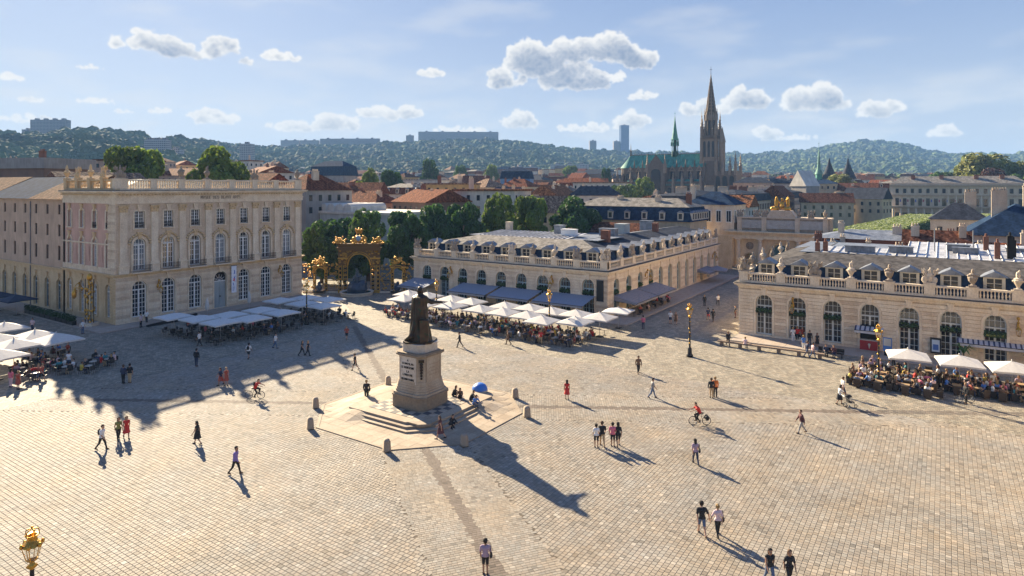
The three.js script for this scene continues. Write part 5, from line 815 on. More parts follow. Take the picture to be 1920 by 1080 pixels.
{
  const r = rng(404), walls = [[cream, 'cream'], [ochre, 'ochre'], [whitewall, 'white'], [pinkwall, 'pinkish'], [greywall, 'grey'], [cream, 'cream'], [brownwall, 'brown']], roofs = [[redtile, 'red tile'], [browntile, 'brown tile'], [orangetile, 'orange tile'], [paletile, 'pale tile'], [redtile, 'red tile'], [slate, 'grey slate'], [slateblue, 'blue slate']];
  const rows = [ // depth, from u, to u, eye-line drop of the ridge (metres below the eye), row words
    [186, -0.34, 0.085, 1.4, 'first row behind trees', 0], [236, -0.34, 0.11, -0.3, 'second row behind trees', 1], [300, -0.34, 0.12, -2.2, 'third old town row', 2], [380, -0.35, 0.14, -4.6, 'fourth old town row', 3], [480, -0.38, 0.17, -8.2, 'fifth old town row', 4], [620, -0.42, 0.2, -13.5, 'sixth old town row', 5], [800, -0.7, 0.22, -20.5, 'farthest old town row', 6],
    [222, 0.12, 0.34, 3.6, 'low roofs before the basilica', 1], [285, 0.12, 0.34, 2.6, 'second low roofs before the basilica', 2],
    [262, 0.37, 0.52, 0.6, 'front roofs right of basilica', 2], [350, 0.345, 0.62, -2.2, 'middle roofs right of basilica', 3], [520, 0.345, 0.8, -7, 'rear roofs right of basilica', 4], [700, 0.345, 0.8, -14, 'far roofs right of basilica', 5],
    [165, -0.545, -0.34, -2.6, 'roofs behind the museum', 1], [260, -0.74, -0.36, -9, 'second roofs behind the museum', 2], [400, -0.8, -0.36, -16, 'third roofs behind the museum', 3],
  ];
  for (const [d, ua, ub, drop, words, lvl] of rows) {
    let n = 0;
    for (let u = ua; u < ub; ) {
      const w = (lvl < 2 ? 11 + 8 * r() : 12 + 12 * r()), dd = d * (1 + (r() - 0.5) * 0.14), [x, z] = place(u + w / 2 / d, dd), base = terrainH(x, z) - 0.5;
      const [wm, wn] = pick(walls, r), [rm, rn] = pick(roofs, r), kind = r() < 0.56 ? 'gable' : r() < 0.6 ? 'hip' : r() < 0.7 ? 'mansard' : 'flat', rise = kind === 'flat' ? 0.6 : kind === 'mansard' ? 4.2 : 2.6 + 2.2 * r();
      const ridge = 18.8 - drop + (r() - 0.5) * (2.6 + lvl), h = Math.max(6, ridge - base - rise), dep = 9 + 6 * r(), turn = pick([0, 0, Math.PI / 2, 0.2, -0.3, 0.5], r);
      block('town_house', `${wn} house, ${rn} ${kind} roof, ${ORD[n]} from left, ${words}`, 'house', { x, z, w, d: dep, h, base, turn, wallM: wm, roofM: rm, upperM: kind === 'mansard' ? greyroof : undefined, roof: kind, rise, rows: lvl < 3 ? [h - 2.6, h - 5.6] : lvl < 5 ? [h - 2.8] : [], win: [0.95, 1.5], sides: ['s', 'e'], dorm: kind === 'mansard' && lvl < 4 ? 3 : 0, chim: lvl < 6 ? Array.from({ length: 1 + Math.floor(r() * 2.4) }, () => [(r() - 0.5) * w * 0.8, (r() - 0.5) * dep * 0.4, 1.8 + 1.6 * r(), pick([0.8, 1.3, 1.9], r)]) : [], group: 'houses of the old town' });
      n++; u += w * (0.86 + 0.25 * r()) / d;
    }
  }
  const at = (u, d) => { const [x, z] = place(u, d); return { x, z, base: terrainH(x, z) - 0.5 }; };
  // single landmarks among the roofs
  block('large_town_building', 'big brown building with blank upper wall at the left edge', 'building', { ...at(-0.755, 168), w: 30, d: 14, h: 24, turn: 0.35, wallM: brownwall, roofM: greywall, roof: 'flat', rise: 2.6, chim: [[11, 4, 3.4, 1.6]] });
  block('gable_house', 'brown gable wall with pale tile roof above the blue zinc at the left edge', 'house', { x: -146, z: -64, w: 16, d: 13, h: 18.6, turn: Math.PI / 2, wallM: pinkwall, roofM: paletile, roof: 'gable', rise: 3.2, eave: 0.5, sides: [], chim: [[2, -2, 2.4, 0.8]] });
  block('blue_wall_building', 'bright blue clad building with dark roof in the old town', 'building', { ...at(0.008, 330), w: 15, d: 12, h: 21.6, turn: 0.4, wallM: mat('bluewall', lin(0.07, 0.2, 0.42), { roughness: 0.5 }), roofM: slateblue, roof: 'mansard', rise: 6 });
  block('brick_mansard_house', 'long house with red brick gable and dark dormered mansard', 'house', { ...at(0.108, 330), w: 28, d: 13, h: 15.6, turn: 0.25, wallM: pinkwall, roofM: redtile, upperM: redtile, roof: 'mansard', rise: 6.4, dorm: 7, rows: [10, 13], frame: true, chim: [[-12, 1, 3, 2]] });
  block('white_flat_building', 'low white flat-roofed building with a band of windows', 'building', { ...at(-0.15, 330), w: 38, d: 12, h: 20.6, turn: 0.1, wallM: whitewall, roofM: greywall, roof: 'flat', rise: 0.5, rows: [17.6], cols: 9, win: [2.6, 1.6] });
  block('dark_mansard_building', 'tall dark blue mansard building with chimneys left of the old town', 'building', { ...at(-0.275, 390), w: 24, d: 14, h: 22, turn: 0.2, wallM: greywall, roofM: slateblue, roof: 'mansard', rise: 9, chim: [[-6, 0, 3, 1.6], [5, 1, 3, 1.8]], rows: [17] });
  block('white_gable_house', 'steep white-roofed gable house by the thin green spire', 'house', { ...at(0.452, 330), w: 9, d: 10, h: 17, turn: 1.0, wallM: greywall, roofM: whitewall, roof: 'gable', rise: 8 });
  for (const [u, n] of [[0.49, 'left'], [0.519, 'right']]) { const p = at(u, 430), t = thing('conical_tower', `slate cone on the ${n} of the twin gate towers`, 'tower', [p.x, p.base, p.z], 0, 'twin gate towers'); part(t, 'shaft', join(cyl(4.2, 4.2, 24 - p.base + 0, 0, 0, 0, 12)), greywall); part(t, 'cone', join(lathe([[5.2, 24 - p.base], [3.0, 29 - p.base], [1.0, 34 - p.base], [0.5, 36.4 - p.base], [0.1, 38 - p.base]], 12)), slate); part(t, 'finial', join(rod(V(0, 37.5 - p.base, 0), V(0, 40.5 - p.base, 0), 0.14, 0.04, 4)), lead); }
  { const p = at(0.474, 430), t = thing('church_spire', 'thin pale green church spire right of the arch statue', 'spire', [p.x, 0, p.z]); part(t, 'lantern', join(cyl(2.2, 2, 10, 0, 17, 0, 8)), copper); part(t, 'spire', join(lathe([[2.6, 27], [1.1, 31], [0.6, 38], [0.1, 45.5]], 8), rod(V(0, 45, 0), V(0, 49, 0), 0.12, 0.05, 4), bx(0.9, 0.16, 0.16, 0, 47.4, 0)), mat('copperpale', lin(0.3, 0.46, 0.38), { map: 'patina' })); part(t, 'base', join(bx(7, 17, 7)), greywall); }
}
// ---------- tower blocks and slabs on the plateau ----------
tex('slabWindows', 128, (u, v) => { const a = (u * 16) % 1, b = (v * 16) % 1, w = a > 0.18 && a < 0.82 && b > 0.3 && b < 0.78; const q = w ? 0.45 : 0.9; return [q, q, q * 1.02]; }, { srgb: true, tile: 44 });
{
  const conc = mat('concrete', lin(0.36, 0.33, 0.32), { map: 'slabWindows' }), pale = mat('paleslab', lin(0.5, 0.47, 0.45), { map: 'slabWindows' }), blue = mat('blueglasstower', lin(0.1, 0.2, 0.4), { map: 'slabWindows', roughness: 0.35 });
  const hi = (label, ua, ub, yTop, d, m, turn, parts, base0) => {
    const [x, z] = place((ua + ub) / 2, d), w = (ub - ua) * d, base = base0 ?? terrainH(x, z) - 6, t = thing('tower_block', label, 'tower block', [x, base, z], turn, 'tower blocks on the hills'), top = 18.8 + yTop * d - base;
    part(t, 'facade', join(bx(w, top, 14)), m);
    for (let k = 0; k < parts; k++) part(t, 'roof_housing', join(bx(Math.min(6, w * 0.3), 3, 6)), conc).position.set(-w / 2 + w * (k + 0.5) / parts, top, 0);
    return t;
  };
  hi('stepped concrete block on the left hilltop', -0.74, -0.685, 0.103, 1250, conc, YAW, 4); hi('narrow low wing left of the stepped concrete block', -0.753, -0.742, 0.088, 1250, conc, YAW, 1);
  hi('long slab block on the middle of the ridge', -0.144, -0.021, 0.0845, 1940, pale, YAW + 0.05, 5); hi('small tower left of the long ridge slab', -0.163, -0.152, 0.079, 1940, conc, YAW, 1);
  hi('slab block left of the ridge, leftmost of three', -0.356, -0.328, 0.0715, 1900, pale, YAW, 2); hi('slab block left of the ridge, middle of three', -0.326, -0.298, 0.0715, 1900, pale, YAW, 2); hi('slab block left of the ridge, long right one', -0.296, -0.204, 0.074, 1900, conc, YAW - 0.05, 4);
  hi('tall blue glass tower on the skyline left of the basilica', 0.1664, 0.180, 0.0947, 2150, blue, YAW + 0.3, 1); hi('short grey tower touching the blue glass tower', 0.1565, 0.1655, 0.070, 2150, conc, YAW, 1); hi('small tower left of the blue glass tower', 0.1195, 0.130, 0.0708, 2150, conc, YAW, 1);
  hi('white flats above the museum trees', -0.564, -0.53, 0.072, 880, pale, YAW, 3); hi('lower white flats right of the museum trees', -0.527, -0.51, 0.058, 900, pale, YAW, 1); hi('white tower left of the old town', -0.418, -0.4, 0.066, 1000, pale, YAW, 1);
  hi('white flats at the hill foot, left group', 0.0, 0.042, 0.031, 1120, pale, YAW + 0.4, 2); hi('white flats at the hill foot, right group', 0.06, 0.118, 0.034, 1150, pale, YAW - 0.3, 3); hi('white flats left of the hill foot trees', -0.67, -0.6, 0.046, 800, pale, YAW, 2);
  // pale houses scattered at the foot of the hills
  const r = rng(808), wg = join(bx(10, 9, 9)), rg = tri([[[-5.4, 9, 5], [5.4, 9, 5], [5.4, 12.4, 0], [-5.4, 12.4, 0]], [[5.4, 9, -5], [-5.4, 9, -5], [-5.4, 12.4, 0], [5.4, 12.4, 0]], [[-5, 9, 4.5], [-5, 12.2, 0], [-5, 9, -4.5]], [[5, 9, 4.5], [5, 9, -4.5], [5, 12.2, 0]]]);
  for (let i = 0; i < 150; i++) { const u = -0.5 + 1.3 * r(), d = 860 + 520 * r() * r() + 150 * r(), [x, z] = place(u, d), t = thing('hill_foot_house', 'small pale house scattered at the foot of the hills', 'house', [x, terrainH(x, z) - 0.5 + 4 * r(), z], r() * 3, 'pale houses at the foot of the hills'); part(t, 'wall', wg, pick([whitewall, whitewall, cream, pinkwall], r)); part(t, 'roof', rg, pick([redtile, browntile, slate, greyroof], r)); }
}
// ---------- woods on the hills ----------
{
  const r = rng(909), gs = []; for (const [x, y, z, s] of [[0, 0, 0, 1], [0.75, -0.18, 0.3, 0.75], [-0.6, -0.2, 0.55, 0.8], [0.1, -0.25, -0.8, 0.7]]) { const g = new THREE.IcosahedronGeometry(s, 2), p = g.attributes.position; for (let i = 0; i < p.count; i++) { const q = 1 + 0.35 * noise2(p.getX(i) * 3.1 + x * 9, p.getY(i) * 3.1 + p.getZ(i) * 2.3); p.setXYZ(i, p.getX(i) * q + x, p.getY(i) * q * 0.95 + y, p.getZ(i) * q + z); } g.computeVertexNormals(); gs.push(clean(g)); }
  const clump = mergeGeometries(gs); clump.deleteAttribute('uv'); const ms = [], cs = [], m4 = new THREE.Matrix4(), qn = new THREE.Quaternion();
  const addT = (x, z, s, y) => { qn.setFromAxisAngle(V(0, 1, 0), r() * 6.28); m4.compose(V(x, y + s * 0.55, z), qn, V(s, s * (0.8 + 0.5 * r()), s)); ms.push(m4.clone()); const k = 0.45 + 0.75 * r() + 0.75 * noise2(x / 130, z / 130), w = r(); cs.push(lin((0.045 + 0.035 * w) * k, (0.085 + 0.02 * w) * k, 0.026 * k)); };
  for (let a = -45; a < 45; ) {
    const [, d] = ridgeOf(a), foot = d * 0.56; let da = 0;
    for (let q = foot * 0.97; q < d + 70; ) { const sp = (6 + q / 420) * (0.7 + 0.7 * r()), [x, z] = polar(a + (r() - 0.5) * 0.9, q + (r() - 0.5) * 30); if (fbm(x / 170, z / 170, 2) > -0.32 || q > d - 60) addT(x, z, sp * (0.6 + 0.5 * r()), terrainH(x, z)); q += sp * (0.95 + 0.4 * r()); da = sp; }
    a += 0.3;
  }
  for (let i = 0; i < 2600; i++) { const u = -0.85 + 1.7 * r(), d = 560 + 900 * Math.sqrt(r()), [x, z] = place(u, d); if (noise2(x / 120, z / 120) > -0.1) addT(x, z, 4 + 4 * r(), terrainH(x, z)); }
  const f = new THREE.InstancedMesh(clump, mat('forest', lin(1, 1, 1), { roughness: 1 }), ms.length); ms.forEach((m, i) => { f.setMatrixAt(i, m); f.setColorAt(i, cs[i]); }); f.name = 'hillside_forest'; tag(f, 'dense deciduous forest covering the hills behind the city', 'forest', null, 'stuff'); scene.add(f); console.log('forest', ms.length);
}
// ---------- trees among the roofs ----------
{
  const at = (u, d) => { const [x, z] = place(u, d); return [x, z, terrainH(x, z)]; };
  for (const [u, d, top, w, leaf, label] of [[-0.222, 270, 26.2, 11, LEAF.light, 'yellow-green tree between the old town roofs'], [-0.188, 280, 27, 12, LEAF.dark, 'dark round tree between the old town roofs'], [-0.128, 420, 37, 14, LEAF.dark, 'dark spreading tree above the white flat building'], [0.172, 300, 21.5, 16, LEAF.light, 'light green tree left of the basilica'], [0.2, 330, 23.5, 14, LEAF.light, 'light green tree touching the basilica apse'], [0.506, 380, 27, 22, LEAF.yellow, 'yellow-green tree below the twin gate towers'], [0.733, 340, 36.5, 34, LEAF.yellow, 'huge pale green tree behind the palace'], [0.79, 335, 34.5, 26, LEAF.yellow, 'huge pale green tree at the right edge'], [0.70, 350, 31, 18, LEAF.yellow, 'pale green tree left of the huge tree'], [0.662, 345, 27.5, 16, LEAF.dark, 'dark green tree above the palace roof'], [0.745, 320, 28, 20, LEAF.red, 'dark red copper beech behind the palace'], [0.785, 318, 27, 14, LEAF.mid, 'green tree right of the copper beech'], [-0.08, 520, 36, 14, LEAF.mid, 'green tree far behind the blue clad building'], [0.09, 620, 40, 18, LEAF.light, 'light tree beyond the brick mansard house'], [-0.03, 560, 38, 16, LEAF.light, 'light tree beyond the middle roofs'], [0.145, 430, 34, 8, LEAF.dark, 'narrow dark conifer left of the basilica']]) { const [x, z, b] = at(u, d); tree(label, x, z, top - b, w, leaf, b, 'park_tree', 0.12); }
}

// ---------- distance-field mesher for figures ----------
function smin(a, b, k) { const h = clamp(0.5 + 0.5 * (b - a) / k); return mix(b, a, h) - k * h * (1 - h); }
function capsule(p, a, b, ra, rb) { const bx_ = b[0] - a[0], by = b[1] - a[1], bz = b[2] - a[2], px = p[0] - a[0], py = p[1] - a[1], pz = p[2] - a[2], t = clamp((px * bx_ + py * by + pz * bz) / (bx_ * bx_ + by * by + bz * bz + 1e-9)); const dx = px - bx_ * t, dy = py - by * t, dz = pz - bz * t; return [Math.sqrt(dx * dx + dy * dy + dz * dz) - mix(ra, rb, t), t]; }
function surfaceNet(f, lo, hi, cell) {                    // f(p) -> distance; returns {pos, idx}
  const n = [0, 1, 2].map((i) => Math.ceil((hi[i] - lo[i]) / cell) + 1), [nx, ny, nz] = n, val = new Float32Array(nx * ny * nz), p = [0, 0, 0];
  for (let k = 0; k < nz; k++) for (let j = 0; j < ny; j++) for (let i = 0; i < nx; i++) { p[0] = lo[0] + i * cell; p[1] = lo[1] + j * cell; p[2] = lo[2] + k * cell; val[(k * ny + j) * nx + i] = f(p); }
  const id = new Int32Array(nx * ny * nz).fill(-1), pos = [], idx = [], at = (i, j, k) => (k * ny + j) * nx + i;
  const E = [[0, 1], [2, 3], [4, 5], [6, 7], [0, 2], [1, 3], [4, 6], [5, 7], [0, 4], [1, 5], [2, 6], [3, 7]];
  for (let k = 0; k < nz - 1; k++) for (let j = 0; j < ny - 1; j++) for (let i = 0; i < nx - 1; i++) {
    const v = []; let m = 0; for (let q = 0; q < 8; q++) { const s = val[at(i + (q & 1), j + ((q >> 1) & 1), k + (q >> 2))]; v.push(s); if (s < 0) m |= 1 << q; }
    if (m === 0 || m === 255) continue;
    let x = 0, y = 0, z = 0, c = 0;
    for (const [a, b] of E) { if ((v[a] < 0) === (v[b] < 0)) continue; const t = v[a] / (v[a] - v[b]); x += mix(a & 1, b & 1, t); y += mix((a >> 1) & 1, (b >> 1) & 1, t); z += mix(a >> 2, b >> 2, t); c++; }
    id[at(i, j, k)] = pos.length / 3; pos.push(lo[0] + (i + x / c) * cell, lo[1] + (j + y / c) * cell, lo[2] + (k + z / c) * cell);
  }
  for (let k = 1; k < nz - 1; k++) for (let j = 1; j < ny - 1; j++) for (let i = 1; i < nx - 1; i++) {
    const s = val[at(i, j, k)] < 0;
    const quad = (a, b, c, d, flip) => { if (a < 0 || b < 0 || c < 0 || d < 0) return; flip ? idx.push(a, c, b, a, d, c) : idx.push(a, b, c, a, c, d); };
    if (s !== val[at(i + 1, j, k)] < 0) quad(id[at(i, j - 1, k - 1)], id[at(i, j, k - 1)], id[at(i, j, k)], id[at(i, j - 1, k)], !s);
    if (s !== val[at(i, j + 1, k)] < 0) quad(id[at(i - 1, j, k - 1)], id[at(i - 1, j, k)], id[at(i, j, k)], id[at(i, j, k - 1)], !s);
    if (s !== val[at(i, j, k + 1)] < 0) quad(id[at(i - 1, j - 1, k)], id[at(i, j - 1, k)], id[at(i, j, k)], id[at(i - 1, j, k)], !s);
  }
  return { pos, idx };
}
function netGeo(net) { const g = new THREE.BufferGeometry(); g.setAttribute('position', new THREE.Float32BufferAttribute(net.pos, 3)); g.setIndex(net.idx); g.computeVertexNormals(); return g; }

// ---------- the monument ----------
const oct = (h, c) => [[-h, -h + c], [-h + c, -h], [h - c, -h], [h, -h + c], [h, h - c], [h - c, h], [-h + c, h], [-h, h - c]];
const slab = (pts, y0, y1) => { const g = poly(pts.map(([x, z]) => [x, -z]), y1 - y0); g.rotateX(-Math.PI / 2); g.translate(0, y0, 0); return g; };
{
  const pm = mat('platformstone', lin(0.4, 0.325, 0.245), { map: 'stone', roughness: 0.8, bump: 'grain', bs: 0.003 }), pm2 = mat('platformstoneB', lin(0.34, 0.275, 0.205), { map: 'stone', roughness: 0.8 }), chk = mat('checkdark', lin(0.09, 0.09, 0.1), { map: 'stone', roughness: 0.6 }), chl = mat('checklight', lin(0.46, 0.39, 0.31), { map: 'stone', roughness: 0.6 });
  const t = thing('monument_platform', 'eight-sided pale paved platform with steps under the statue', 'platform', [MX, 0, MZ]);
  const H8 = 7.5, c8 = 3.7, body = oct(H8 - 0.02, c8);
  part(t, 'bed', join(slab(oct(H8, c8), -0.1, 0.03)), pm2);
  // slabs of the platform, one by one, rising gently behind so that the steps show only towards the viewer
  const r = rng(61), inside = (x, z, h = H8, c = c8) => Math.max(Math.abs(x), Math.abs(z)) < h && Math.abs(x) + Math.abs(z) < 2 * h - c;
  const rise = (x, z) => { const s = (x + z) / 1.414; return 0.035 + 0.44 * sstep(2.6, 0.4, s) * sstep(7.4, 5.0, Math.max(Math.abs(x), Math.abs(z), (Math.abs(x) + Math.abs(z)) / 1.45)); };
  const kerb = part(t, 'kerb', join(slabRing(H8 + 0.22, c8 + 0.1, H8, c8, -0.05, 0.06)), pm2);
  for (let i = -8; i < 8; i++) for (let j = -8; j < 8; j++) {
    const w = 0.94, x = i * w + w / 2, z = j * w + w / 2; if (!inside(x, z, H8 - 0.3, c8 - 0.1)) continue;
    const q = (a, b) => { let X = x + a * w * 0.49, Zz = z + b * w * 0.49; return [X, rise(X, Zz), Zz]; };
    part(t, 'paving_slab', tri([[q(-1, 1), q(1, 1), q(1, -1), q(-1, -1)]]), r() < 0.35 ? pm2 : pm).position.y = r() * 0.004;
  }
  // three steps on the two near sides
  for (let k = 0; k < 3; k++) { const h = 4.75 - k * 0.42, c = 2.0; part(t, 'step', join(slab([[h - 8.3, h], [h - c, h], [h, h - c], [h, h - 8.9], [h - 3, h - 8.9], [h - 8.3, h - 4]], 0.0 + k * 0.004, 0.16 * (k + 1))), k % 2 ? pm2 : pm); }
  for (let i = -5; i < 5; i++) for (let j = -5; j < 5; j++) { const w = 0.6, x = i * w + w / 2, z = j * w + w / 2; if (Math.abs(x) < 1.9 && Math.abs(z) < 1.9) continue; if (x + z > 4.6) continue; part(t, 'checker_tile', once('chkt', () => join(bx(0.58, 0.02, 0.58))), (i + j) & 1 ? chk : chl).position.set(x, 0.482, z); }
  part(t, 'upper_floor', join(slab(oct(3.75, 0.6), 0.3, 0.478)), pm2);
}
function slabRing(h, c, h2, c2, y0, y1) { const s = new THREE.Shape(oct(h, c).map((p) => new THREE.Vector2(p[0], -p[1]))); s.holes.push(new THREE.Path(oct(h2, c2).reverse().map((p) => new THREE.Vector2(p[0], -p[1])))); const g = new THREE.ExtrudeGeometry(s, { depth: y1 - y0, bevelEnabled: false }); g.rotateX(-Math.PI / 2); g.translate(0, y0, 0); return clean(g); }
[[-44.4, -36.5, 'at the left corner of the platform'], [-40.9, -33.1, 'at the lower left corner of the platform'], [-32.9, -33.3, 'at the front left of the platform'], [-28.9, -37.1, 'at the front right, in the statue shadow'], [-28.3, -44.6, 'at the right corner of the platform'], [-31.7, -48.0, 'at the upper right of the platform'], [-43.7, -44.4, 'at the rear left beside the pedestal']].forEach(([x, z, w]) => { const t = thing('stone_bollard', `short square stone bollard ${w}`, 'bollard', [x, 0, z], 0.3, 'stone bollards round the platform'); part(t, 'shaft', once('bol', () => join(lathe([[0.001, 0], [0.34, 0], [0.34, 0.1], [0.29, 0.75], [0.2, 0.9], [0.001, 0.94]], 4))), weathered); });
{
  const t = thing('statue_pedestal', 'tall pale stone pedestal with inscribed panels on the platform', 'pedestal', [MX - 0.2, 0.5, MZ - 0.2]);
  t.scale.set(0.93, 0.93, 0.93);
  const st = mat('pedstone', lin(0.44, 0.365, 0.28), { map: 'stone', bump: 'rough', bs: 0.015 }), stD = mat('pedstoneD', lin(0.29, 0.23, 0.165), { map: 'stone', bump: 'rough', bs: 0.02 }), mb = mat('pedmarble', lin(0.62, 0.57, 0.51), { map: 'stone', roughness: 0.5 });
  const prof = (h, c, y0, y1) => slab(oct(h, c), y0, y1);
  part(t, 'plinth', join(prof(2.05, 0.62, 0, 1.05), prof(2.12, 0.64, 1.02, 1.14)), stD);
  const flare = []; for (let k = 0; k < 6; k++) { const q = k / 6; flare.push(prof(2.0 - 0.4 * Math.sqrt(q), 0.6 - 0.1 * q, 1.14 + k * 0.2, 1.14 + (k + 1) * 0.2 + 0.002)); }
  part(t, 'scrolled_foot', join(flare), st);
  part(t, 'die', join(prof(1.58, 0.5, 2.34, 4.5)), st);
  part(t, 'cornice', join(prof(1.66, 0.5, 4.5, 4.6), prof(1.8, 0.54, 4.6, 4.74), prof(1.72, 0.5, 4.74, 4.84)), stD);
  part(t, 'upper_block', join(prof(1.35, 0.5, 4.84, 5.5), prof(1.42, 0.52, 5.5, 5.6)), mb);
  for (const turn of [0, Math.PI / 2]) {
    const P = part(t, turn ? 'east_panel' : 'inscribed_panel', join(bx(1.7, 2.5, 0.06), bx(1.95, 0.1, 0.12, 0, 2.5, 0), bx(0.1, 2.5, 0.12, -0.92, 0, 0), bx(0.1, 2.5, 0.12, 0.92, 0, 0), bx(1.95, 0.1, 0.12, 0, -0.1, 0)), turn ? st : mb);
    P.position.set(turn ? 1.6 : 0, 1.9, turn ? 0 : 1.6); P.rotation.y = turn;
    const rowsT = turn ? [] : [['A', 2.2], ['STANISLAS', 1.9], ['LE BIENFAISANT', 1.55], ['LA', 1.2], ['LORRAINE', 0.9], ['RECONNAISSANTE', 0.5]];
    part(P, 'lettering', turn ? join([1.9, 1.6, 1.3, 1.0].map((y) => bx(1.3, 0.02, 0.02, 0, y, 0.04))) : join(rowsT.map(([s, y]) => move(textStrip(s, Math.min(1.5, s.length * 0.15), 0.17).clone(), 0, y, 0.045))), turn ? stD : mat('letterblack', lin(0.04, 0.035, 0.03)));
  }
  part(t, 'bronze_garland', join(bx(0.5, 0.24, 0.16, 0, 4.1, 0), ...Array.from({ length: 6 }, (_, i) => ball(0.17 - i * 0.012, 0, 3.95 - i * 0.25, 0.05, 1, 1, 0.7, 6))), bronze).position.set(1.36, 0, 1.36); t.children[t.children.length - 1].rotation.y = Math.PI / 4;
  part(t, 'bronze_mask', join(bx(0.55, 0.14, 0.1, 0, 1.2, 0)), bronze).position.set(1.66, 0, 1.66); t.children[t.children.length - 1].rotation.y = Math.PI / 4;
}
{ // robed bronze figure seen from behind, right arm stretched out, cloak falling to the feet
  const f = (p) => {
    const [x, y, z] = p = [-p[0], p[1], p[2]]; let d = 9;
    const add = (a, b, ra, rb, k = 0.12) => { d = smin(d, capsule(p, a, b, ra, rb)[0], k); };
    add([0, 3.78, 0.04], [0, 3.98, 0.08], 0.21, 0.19, 0.06);                       // head
    add([0, 3.35, 0], [0, 3.7, 0.03], 0.13, 0.13);
    add([-0.36, 3.22, 0], [0.36, 3.22, 0], 0.27, 0.27, 0.2); add([0, 2.3, 0], [0, 3.1, 0], 0.5, 0.5, 0.2);   // shoulders, chest
    add([0.42, 3.2, 0], [0.86, 2.98, 0.2], 0.2, 0.17); add([0.86, 2.98, 0.2], [1.42, 2.92, 0.5], 0.15, 0.1);  // pointing arm (to his right)
    add([-0.46, 3.15, 0], [-0.62, 2.55, 0.12], 0.2, 0.17); add([-0.62, 2.55, 0.12], [-0.3, 2.25, 0.5], 0.15, 0.1);
    add([0.22, 0.2, 0.1], [0.22, 2.3, 0], 0.26, 0.36, 0.25); add([-0.2, 0.2, 0.22], [-0.2, 2.3, 0], 0.24, 0.36, 0.25);
    add([0.24, 0.12, 0.1], [0.28, 0.12, 0.5], 0.15, 0.12); add([-0.22, 0.12, 0.2], [-0.25, 0.12, 0.6], 0.15, 0.12);
    // cloak: flattened cone behind, with folds
    const h = clamp(y / 3.3), rad = mix(0.98, 0.52, Math.pow(h, 0.7)), ang = Math.atan2(x, -(z + 0.12)), q = Math.hypot(x * 0.92, z + 0.12) - rad * (0.9 + 0.035 * Math.sin(ang * 11 + y * 1.1) + 0.05 * Math.sin(ang * 5 - y * 2.0)); const cl = Math.max(q, y - 3.4, 0.03 - y, (z - 0.28) * 0.9); d = smin(d, cl, 0.16);
    add([-0.95, 0.12, -0.5], [-0.4, 0.5, -0.85], 0.16, 0.2, 0.2); add([-0.5, 0.5, -0.85], [0.3, 2.6, -0.45], 0.14, 0.12, 0.1);   // train and a big slanting fold
    return d;
  };
  const t = thing('bronze_statue', 'bronze statue of a cloaked man pointing, seen from behind, on the pedestal', 'statue', [MX - 0.2, 5.72, MZ - 0.2], Math.PI + 0.42);
  t.scale.setScalar(1.1);
  const net = surfaceNet(f, [-1.7, -0.1, -1.25], [1.4, 4.3, 0.85], 0.055); part(t, 'figure', metreUV(netGeo(net)), bronze);
  part(t, 'hair', metreUV(netGeo(surfaceNet((p) => { const d = capsule(p, [0, 3.86, -0.02], [0, 4.0, 0.0], 0.25, 0.2)[0]; return Math.max(d, p[2] - 0.1) + 0.02 * noise2(p[0] * 14, p[1] * 14); }, [-0.4, 3.5, -0.4], [0.4, 4.4, 0.4], 0.05))), bronze);
  part(t, 'hand', join(ball(0.1, 1.47, 2.92, 0.53, 1, 0.7, 1, 6), ...[-1, 0, 1, 2].map((k) => rod(V(1.5, 2.92 + k * 0.02, 0.54 + k * 0.035), V(1.62 + (k === 1 ? 0.1 : 0.0), 2.88 + (k === 1 ? 0.04 : -0.04), 0.6 + k * 0.04), 0.032, 0.022, 5)), rod(V(1.46, 2.96, 0.5), V(1.54, 3.04, 0.56), 0.03, 0.022, 5)).scale(-1, 1, 1), bronze);
  part(t, 'support_block', join(bx(0.62, 1.7, 0.6, -0.55, 0.0, -0.72, 0.25), bx(0.7, 0.1, 0.68, -0.55, 1.68, -0.72, 0.25)), mat('bronzeplain', lin(0.12, 0.075, 0.045), { roughness: 0.5, metalness: 0.5, map: 'bronze' }));
  part(t, 'base', join(slab(oct(1.15, 0.4), -0.02, 0.1)), bronze);
}
{ const t = thing('blue_dome', 'small blue and white domed umbrella standing behind the pedestal', 'umbrella', [-35.0, 0, -47.2]); part(t, 'canopy', (() => { const g = clean(new THREE.SphereGeometry(0.72, 14, 6, 0, 6.2832, 0, Math.PI / 2)); g.scale(1, 0.85, 1); g.translate(0, 0.42, 0); return metreUV(g); })(), mat('bluecloth', lin(0.03, 0.16, 0.55), { roughness: 0.45 })); part(t, 'rim', join(lathe([[0.72, 0.42], [0.73, 0.3], [0.66, 0.22]], 14)), whitewall); part(t, 'stand', join(cyl(0.25, 0.1, 0.4, 0, 0, 0, 8)), iron); }

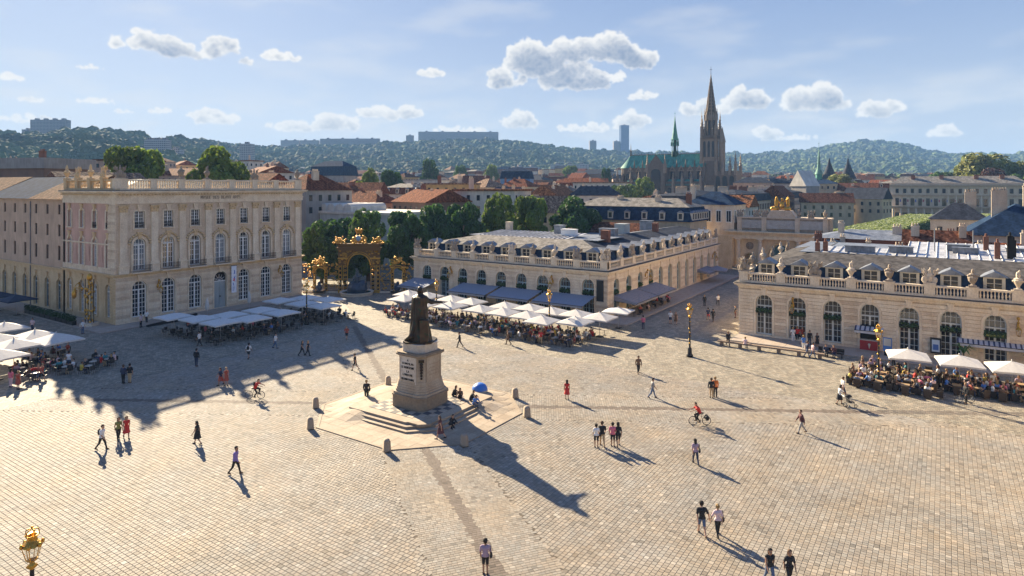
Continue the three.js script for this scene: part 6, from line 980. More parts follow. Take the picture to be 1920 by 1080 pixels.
// ---------- gilded gate in the corner of the square ----------
{
  const A = V(-93.6, 0, -74.2), B = V(-77.4, 0, -84.2), mid = V(-86.2, 0, -80.4);
  const t = thing('gilded_gate', 'black and gold wrought-iron corner gate with crowned central portal', 'gate');
  const turn = Math.atan2(0.55, 0.83);                      // faces the middle of the square
  const dir = V(Math.cos(turn), 0, -Math.sin(turn)), F = new Face(t, mid.x, 0, mid.z, turn);
  const scroll = (x, y, r0, s = 1, n = 1.6) => tube(Array.from({ length: 14 }, (_, i) => { const q = i / 13, a = q * n * 6.28 * s; return V(x + Math.cos(a) * r0 * (1 - q * 0.8), y + Math.sin(a) * r0 * (1 - q * 0.8), 0); }), 0.05, 4, 20);
  const leaf = (x, y, s) => ball(0.14 * s, x, y, 0.04, 1.3, 1, 0.5, 5);
  const screen = (x0, x1, h) => {                            // a bay of grille: dark bars, gold scrolls
    const w = x1 - x0, n = Math.max(3, Math.round(w / 0.22));
    for (let i = 0; i <= n; i++) F.add('bar', once('gbar' + h, () => join(cyl(0.028, 0.028, h, 0, 0, 0, 5))), iron, x0 + w * i / n, 0.3, 0);
    F.add('grille_rail', join(bx(w, 0.1, 0.1, (x0 + x1) / 2, 0.3, 0), bx(w, 0.1, 0.1, (x0 + x1) / 2, h * 0.5, 0), bx(w, 0.12, 0.12, (x0 + x1) / 2, h + 0.2, 0)), iron);
    const r = rng(Math.round(x0 * 10) + 900), gs = []; for (let i = 0; i < w * 5; i++) gs.push(scroll(x0 + r() * w, 0.7 + r() * (h + 0.2), 0.16 + 0.16 * r(), r() < 0.5 ? 1 : -1)); for (let i = 0; i < w * 9; i++) gs.push(leaf(x0 + r() * w, 0.5 + r() * (h + 0.5), 0.6 + 0.7 * r()));
    F.add('gilded_scrollwork', join(gs), gilt, 0, 0, 0.06).userData.kind = 'stuff';
  };
  const post = (x, h, w = 0.75) => F.add('gilded_post', once('gpost' + h + w, () => join(bx(0.09, h, 0.12, -w / 2 + 0.05), bx(0.09, h, 0.12, w / 2 - 0.05), bx(w + 0.2, 0.25, 0.5, 0, h, 0), bx(w + 0.2, 0.5, 0.5), bx(w, 0.1, 0.14, 0, h * 0.5, 0), ...Array.from({ length: 7 }, (_, i) => scroll(0, 0.9 + i * h / 8, w * 0.32)).map((g) => g.translate(0, 0, 0.18)))), gilt, x, 0, 0) && F.add('post_core', once('gpc' + h + w, () => join(bx(w * 0.5, h, 0.08, 0, 0, -0.06))), iron, x, 0, 0);
  const arcadeTop = (x, w, y) => F.add('portal_arch', join(clean(new THREE.TorusGeometry(w / 2, 0.14, 5, 18, Math.PI)), clean(new THREE.TorusGeometry(w / 2 + 0.35, 0.08, 4, 18, Math.PI))), gilt, x, y, 0.05);
  const crest = (x, y, s, seed) => { const r = rng(seed), gs = [ball(0.34 * s, 0, 0.5 * s, 0, 0.9, 1.2, 0.5, 7)]; for (let i = 0; i < 26; i++) { const q = r(), a = r() * 3.14; gs.push(leaf(Math.cos(a) * (0.3 + q) * s, Math.sin(a) * (0.4 + q * 0.9) * s, 1.1 * s)); } for (let i = 0; i < 8; i++) gs.push(scroll((r() - 0.5) * 1.8 * s, r() * 1.2 * s, 0.24 * s, i % 2 ? 1 : -1)); F.add('gilded_crest', join(gs), gilt, x, y, 0.05); };
  // central portal
  for (const s of [-1, 1]) { post(s * 2.45, 6.0, 0.85); post(s * 3.35, 6.0, 0.6); }
  arcadeTop(0, 4.0, 4.9);
  F.add('portal_spandrel', join(poly([[-3.7, 0], [-2.0, 0], [-1.9, 0.8], [-1.4, 1.5], [-0.7, 1.95], [0, 2.1], [0.7, 1.95], [1.4, 1.5], [1.9, 0.8], [2.0, 0], [3.7, 0], [3.7, 2.6], [-3.7, 2.6]], 0.18)), mat('giltdark', lin(0.16, 0.085, 0.025), { roughness: 0.5, metalness: 0.5 }), 0, 4.9, -0.1);
  F.add('portal_entablature', join(bx(7.6, 0.35, 0.6, 0, 0, 0), bx(7.9, 0.2, 0.8, 0, 0.35, 0), bx(7.4, 0.5, 0.5, 0, 0.55, 0), bx(8.0, 0.18, 0.9, 0, 1.05, 0)), mat('giltdark'), 0, 7.5, 0);
  { const r = rng(88), gs = []; for (let i = 0; i < 46; i++) { const x = (r() - 0.5) * 7, y = 5 + r() * 2.9; if (Math.hypot(x, (y - 4.9) * 0.95) < 2.2) continue; gs.push(i % 2 ? scroll(x, y, 0.2 + 0.14 * r(), i % 4 < 2 ? 1 : -1) : leaf(x, y, 1.2)); } F.add('gilded_scrollwork', join(gs), gilt, 0, 0, 0.12).userData.kind = 'stuff'; }
  crest(0, 8.6, 1.35, 5); crest(-3.3, 8.7, 1.0, 6); crest(3.3, 8.7, 1.0, 7);
  F.add('crest_medallion', join(ball(0.5, 0, 0, 0.2, 1, 1, 0.4, 10)), mat('medalblue', lin(0.2, 0.3, 0.42), { roughness: 0.3 }), 0, 9.7, 0.25); F.add('crown', join(cyl(0.5, 0.75, 0.7, 0, 0, 0, 9), ball(0.2, 0, 0.9, 0, 1, 1, 1, 6), ...[-0.5, 0, 0.5].map((x) => ball(0.16, x, 0.75, 0.2, 1, 1.4, 1, 5))), gilt, 0, 10.5, 0.1);
  // side screens and small portals
  for (const s of [-1, 1]) {
    const a = 3.7, b = 5.6, c = 8.2, d = 9.9; screen(s < 0 ? -b : a, s < 0 ? -a : b, 4.3); post(s * (b + 0.3), 4.4, 0.55); post(s * (c - 0.3), 4.4, 0.55); arcadeTop(s * (b + c) / 2, 2.0, 3.5); crest(s * (b + c) / 2, 5.0, 1.1, 20 + s); screen(s < 0 ? -d : c, s < 0 ? -c : d, 4.3);
    F.add('portal_spandrel', join(poly([[-1.3, 0], [-1.0, 0], [-0.7, 0.7], [0, 1.0], [0.7, 0.7], [1.0, 0], [1.3, 0], [1.3, 1.35], [-1.3, 1.35]], 0.14)), mat('giltdark'), s * (b + c) / 2, 3.5, -0.08);
    F.add('fence_plinth', join(bx(s < 0 ? 6.2 : 6.2, 0.32, 0.7)), palestone, s * 6.8, 0, 0);
  }
  // fountain in the portal: dark lead figures over a basin
  const fo = thing('corner_fountain', 'dark lead fountain group in a pale basin before the gilded portal', 'fountain', [mid.x + 1.1, 0, mid.z + 1.6], turn); const leadD = mat('darklead', lin(0.05, 0.07, 0.1), { roughness: 0.5, metalness: 0.3 });
  part(fo, 'basin', join(lathe([[0.01, 0.2], [2.5, 0.2], [2.55, 0.55], [2.9, 0.6], [2.9, 0.42], [2.75, 0.35], [2.75, 0]], 24)), palestone); part(fo, 'water', join(cyl(2.5, 2.5, 0.02, 0, 0.42, 0, 24)), mat('fountainwater', lin(0.03, 0.06, 0.08), { roughness: 0.05 }));
  part(fo, 'rockwork', metreUV(jit(join(ball(1.5, 0, 0.9, -0.4, 1.2, 0.8, 0.9, 12), ball(0.9, 0.8, 1.6, -0.6, 1, 1, 1, 10), ball(0.8, -0.8, 1.5, -0.5, 1, 1, 1, 10)), 0.3, 1.4)), leadD);
  part(fo, 'central_figure', metreUV(netGeo(surfaceNet((p) => { let d = 9; const ad = (a, b, ra, rb) => { d = smin(d, capsule(p, a, b, ra, rb)[0], 0.1); }; ad([0, 2.0, -0.4], [0, 3.0, -0.4], 0.3, 0.36); ad([0, 3.3, -0.38], [0, 3.5, -0.36], 0.18, 0.17); ad([0.3, 3.0, -0.4], [0.85, 3.3, -0.2], 0.14, 0.1); ad([-0.3, 3.0, -0.4], [-0.7, 2.4, -0.2], 0.14, 0.1); ad([-0.16, 2.0, -0.4], [-0.25, 1.2, -0.1], 0.2, 0.14); ad([0.16, 2.0, -0.4], [0.45, 1.3, 0.1], 0.2, 0.14); ad([0.85, 2.0, -0.2], [0.85, 4.3, -0.2], 0.05, 0.05); return d; }, [-1.2, 0.8, -1.1], [1.3, 4.6, 0.6], 0.09))), leadD);
  for (const s of [-1, 1]) { const u = thing('fountain_urn', `dark vase group in the ${s < 0 ? 'left' : 'right'} small portal of the gilded gate`, 'fountain', F.at(s * 6.9, 0, 0.9).toArray(), turn, 'side fountains of the gate'); part(u, 'basin', join(lathe([[0.01, 0.2], [1.1, 0.2], [1.2, 0.6], [0.9, 0]], 14)), palestone); part(u, 'figures', metreUV(jit(join(ball(0.6, 0, 1.0, 0, 1, 1, 0.8, 8), ball(0.4, 0.1, 1.7, 0, 0.8, 1.2, 0.8, 7)), 0.2, 2)), leadD); }
}
// gilded grille at the near corner of the museum, and the lantern gate at the left edge
{
  const t = thing('gilded_grille_pier', 'narrow gilded iron pier with lantern arm at the museum corner', 'grille', [-95.6, 0, -40.9], 0.5), r = rng(71), gs = [];
  for (let i = 0; i < 46; i++) gs.push(ball(0.12 + 0.06 * r(), (r() - 0.5) * 1.2, 0.5 + r() * 5.8, (r() - 0.5) * 0.4, 1.2, 1.2, 0.6, 5));
  part(t, 'gilded_ornament', join(gs, ball(0.5, 0, 6.6, 0, 0.8, 1.1, 0.6, 7), rod(V(0, 5.0, 0), V(-2.2, 5.2, 0), 0.07, 0.05, 5)), gilt); for (const x of [-0.6, -0.2, 0.2, 0.6]) part(t, 'bar', once('pbar', () => join(cyl(0.05, 0.05, 6.2, 0, 0.2, 0, 5))), iron).position.x = x; part(t, 'lantern', join(lathe([[0.05, 3.7], [0.24, 3.9], [0.32, 4.5], [0.1, 4.8], [0.03, 5.1]], 6, -2.2, 0, 0)), gilt); part(t, 'stone_foot', join(bx(1.8, 0.5, 1.4)), palestone);
}
// ---------- street lanterns ----------
const lanternGlass = mat('lampglass');
function streetLamp(x, z, label) {
  const t = thing('street_lantern', label, 'street lamp', [x, 0, z], 0.4, 'gilded street lanterns');
  part(t, 'base', once('slb', () => join(lathe([[0.001, 0], [0.36, 0], [0.36, 0.2], [0.24, 0.35], [0.22, 0.9], [0.13, 1.05]], 8))), iron);
  part(t, 'pole', once('slp', () => join(cyl(0.11, 0.07, 3.5, 0, 1.0, 0, 8))), iron);
  part(t, 'gilded_bands', once('slg', () => join(...[1.1, 1.5, 1.9, 2.3, 2.7, 3.1, 3.5, 3.9].map((y, i) => ball(0.11, Math.cos(i * 1.9) * 0.05, y, Math.sin(i * 1.9) * 0.05, 0.9, 0.8, 0.9, 6)), lathe([[0.07, 4.3], [0.2, 4.42], [0.1, 4.5], [0.06, 4.62]], 8))), gilt);
  part(t, 'lamp_glass', once('slgl', () => join(lathe([[0.17, 4.66], [0.31, 5.22]], 6))), lanternGlass);
  part(t, 'lamp_cage', once('slc', () => join(lathe([[0.05, 4.56], [0.2, 4.66], [0.16, 4.68]], 6), lathe([[0.35, 5.2], [0.33, 5.26], [0.2, 5.4], [0.1, 5.46]], 6), ...Array.from({ length: 6 }, (_, i) => { const a = i / 6 * 6.2832 + 0.52; return rod(V(Math.sin(a) * 0.18, 4.66, Math.cos(a) * 0.18), V(Math.sin(a) * 0.33, 5.22, Math.cos(a) * 0.33), 0.02, 0.02, 4); }), ...Array.from({ length: 6 }, (_, i) => { const a = i / 6 * 6.2832 + 0.52; return ball(0.07, Math.sin(a) * 0.34, 5.26, Math.cos(a) * 0.34, 1, 1.5, 1, 5); }))), gilt);
  part(t, 'crown', once('slcr', () => join(lathe([[0.2, 5.4], [0.15, 5.46], [0.25, 5.62], [0.17, 5.6]], 8), ...Array.from({ length: 5 }, (_, i) => { const a = i / 5 * 6.2832; return tube([V(Math.sin(a) * 0.22, 5.58, Math.cos(a) * 0.22), V(Math.sin(a) * 0.2, 5.78, Math.cos(a) * 0.2), V(0, 5.84, 0)], 0.025, 4, 8); }), ball(0.05, 0, 5.9, 0, 1, 1, 1, 6))), gilt);
  return t;
}
[[-28.76, -10.32, 'gilded lantern in the lower left corner, nearest to the viewer'], [-23.4, -70.5, 'black and gold street lantern standing alone before the side street'], [-5.1, -69.6, 'gilded street lantern rising out of the right terrace'], [-72.3, -57.9, 'street lantern between the white parasols before the museum'], [-58.9, -69.3, 'street lantern right behind the statue'], [-41.35, -70.45, 'street lantern among the central parasols']].forEach((a) => streetLamp(...a));
{ const t = thing('gilded_gate_lantern', 'gilded iron lantern pier at the left edge of the view', 'lantern', [-101.3, 0, -30.4], 0.2), r = rng(72), gs = []; for (let i = 0; i < 60; i++) gs.push(ball(0.14 + 0.08 * r(), (r() - 0.5) * 1.5, 1 + r() * 4.6, (r() - 0.5) * 0.8, 1.2, 1, 0.7, 5)); part(t, 'gilded_ornament', join(gs, tube([V(0, 4.6, 0), V(1.0, 5.2, 0.1), V(2.1, 4.6, 0.1)], 0.14, 5)), gilt); part(t, 'post', join(bx(0.5, 6, 0.5)), mat('giltdark')); part(t, 'lamp', join(lathe([[0.05, 2.9], [0.28, 3.1], [0.38, 3.8], [0.12, 4.1], [0.04, 4.5]], 6, 2.1, 0, 0.1)), gilt); }
// ---------- pavements along the facades ----------
{
  const pm = mat('pavement', lin(0.44, 0.37, 0.31), { map: 'stone', roughness: 0.85, bump: 'grain', bs: 0.004 }), km = mat('kerb', lin(0.36, 0.31, 0.27), { map: 'stone' });
  const walk = (name, label, x0, x1, z0, z1) => { const t = thing(name, label, 'pavement'); t.userData.kind = 'structure'; const nx = Math.max(1, Math.round((x1 - x0) / 3)), nz = Math.max(1, Math.round((z1 - z0) / 3)); for (let i = 0; i < nx; i++) for (let j = 0; j < nz; j++) part(t, 'paving_slab', once(`ps${((x1 - x0) / nx).toFixed(2)}_${((z1 - z0) / nz).toFixed(2)}`, () => join(bx((x1 - x0) / nx - 0.03, 0.1, (z1 - z0) / nz - 0.03))), pm).position.set(x0 + (x1 - x0) * (i + 0.5) / nx, 0.01, z0 + (z1 - z0) * (j + 0.5) / nz); part(t, 'kerb', join(bx(x1 - x0 + 0.3, 0.09, z1 - z0 + 0.3, (x0 + x1) / 2, 0, (z0 + z1) / 2)), km); };
  walk('pavement_museum', 'raised pavement along the front of the museum', -92.85, -89.6, -73.4, -39.6); walk('pavement_museum_side', 'raised pavement along the shaded side of the museum', -130, -92.9, -42.8, -39.6);
  walk('pavement_pavilion', 'raised pavement before the long arcaded pavilion', -77, -40, -84.55, -81.2); walk('pavement_street', 'raised pavement along the left of the side street', -39.9, -35.8, -140, -81.2); walk('pavement_right', 'raised pavement before the right pavilion', -21.6, 15, -84.55, -80.6);
}
// ---------- awnings ----------
function awning(face, x, w, y, out, drop, m, label, stripe) {
  const p = face.at(x, y, 0.12), t = thing('awning', label, 'awning', [p.x, p.y, p.z], face.t, 'awnings on the arcades'), k = Math.max(2, Math.round(w / (stripe ? 0.45 : 0.9))), f = [];
  for (let i = 0; i < k; i++) { const a = -w / 2 + w * i / k, b = -w / 2 + w * (i + 1) / k, s = 0.02 * (i % 2); f.push([[a, 0, 0], [b, 0, 0], [b, -drop - s, out], [a, -drop + s, out]]); if (stripe) part(t, 'stripe', tri([[[a, 0.012, 0.01], [mix(a, b, 0.35), 0.012, 0.01], [mix(a, b, 0.35), -drop + 0.012, out + 0.01], [a, -drop + 0.012, out + 0.01]]]), mat('stripenavy', lin(0.05, 0.06, 0.12))); }
  part(t, 'canvas', tri(f), m); part(t, 'valance', join(bx(w, 0.28, 0.02, 0, -drop - 0.28, out)), stripe ? m : m);
  part(t, 'side_cheek', tri([[[-w / 2, 0, 0], [-w / 2, -drop, out], [-w / 2, -drop - 0.25, out], [-w / 2, -drop * 0.9, 0]]]), m); part(t, 'front_bar', join(bx(w, 0.06, 0.06, 0, -drop - 0.02, out + 0.01)), iron);
  for (const s of [-1, 1]) part(t, 'arm', join(rod(V(s * w * 0.45, -1.0, 0), V(s * w * 0.45, -drop - 0.05, out - 0.05), 0.025, 0.025, 4)), iron);
}
const awnBlue = mat('awningblue', lin(0.3, 0.335, 0.41), { map: 'cloth', roughness: 0.8 }), awnGrey = mat('awninggrey', lin(0.3, 0.29, 0.32), { map: 'cloth', roughness: 0.85 });
{
  const F = new Face(null, -77.1, 0, PZ, 0), E = new Face(null, -40.1, 0, PZ, Math.PI / 2), G = new Face(null, -21.75, 0, PZ, 0);
  awning(F, 3.0, 5.6, 2.95, 4.2, 0.85, awnBlue, 'blue-grey awning at the left end of the long pavilion'); awning(F, 14.6, 7.4, 2.95, 4.2, 0.85, awnBlue, 'blue-grey awning under the third to fifth arches of the pavilion'); awning(F, 22.5, 7.4, 2.95, 4.2, 0.85, awnBlue, 'blue-grey awning in the middle of the long pavilion'); awning(F, 31.0, 8.4, 2.95, 4.2, 0.85, awnBlue, 'blue-grey awning near the right corner of the long pavilion');
  awning(E, 6.0, 8.0, 2.9, 3.6, 0.8, awnGrey, 'grey awning nearest the corner on the street side'); awning(E, 14.4, 8.0, 2.9, 3.6, 0.8, awnGrey, 'grey awning second from the corner on the street side'); awning(E, 43.5, 6.6, 2.7, 2.6, 0.6, awnGrey, 'small grey awning far along the side street');
  awning(G, 18.5 - 3.86, 2.9, 2.75, 1.1, 0.35, mat('awnstripe', lin(0.6, 0.6, 0.64), { map: 'cloth' }), 'small striped awning over the red ice-cream counter', true); awning(G, 18.5 + 8.2, 7.6, 2.55, 1.2, 0.3, mat('awnstripe'), 'long blue and white striped awning at the right edge', true);
}
// street furniture before the right pavilion
{
  const bt = thing('long_bench', 'long low stone bench before the right pavilion', 'bench', [-16.6, 0, -77.6]); part(bt, 'seat', join(bx(11.5, 0.16, 0.5, 0, 0.42, 0)), mat('benchwood', lin(0.26, 0.19, 0.14), { map: 'stone' })); for (let k = 0; k < 6; k++) part(bt, 'support', once('lbs', () => join(bx(0.35, 0.42, 0.36))), mat('benchwood', lin(0.26, 0.19, 0.14), { map: 'stone' })).position.x = -5.3 + k * 2.12;
  const sb = thing('street_bench', 'dark bench with two sitters before the right pavilion', 'bench', [-10.4, 0, -79.1]); part(sb, 'seat', join(bx(2.6, 0.08, 0.5, 0, 0.44, 0)), iron); part(sb, 'backrest', join(bx(2.6, 0.4, 0.06, 0, 0.55, -0.25)), iron); for (const x of [-1.1, 1.1]) part(sb, 'leg', once('sbl', () => join(bx(0.1, 0.44, 0.44))), iron).position.x = x;
  const ct = thing('ice_cream_counter', 'red ice-cream counter with a cone sign under the small striped awning', 'counter', [-7.11, 0.1, PZ + 0.25]); part(ct, 'counter', join(bx(1.9, 1.1, 0.5)), mat('counterred', lin(0.32, 0.02, 0.025), { roughness: 0.5 })); part(ct, 'worktop', join(bx(2.0, 0.07, 0.6, 0, 1.1, 0)), whitewall); part(ct, 'cone_sign', join(cyl(0.02, 0.12, 0.4, 0, 0.2, 0.27, 8), ball(0.14, 0, 0.66, 0.27, 1, 1, 0.5, 8)), whitewall); part(ct, 'dark_opening', join(bx(1.85, 1.6, 0.05, 0, 1.15, -0.34)), darkhole);
  const sg = thing('menu_board', 'blue and white menu board beside the ice-cream counter', 'sign', [-5.2, 0.1, -82.6], -0.2); part(sg, 'panel', join(bx(0.9, 1.5, 0.06, 0, 0.5, 0)), mat('boardblue', lin(0.1, 0.22, 0.5))); part(sg, 'sheet', join(bx(0.74, 0.8, 0.02, 0, 1.1, 0.045)), whitewall); part(sg, 'foot', join(bx(0.6, 0.5, 0.3)), iron);
  const ps = thing('poster_frame', 'dark framed blue poster under the sixth arch of the right pavilion', 'sign', [-0.75, 0.1, PZ + 0.3]); part(ps, 'frame', join(bx(1.0, 1.7, 0.08, 0, 0.5, 0)), iron); part(ps, 'sheet', join(bx(0.72, 1.3, 0.02, 0, 0.7, 0.05)), mat('posterpale', lin(0.5, 0.58, 0.66))); part(ps, 'print', join(bx(0.5, 0.6, 0.02, 0, 0.9, 0.062)), mat('posterblue', lin(0.08, 0.16, 0.4)));
  [[1.7, -82.8, 'potted palm under the sixth arch of the right pavilion'], [7.5, -82.8, 'potted palm at the right edge by the striped awning']].forEach(([x, z, l], n) => { const t = thing('potted_palm', l, 'plant', [x, 0.1, z], n); part(t, 'pot', join(lathe([[0.001, 0], [0.3, 0], [0.38, 0.6], [0.3, 0.6]], 10)), iron); part(t, 'trunk', join(cyl(0.1, 0.07, 0.7, 0, 0.55, 0, 6)), barkM); for (let i = 0; i < 14; i++) { const a = i * 2.4, e = 0.5 + 0.5 * Math.sin(i * 1.7); const g = tri([[[0, 1.15, -0.05], [0.55, 1.75 + e * 0.4, -0.1], [0.55, 1.75 + e * 0.4, 0.1], [0, 1.15, 0.05]], [[0.55, 1.75 + e * 0.4, -0.1], [1.15, 1.35 + e * 0.7, -0.04], [1.15, 1.35 + e * 0.7, 0.04], [0.55, 1.75 + e * 0.4, 0.1]]]); g.rotateY(a); part(t, 'frond', g, mat('palmleaf', lin(0.06, 0.13, 0.03), { roughness: 0.7 })); } });
  [[-21.75 + 5.0 + 1.5, 4.3, 'gilded lantern bracket between the first arches of the right pavilion'], [-21.75 + 18.5 + 9.6, 4.3, 'gilded lantern bracket near the right edge of the view']].forEach(([x, y, l]) => wallLantern(x, y, PZ + 0.1, 0, l));
  [[-77.1 + 8.6, 'gilded bracket lantern near the left end of the long pavilion'], [-77.1 + 28.1, 'gilded bracket lantern near the right end of the long pavilion']].forEach(([x, l]) => wallLantern(x, 4.4, PZ + 0.1, 0, l));
  wallLantern(-40.0, 4.5, PZ - 13.8, Math.PI / 2, 'gilded bracket lantern on the street side of the long pavilion'); wallLantern(-40.0, 4.3, PZ - 50, Math.PI / 2, 'gilded bracket lantern far along the side street');
  const dp = thing('dark_wall_panel', 'tall black sign panel on the corner of the long pavilion', 'sign', [-41.2, 2.3, PZ + 0.12]); part(dp, 'panel', join(bx(1.1, 3.0, 0.08)), iron); part(dp, 'frame', join(bx(1.22, 0.06, 0.1, 0, 3.0, 0), bx(1.22, 0.06, 0.1, 0, -0.06, 0)), lead);
  const sp = thing('restaurant_sign', 'green sign board over the seventh arch of the right pavilion', 'sign', [-3.25 + 3.86 * 2, 2.95, PZ + 0.06]); part(sp, 'board', join(bx(1.9, 0.45, 0.06)), mat('signgreen', lin(0.02, 0.05, 0.015))); part(sp, 'lettering', move(textStrip('RESTAURANT', 1.5, 0.16).clone(), 0, 0.14, 0.05), mat('signgold', lin(0.5, 0.5, 0.12)));
}

// ---------- parasols ----------
const canvasWhite = mat('parasolwhite', lin(0.78, 0.74, 0.68), { map: 'cloth', roughness: 0.85, phys: true, transmission: 0.18, thickness: 0 });
const canvasShade = mat('parasolpale', lin(0.8, 0.78, 0.74), { map: 'cloth', roughness: 0.85, phys: true, transmission: 0.15, thickness: 0 });
const canvasNavy = mat('parasolnavy', lin(0.03, 0.05, 0.09), { map: 'cloth', roughness: 0.85 });
const poleM = mat('aluminium', lin(0.4, 0.4, 0.4), { roughness: 0.4, metalness: 0.7 });
function parasolProto(s, rise, h) {
  const n = 8, P = []; for (let i = 0; i < n; i++) { const a = i * Math.PI / 4, m = i % 2 ? s * 0.707 * 1.0 : s / 2 * 0.99; P.push([Math.sin(a) * m, h - (i % 2 ? 0.05 : 0), Math.cos(a) * m]); }
  const faces = []; for (let i = 0; i < n; i++) faces.push([[0, h + rise, 0], P[i], P[(i + 1) % n]]);
  const val = []; for (let i = 0; i < n; i++) { const a = P[i], b = P[(i + 1) % n]; val.push([a, [a[0], a[1] - 0.16, a[2]], [b[0], b[1] - 0.16, b[2]], b]); }
  return { canopy: tri(faces), val: tri(val), pole: join(cyl(0.035, 0.035, h + rise - 0.05, 0, 0, 0, 6)), ribs: join(P.map((p) => rod(V(0, h + rise - 0.06, 0), V(p[0], p[1] - 0.03, p[2]), 0.014, 0.014, 3))), base: join(bx(0.7, 0.1, 0.7)), knob: join(ball(0.07, 0, h + rise + 0.05, 0, 1, 1.6, 1, 6)) };
}
const PK = { flat: parasolProto(3.5, 0.42, 2.35), tall: parasolProto(3.5, 0.62, 2.45), beige: parasolProto(3.9, 0.7, 2.35) };
function parasol(kind, x, z, turn, m, label, group) { const k = PK[kind], t = thing('parasol', label, 'parasol', [x, 0, z], turn, group); part(t, 'canopy', k.canopy, m); part(t, 'valance', k.val, m); part(t, 'pole', k.pole, poleM); part(t, 'ribs', k.ribs, poleM); part(t, 'base', k.base, iron); part(t, 'finial', k.knob, poleM); return t; }
[[-91, -29.9, 'far left'], [-83.4, -30.2, 'second in the rear row'], [-79.6, -30.8, 'right end, tip over the chairs'], [-80.3, -27.2, 'front middle'], [-84.6, -27.2, 'front left'], [-76.6, -24.6, 'nearest the viewer'], [-88.6, -26.5, 'half cut by the left edge']].forEach(([x, z, w], i) => parasol('beige', x, z, 0.03 * i, canvasWhite, `large cream parasol of the left terrace, ${w}`, 'cream parasols of the left terrace'));
[[-81.4, -44.6], [-77.4, -45.6], [-73.3, -45.9], [-76.5, -49.2], [-72.2, -49.4], [-76, -53.4], [-72.2, -53.8], [-80, -59.4], [-78.7, -63], [-75.4, -59.7], [-71.5, -60.1], [-74.8, -63.9]].forEach(([x, z], i) => parasol('flat', x, z, 0, canvasShade, `shaded white parasol before the museum, ${['at the left end', 'second from the left', 'front one left of the door', 'rear one left of the door', 'front one right of the door', 'behind the lantern-side pair', 'front of the lantern-side pair', 'rear left of the far group', 'rear middle of the far group', 'middle of the far group', 'front right of the far group', 'far right of the far group'][i]}`, 'white parasols before the museum'));
const cpar = [[-67.9, -73.4], [-65.6, -69.9], [-64.3, -73.6], [-59.6, -73.4], [-55.9, -73.3], [-56.4, -69.3], [-60.4, -69.0], [-51.6, -69.6], [-50.1, -73.3], [-46.5, -74.0], [-42.9, -73.6], [-39.3, -73.7], [-35.9, -73.6], [-47.8, -69.5], [-44.0, -69.4], [-40.9, -67.9], [-37.2, -69.6]];
cpar.forEach(([x, z], i) => parasol('tall', x, z, 0, canvasWhite, `white pointed parasol over the central crowd, ${ORD[i === 0 ? 0 : i]} ${z < -72 ? 'in the rear row' : 'in the front row'} counting from the statue`, 'white parasols of the central terrace'));
parasol('flat', -36.0, -79.4, 0.1, canvasShade, 'blue-white parasol in shade at the street corner', 'white parasols of the central terrace');
[[-2.9, -73.6, 'left of three'], [1.2, -73.6, 'middle of three'], [5.1, -73.6, 'at the right edge']].forEach(([x, z, w]) => parasol('tall', x, z, 0.15, canvasWhite, `white parasol over the right terrace, ${w}`, 'white parasols of the right terrace'));
[[-113, -38.6, 'black parasol beside the shaded side terrace'], [-119, -38.2, 'black parasol at the far left of the side terrace']].forEach(([x, z, l]) => parasol('beige', x, z, 0.1, canvasNavy, l, 'black parasols of the side terrace'));
[[-37.6, -130, 'dark parasol at the far end of the side street']].forEach(([x, z, l]) => parasol('beige', x, z, 0.2, awnGrey, l));
[[-88.6, -53.4, 'left of two'], [-88.6, -60.2, 'right of two']].forEach(([x, z, w]) => { const t = thing('closed_parasol', `furled white parasol by the museum door, ${w}`, 'parasol', [x, 0, z], 0, 'furled parasols'); part(t, 'canopy', join(lathe([[0.05, 0.9], [0.26, 1.1], [0.3, 1.5], [0.2, 2.3], [0.04, 2.75]], 8)), canvasShade); part(t, 'pole', join(cyl(0.035, 0.035, 1.2, 0, 0, 0, 6)), poleM); });

// ---------- terrace tables and chairs ----------
const chairDark = mat('chairdark', lin(0.03, 0.027, 0.025), { roughness: 0.6 }), wicker = mat('wicker', lin(0.05, 0.035, 0.025), { roughness: 0.8 }), topPale = mat('tabletop', lin(0.42, 0.38, 0.32), { roughness: 0.5 }), topDark = mat('tabletopdark', lin(0.1, 0.085, 0.07), { roughness: 0.45 });
const chairG = { seat: join(bx(0.44, 0.05, 0.44, 0, 0.43, 0)), back: join(bx(0.42, 0.36, 0.035, 0, 0.52, -0.22)), leg: join(cyl(0.016, 0.016, 0.44, 0, 0, 0, 4)), rail: join(bx(0.03, 0.03, 0.4, -0.21, 0.62, 0), bx(0.03, 0.03, 0.4, 0.21, 0.62, 0)) };
const armG = { seat: join(bx(0.56, 0.36, 0.5, 0, 0.1, 0)), back: join(bx(0.56, 0.42, 0.07, 0, 0.45, -0.24)), arm: join(bx(0.06, 0.2, 0.48, 0, 0.45, 0)) };
const tableG = { top: join(cyl(0.36, 0.36, 0.03, 0, 0.72, 0, 14)), stem: join(cyl(0.03, 0.03, 0.72, 0, 0, 0, 6)), foot: join(lathe([[0.001, 0.03], [0.24, 0.0], [0.24, 0.03], [0.05, 0.05]], 10)), square: join(bx(0.7, 0.035, 0.7, 0, 0.71, 0)), glass: join(lathe([[0.025, 0], [0.03, 0.13]], 6)) };
function bistroChair(x, z, turn, label, group, nm = 'bistro_chair') { const t = thing(nm, label, 'chair', [x, 0, z], turn, group); part(t, 'seat', chairG.seat, chairDark); part(t, 'backrest', chairG.back, chairDark); for (const [a, b] of [[-1, -1], [1, -1], [1, 1], [-1, 1]]) part(t, 'leg', chairG.leg, poleM).position.set(a * 0.19, 0, b * 0.19); return t; }
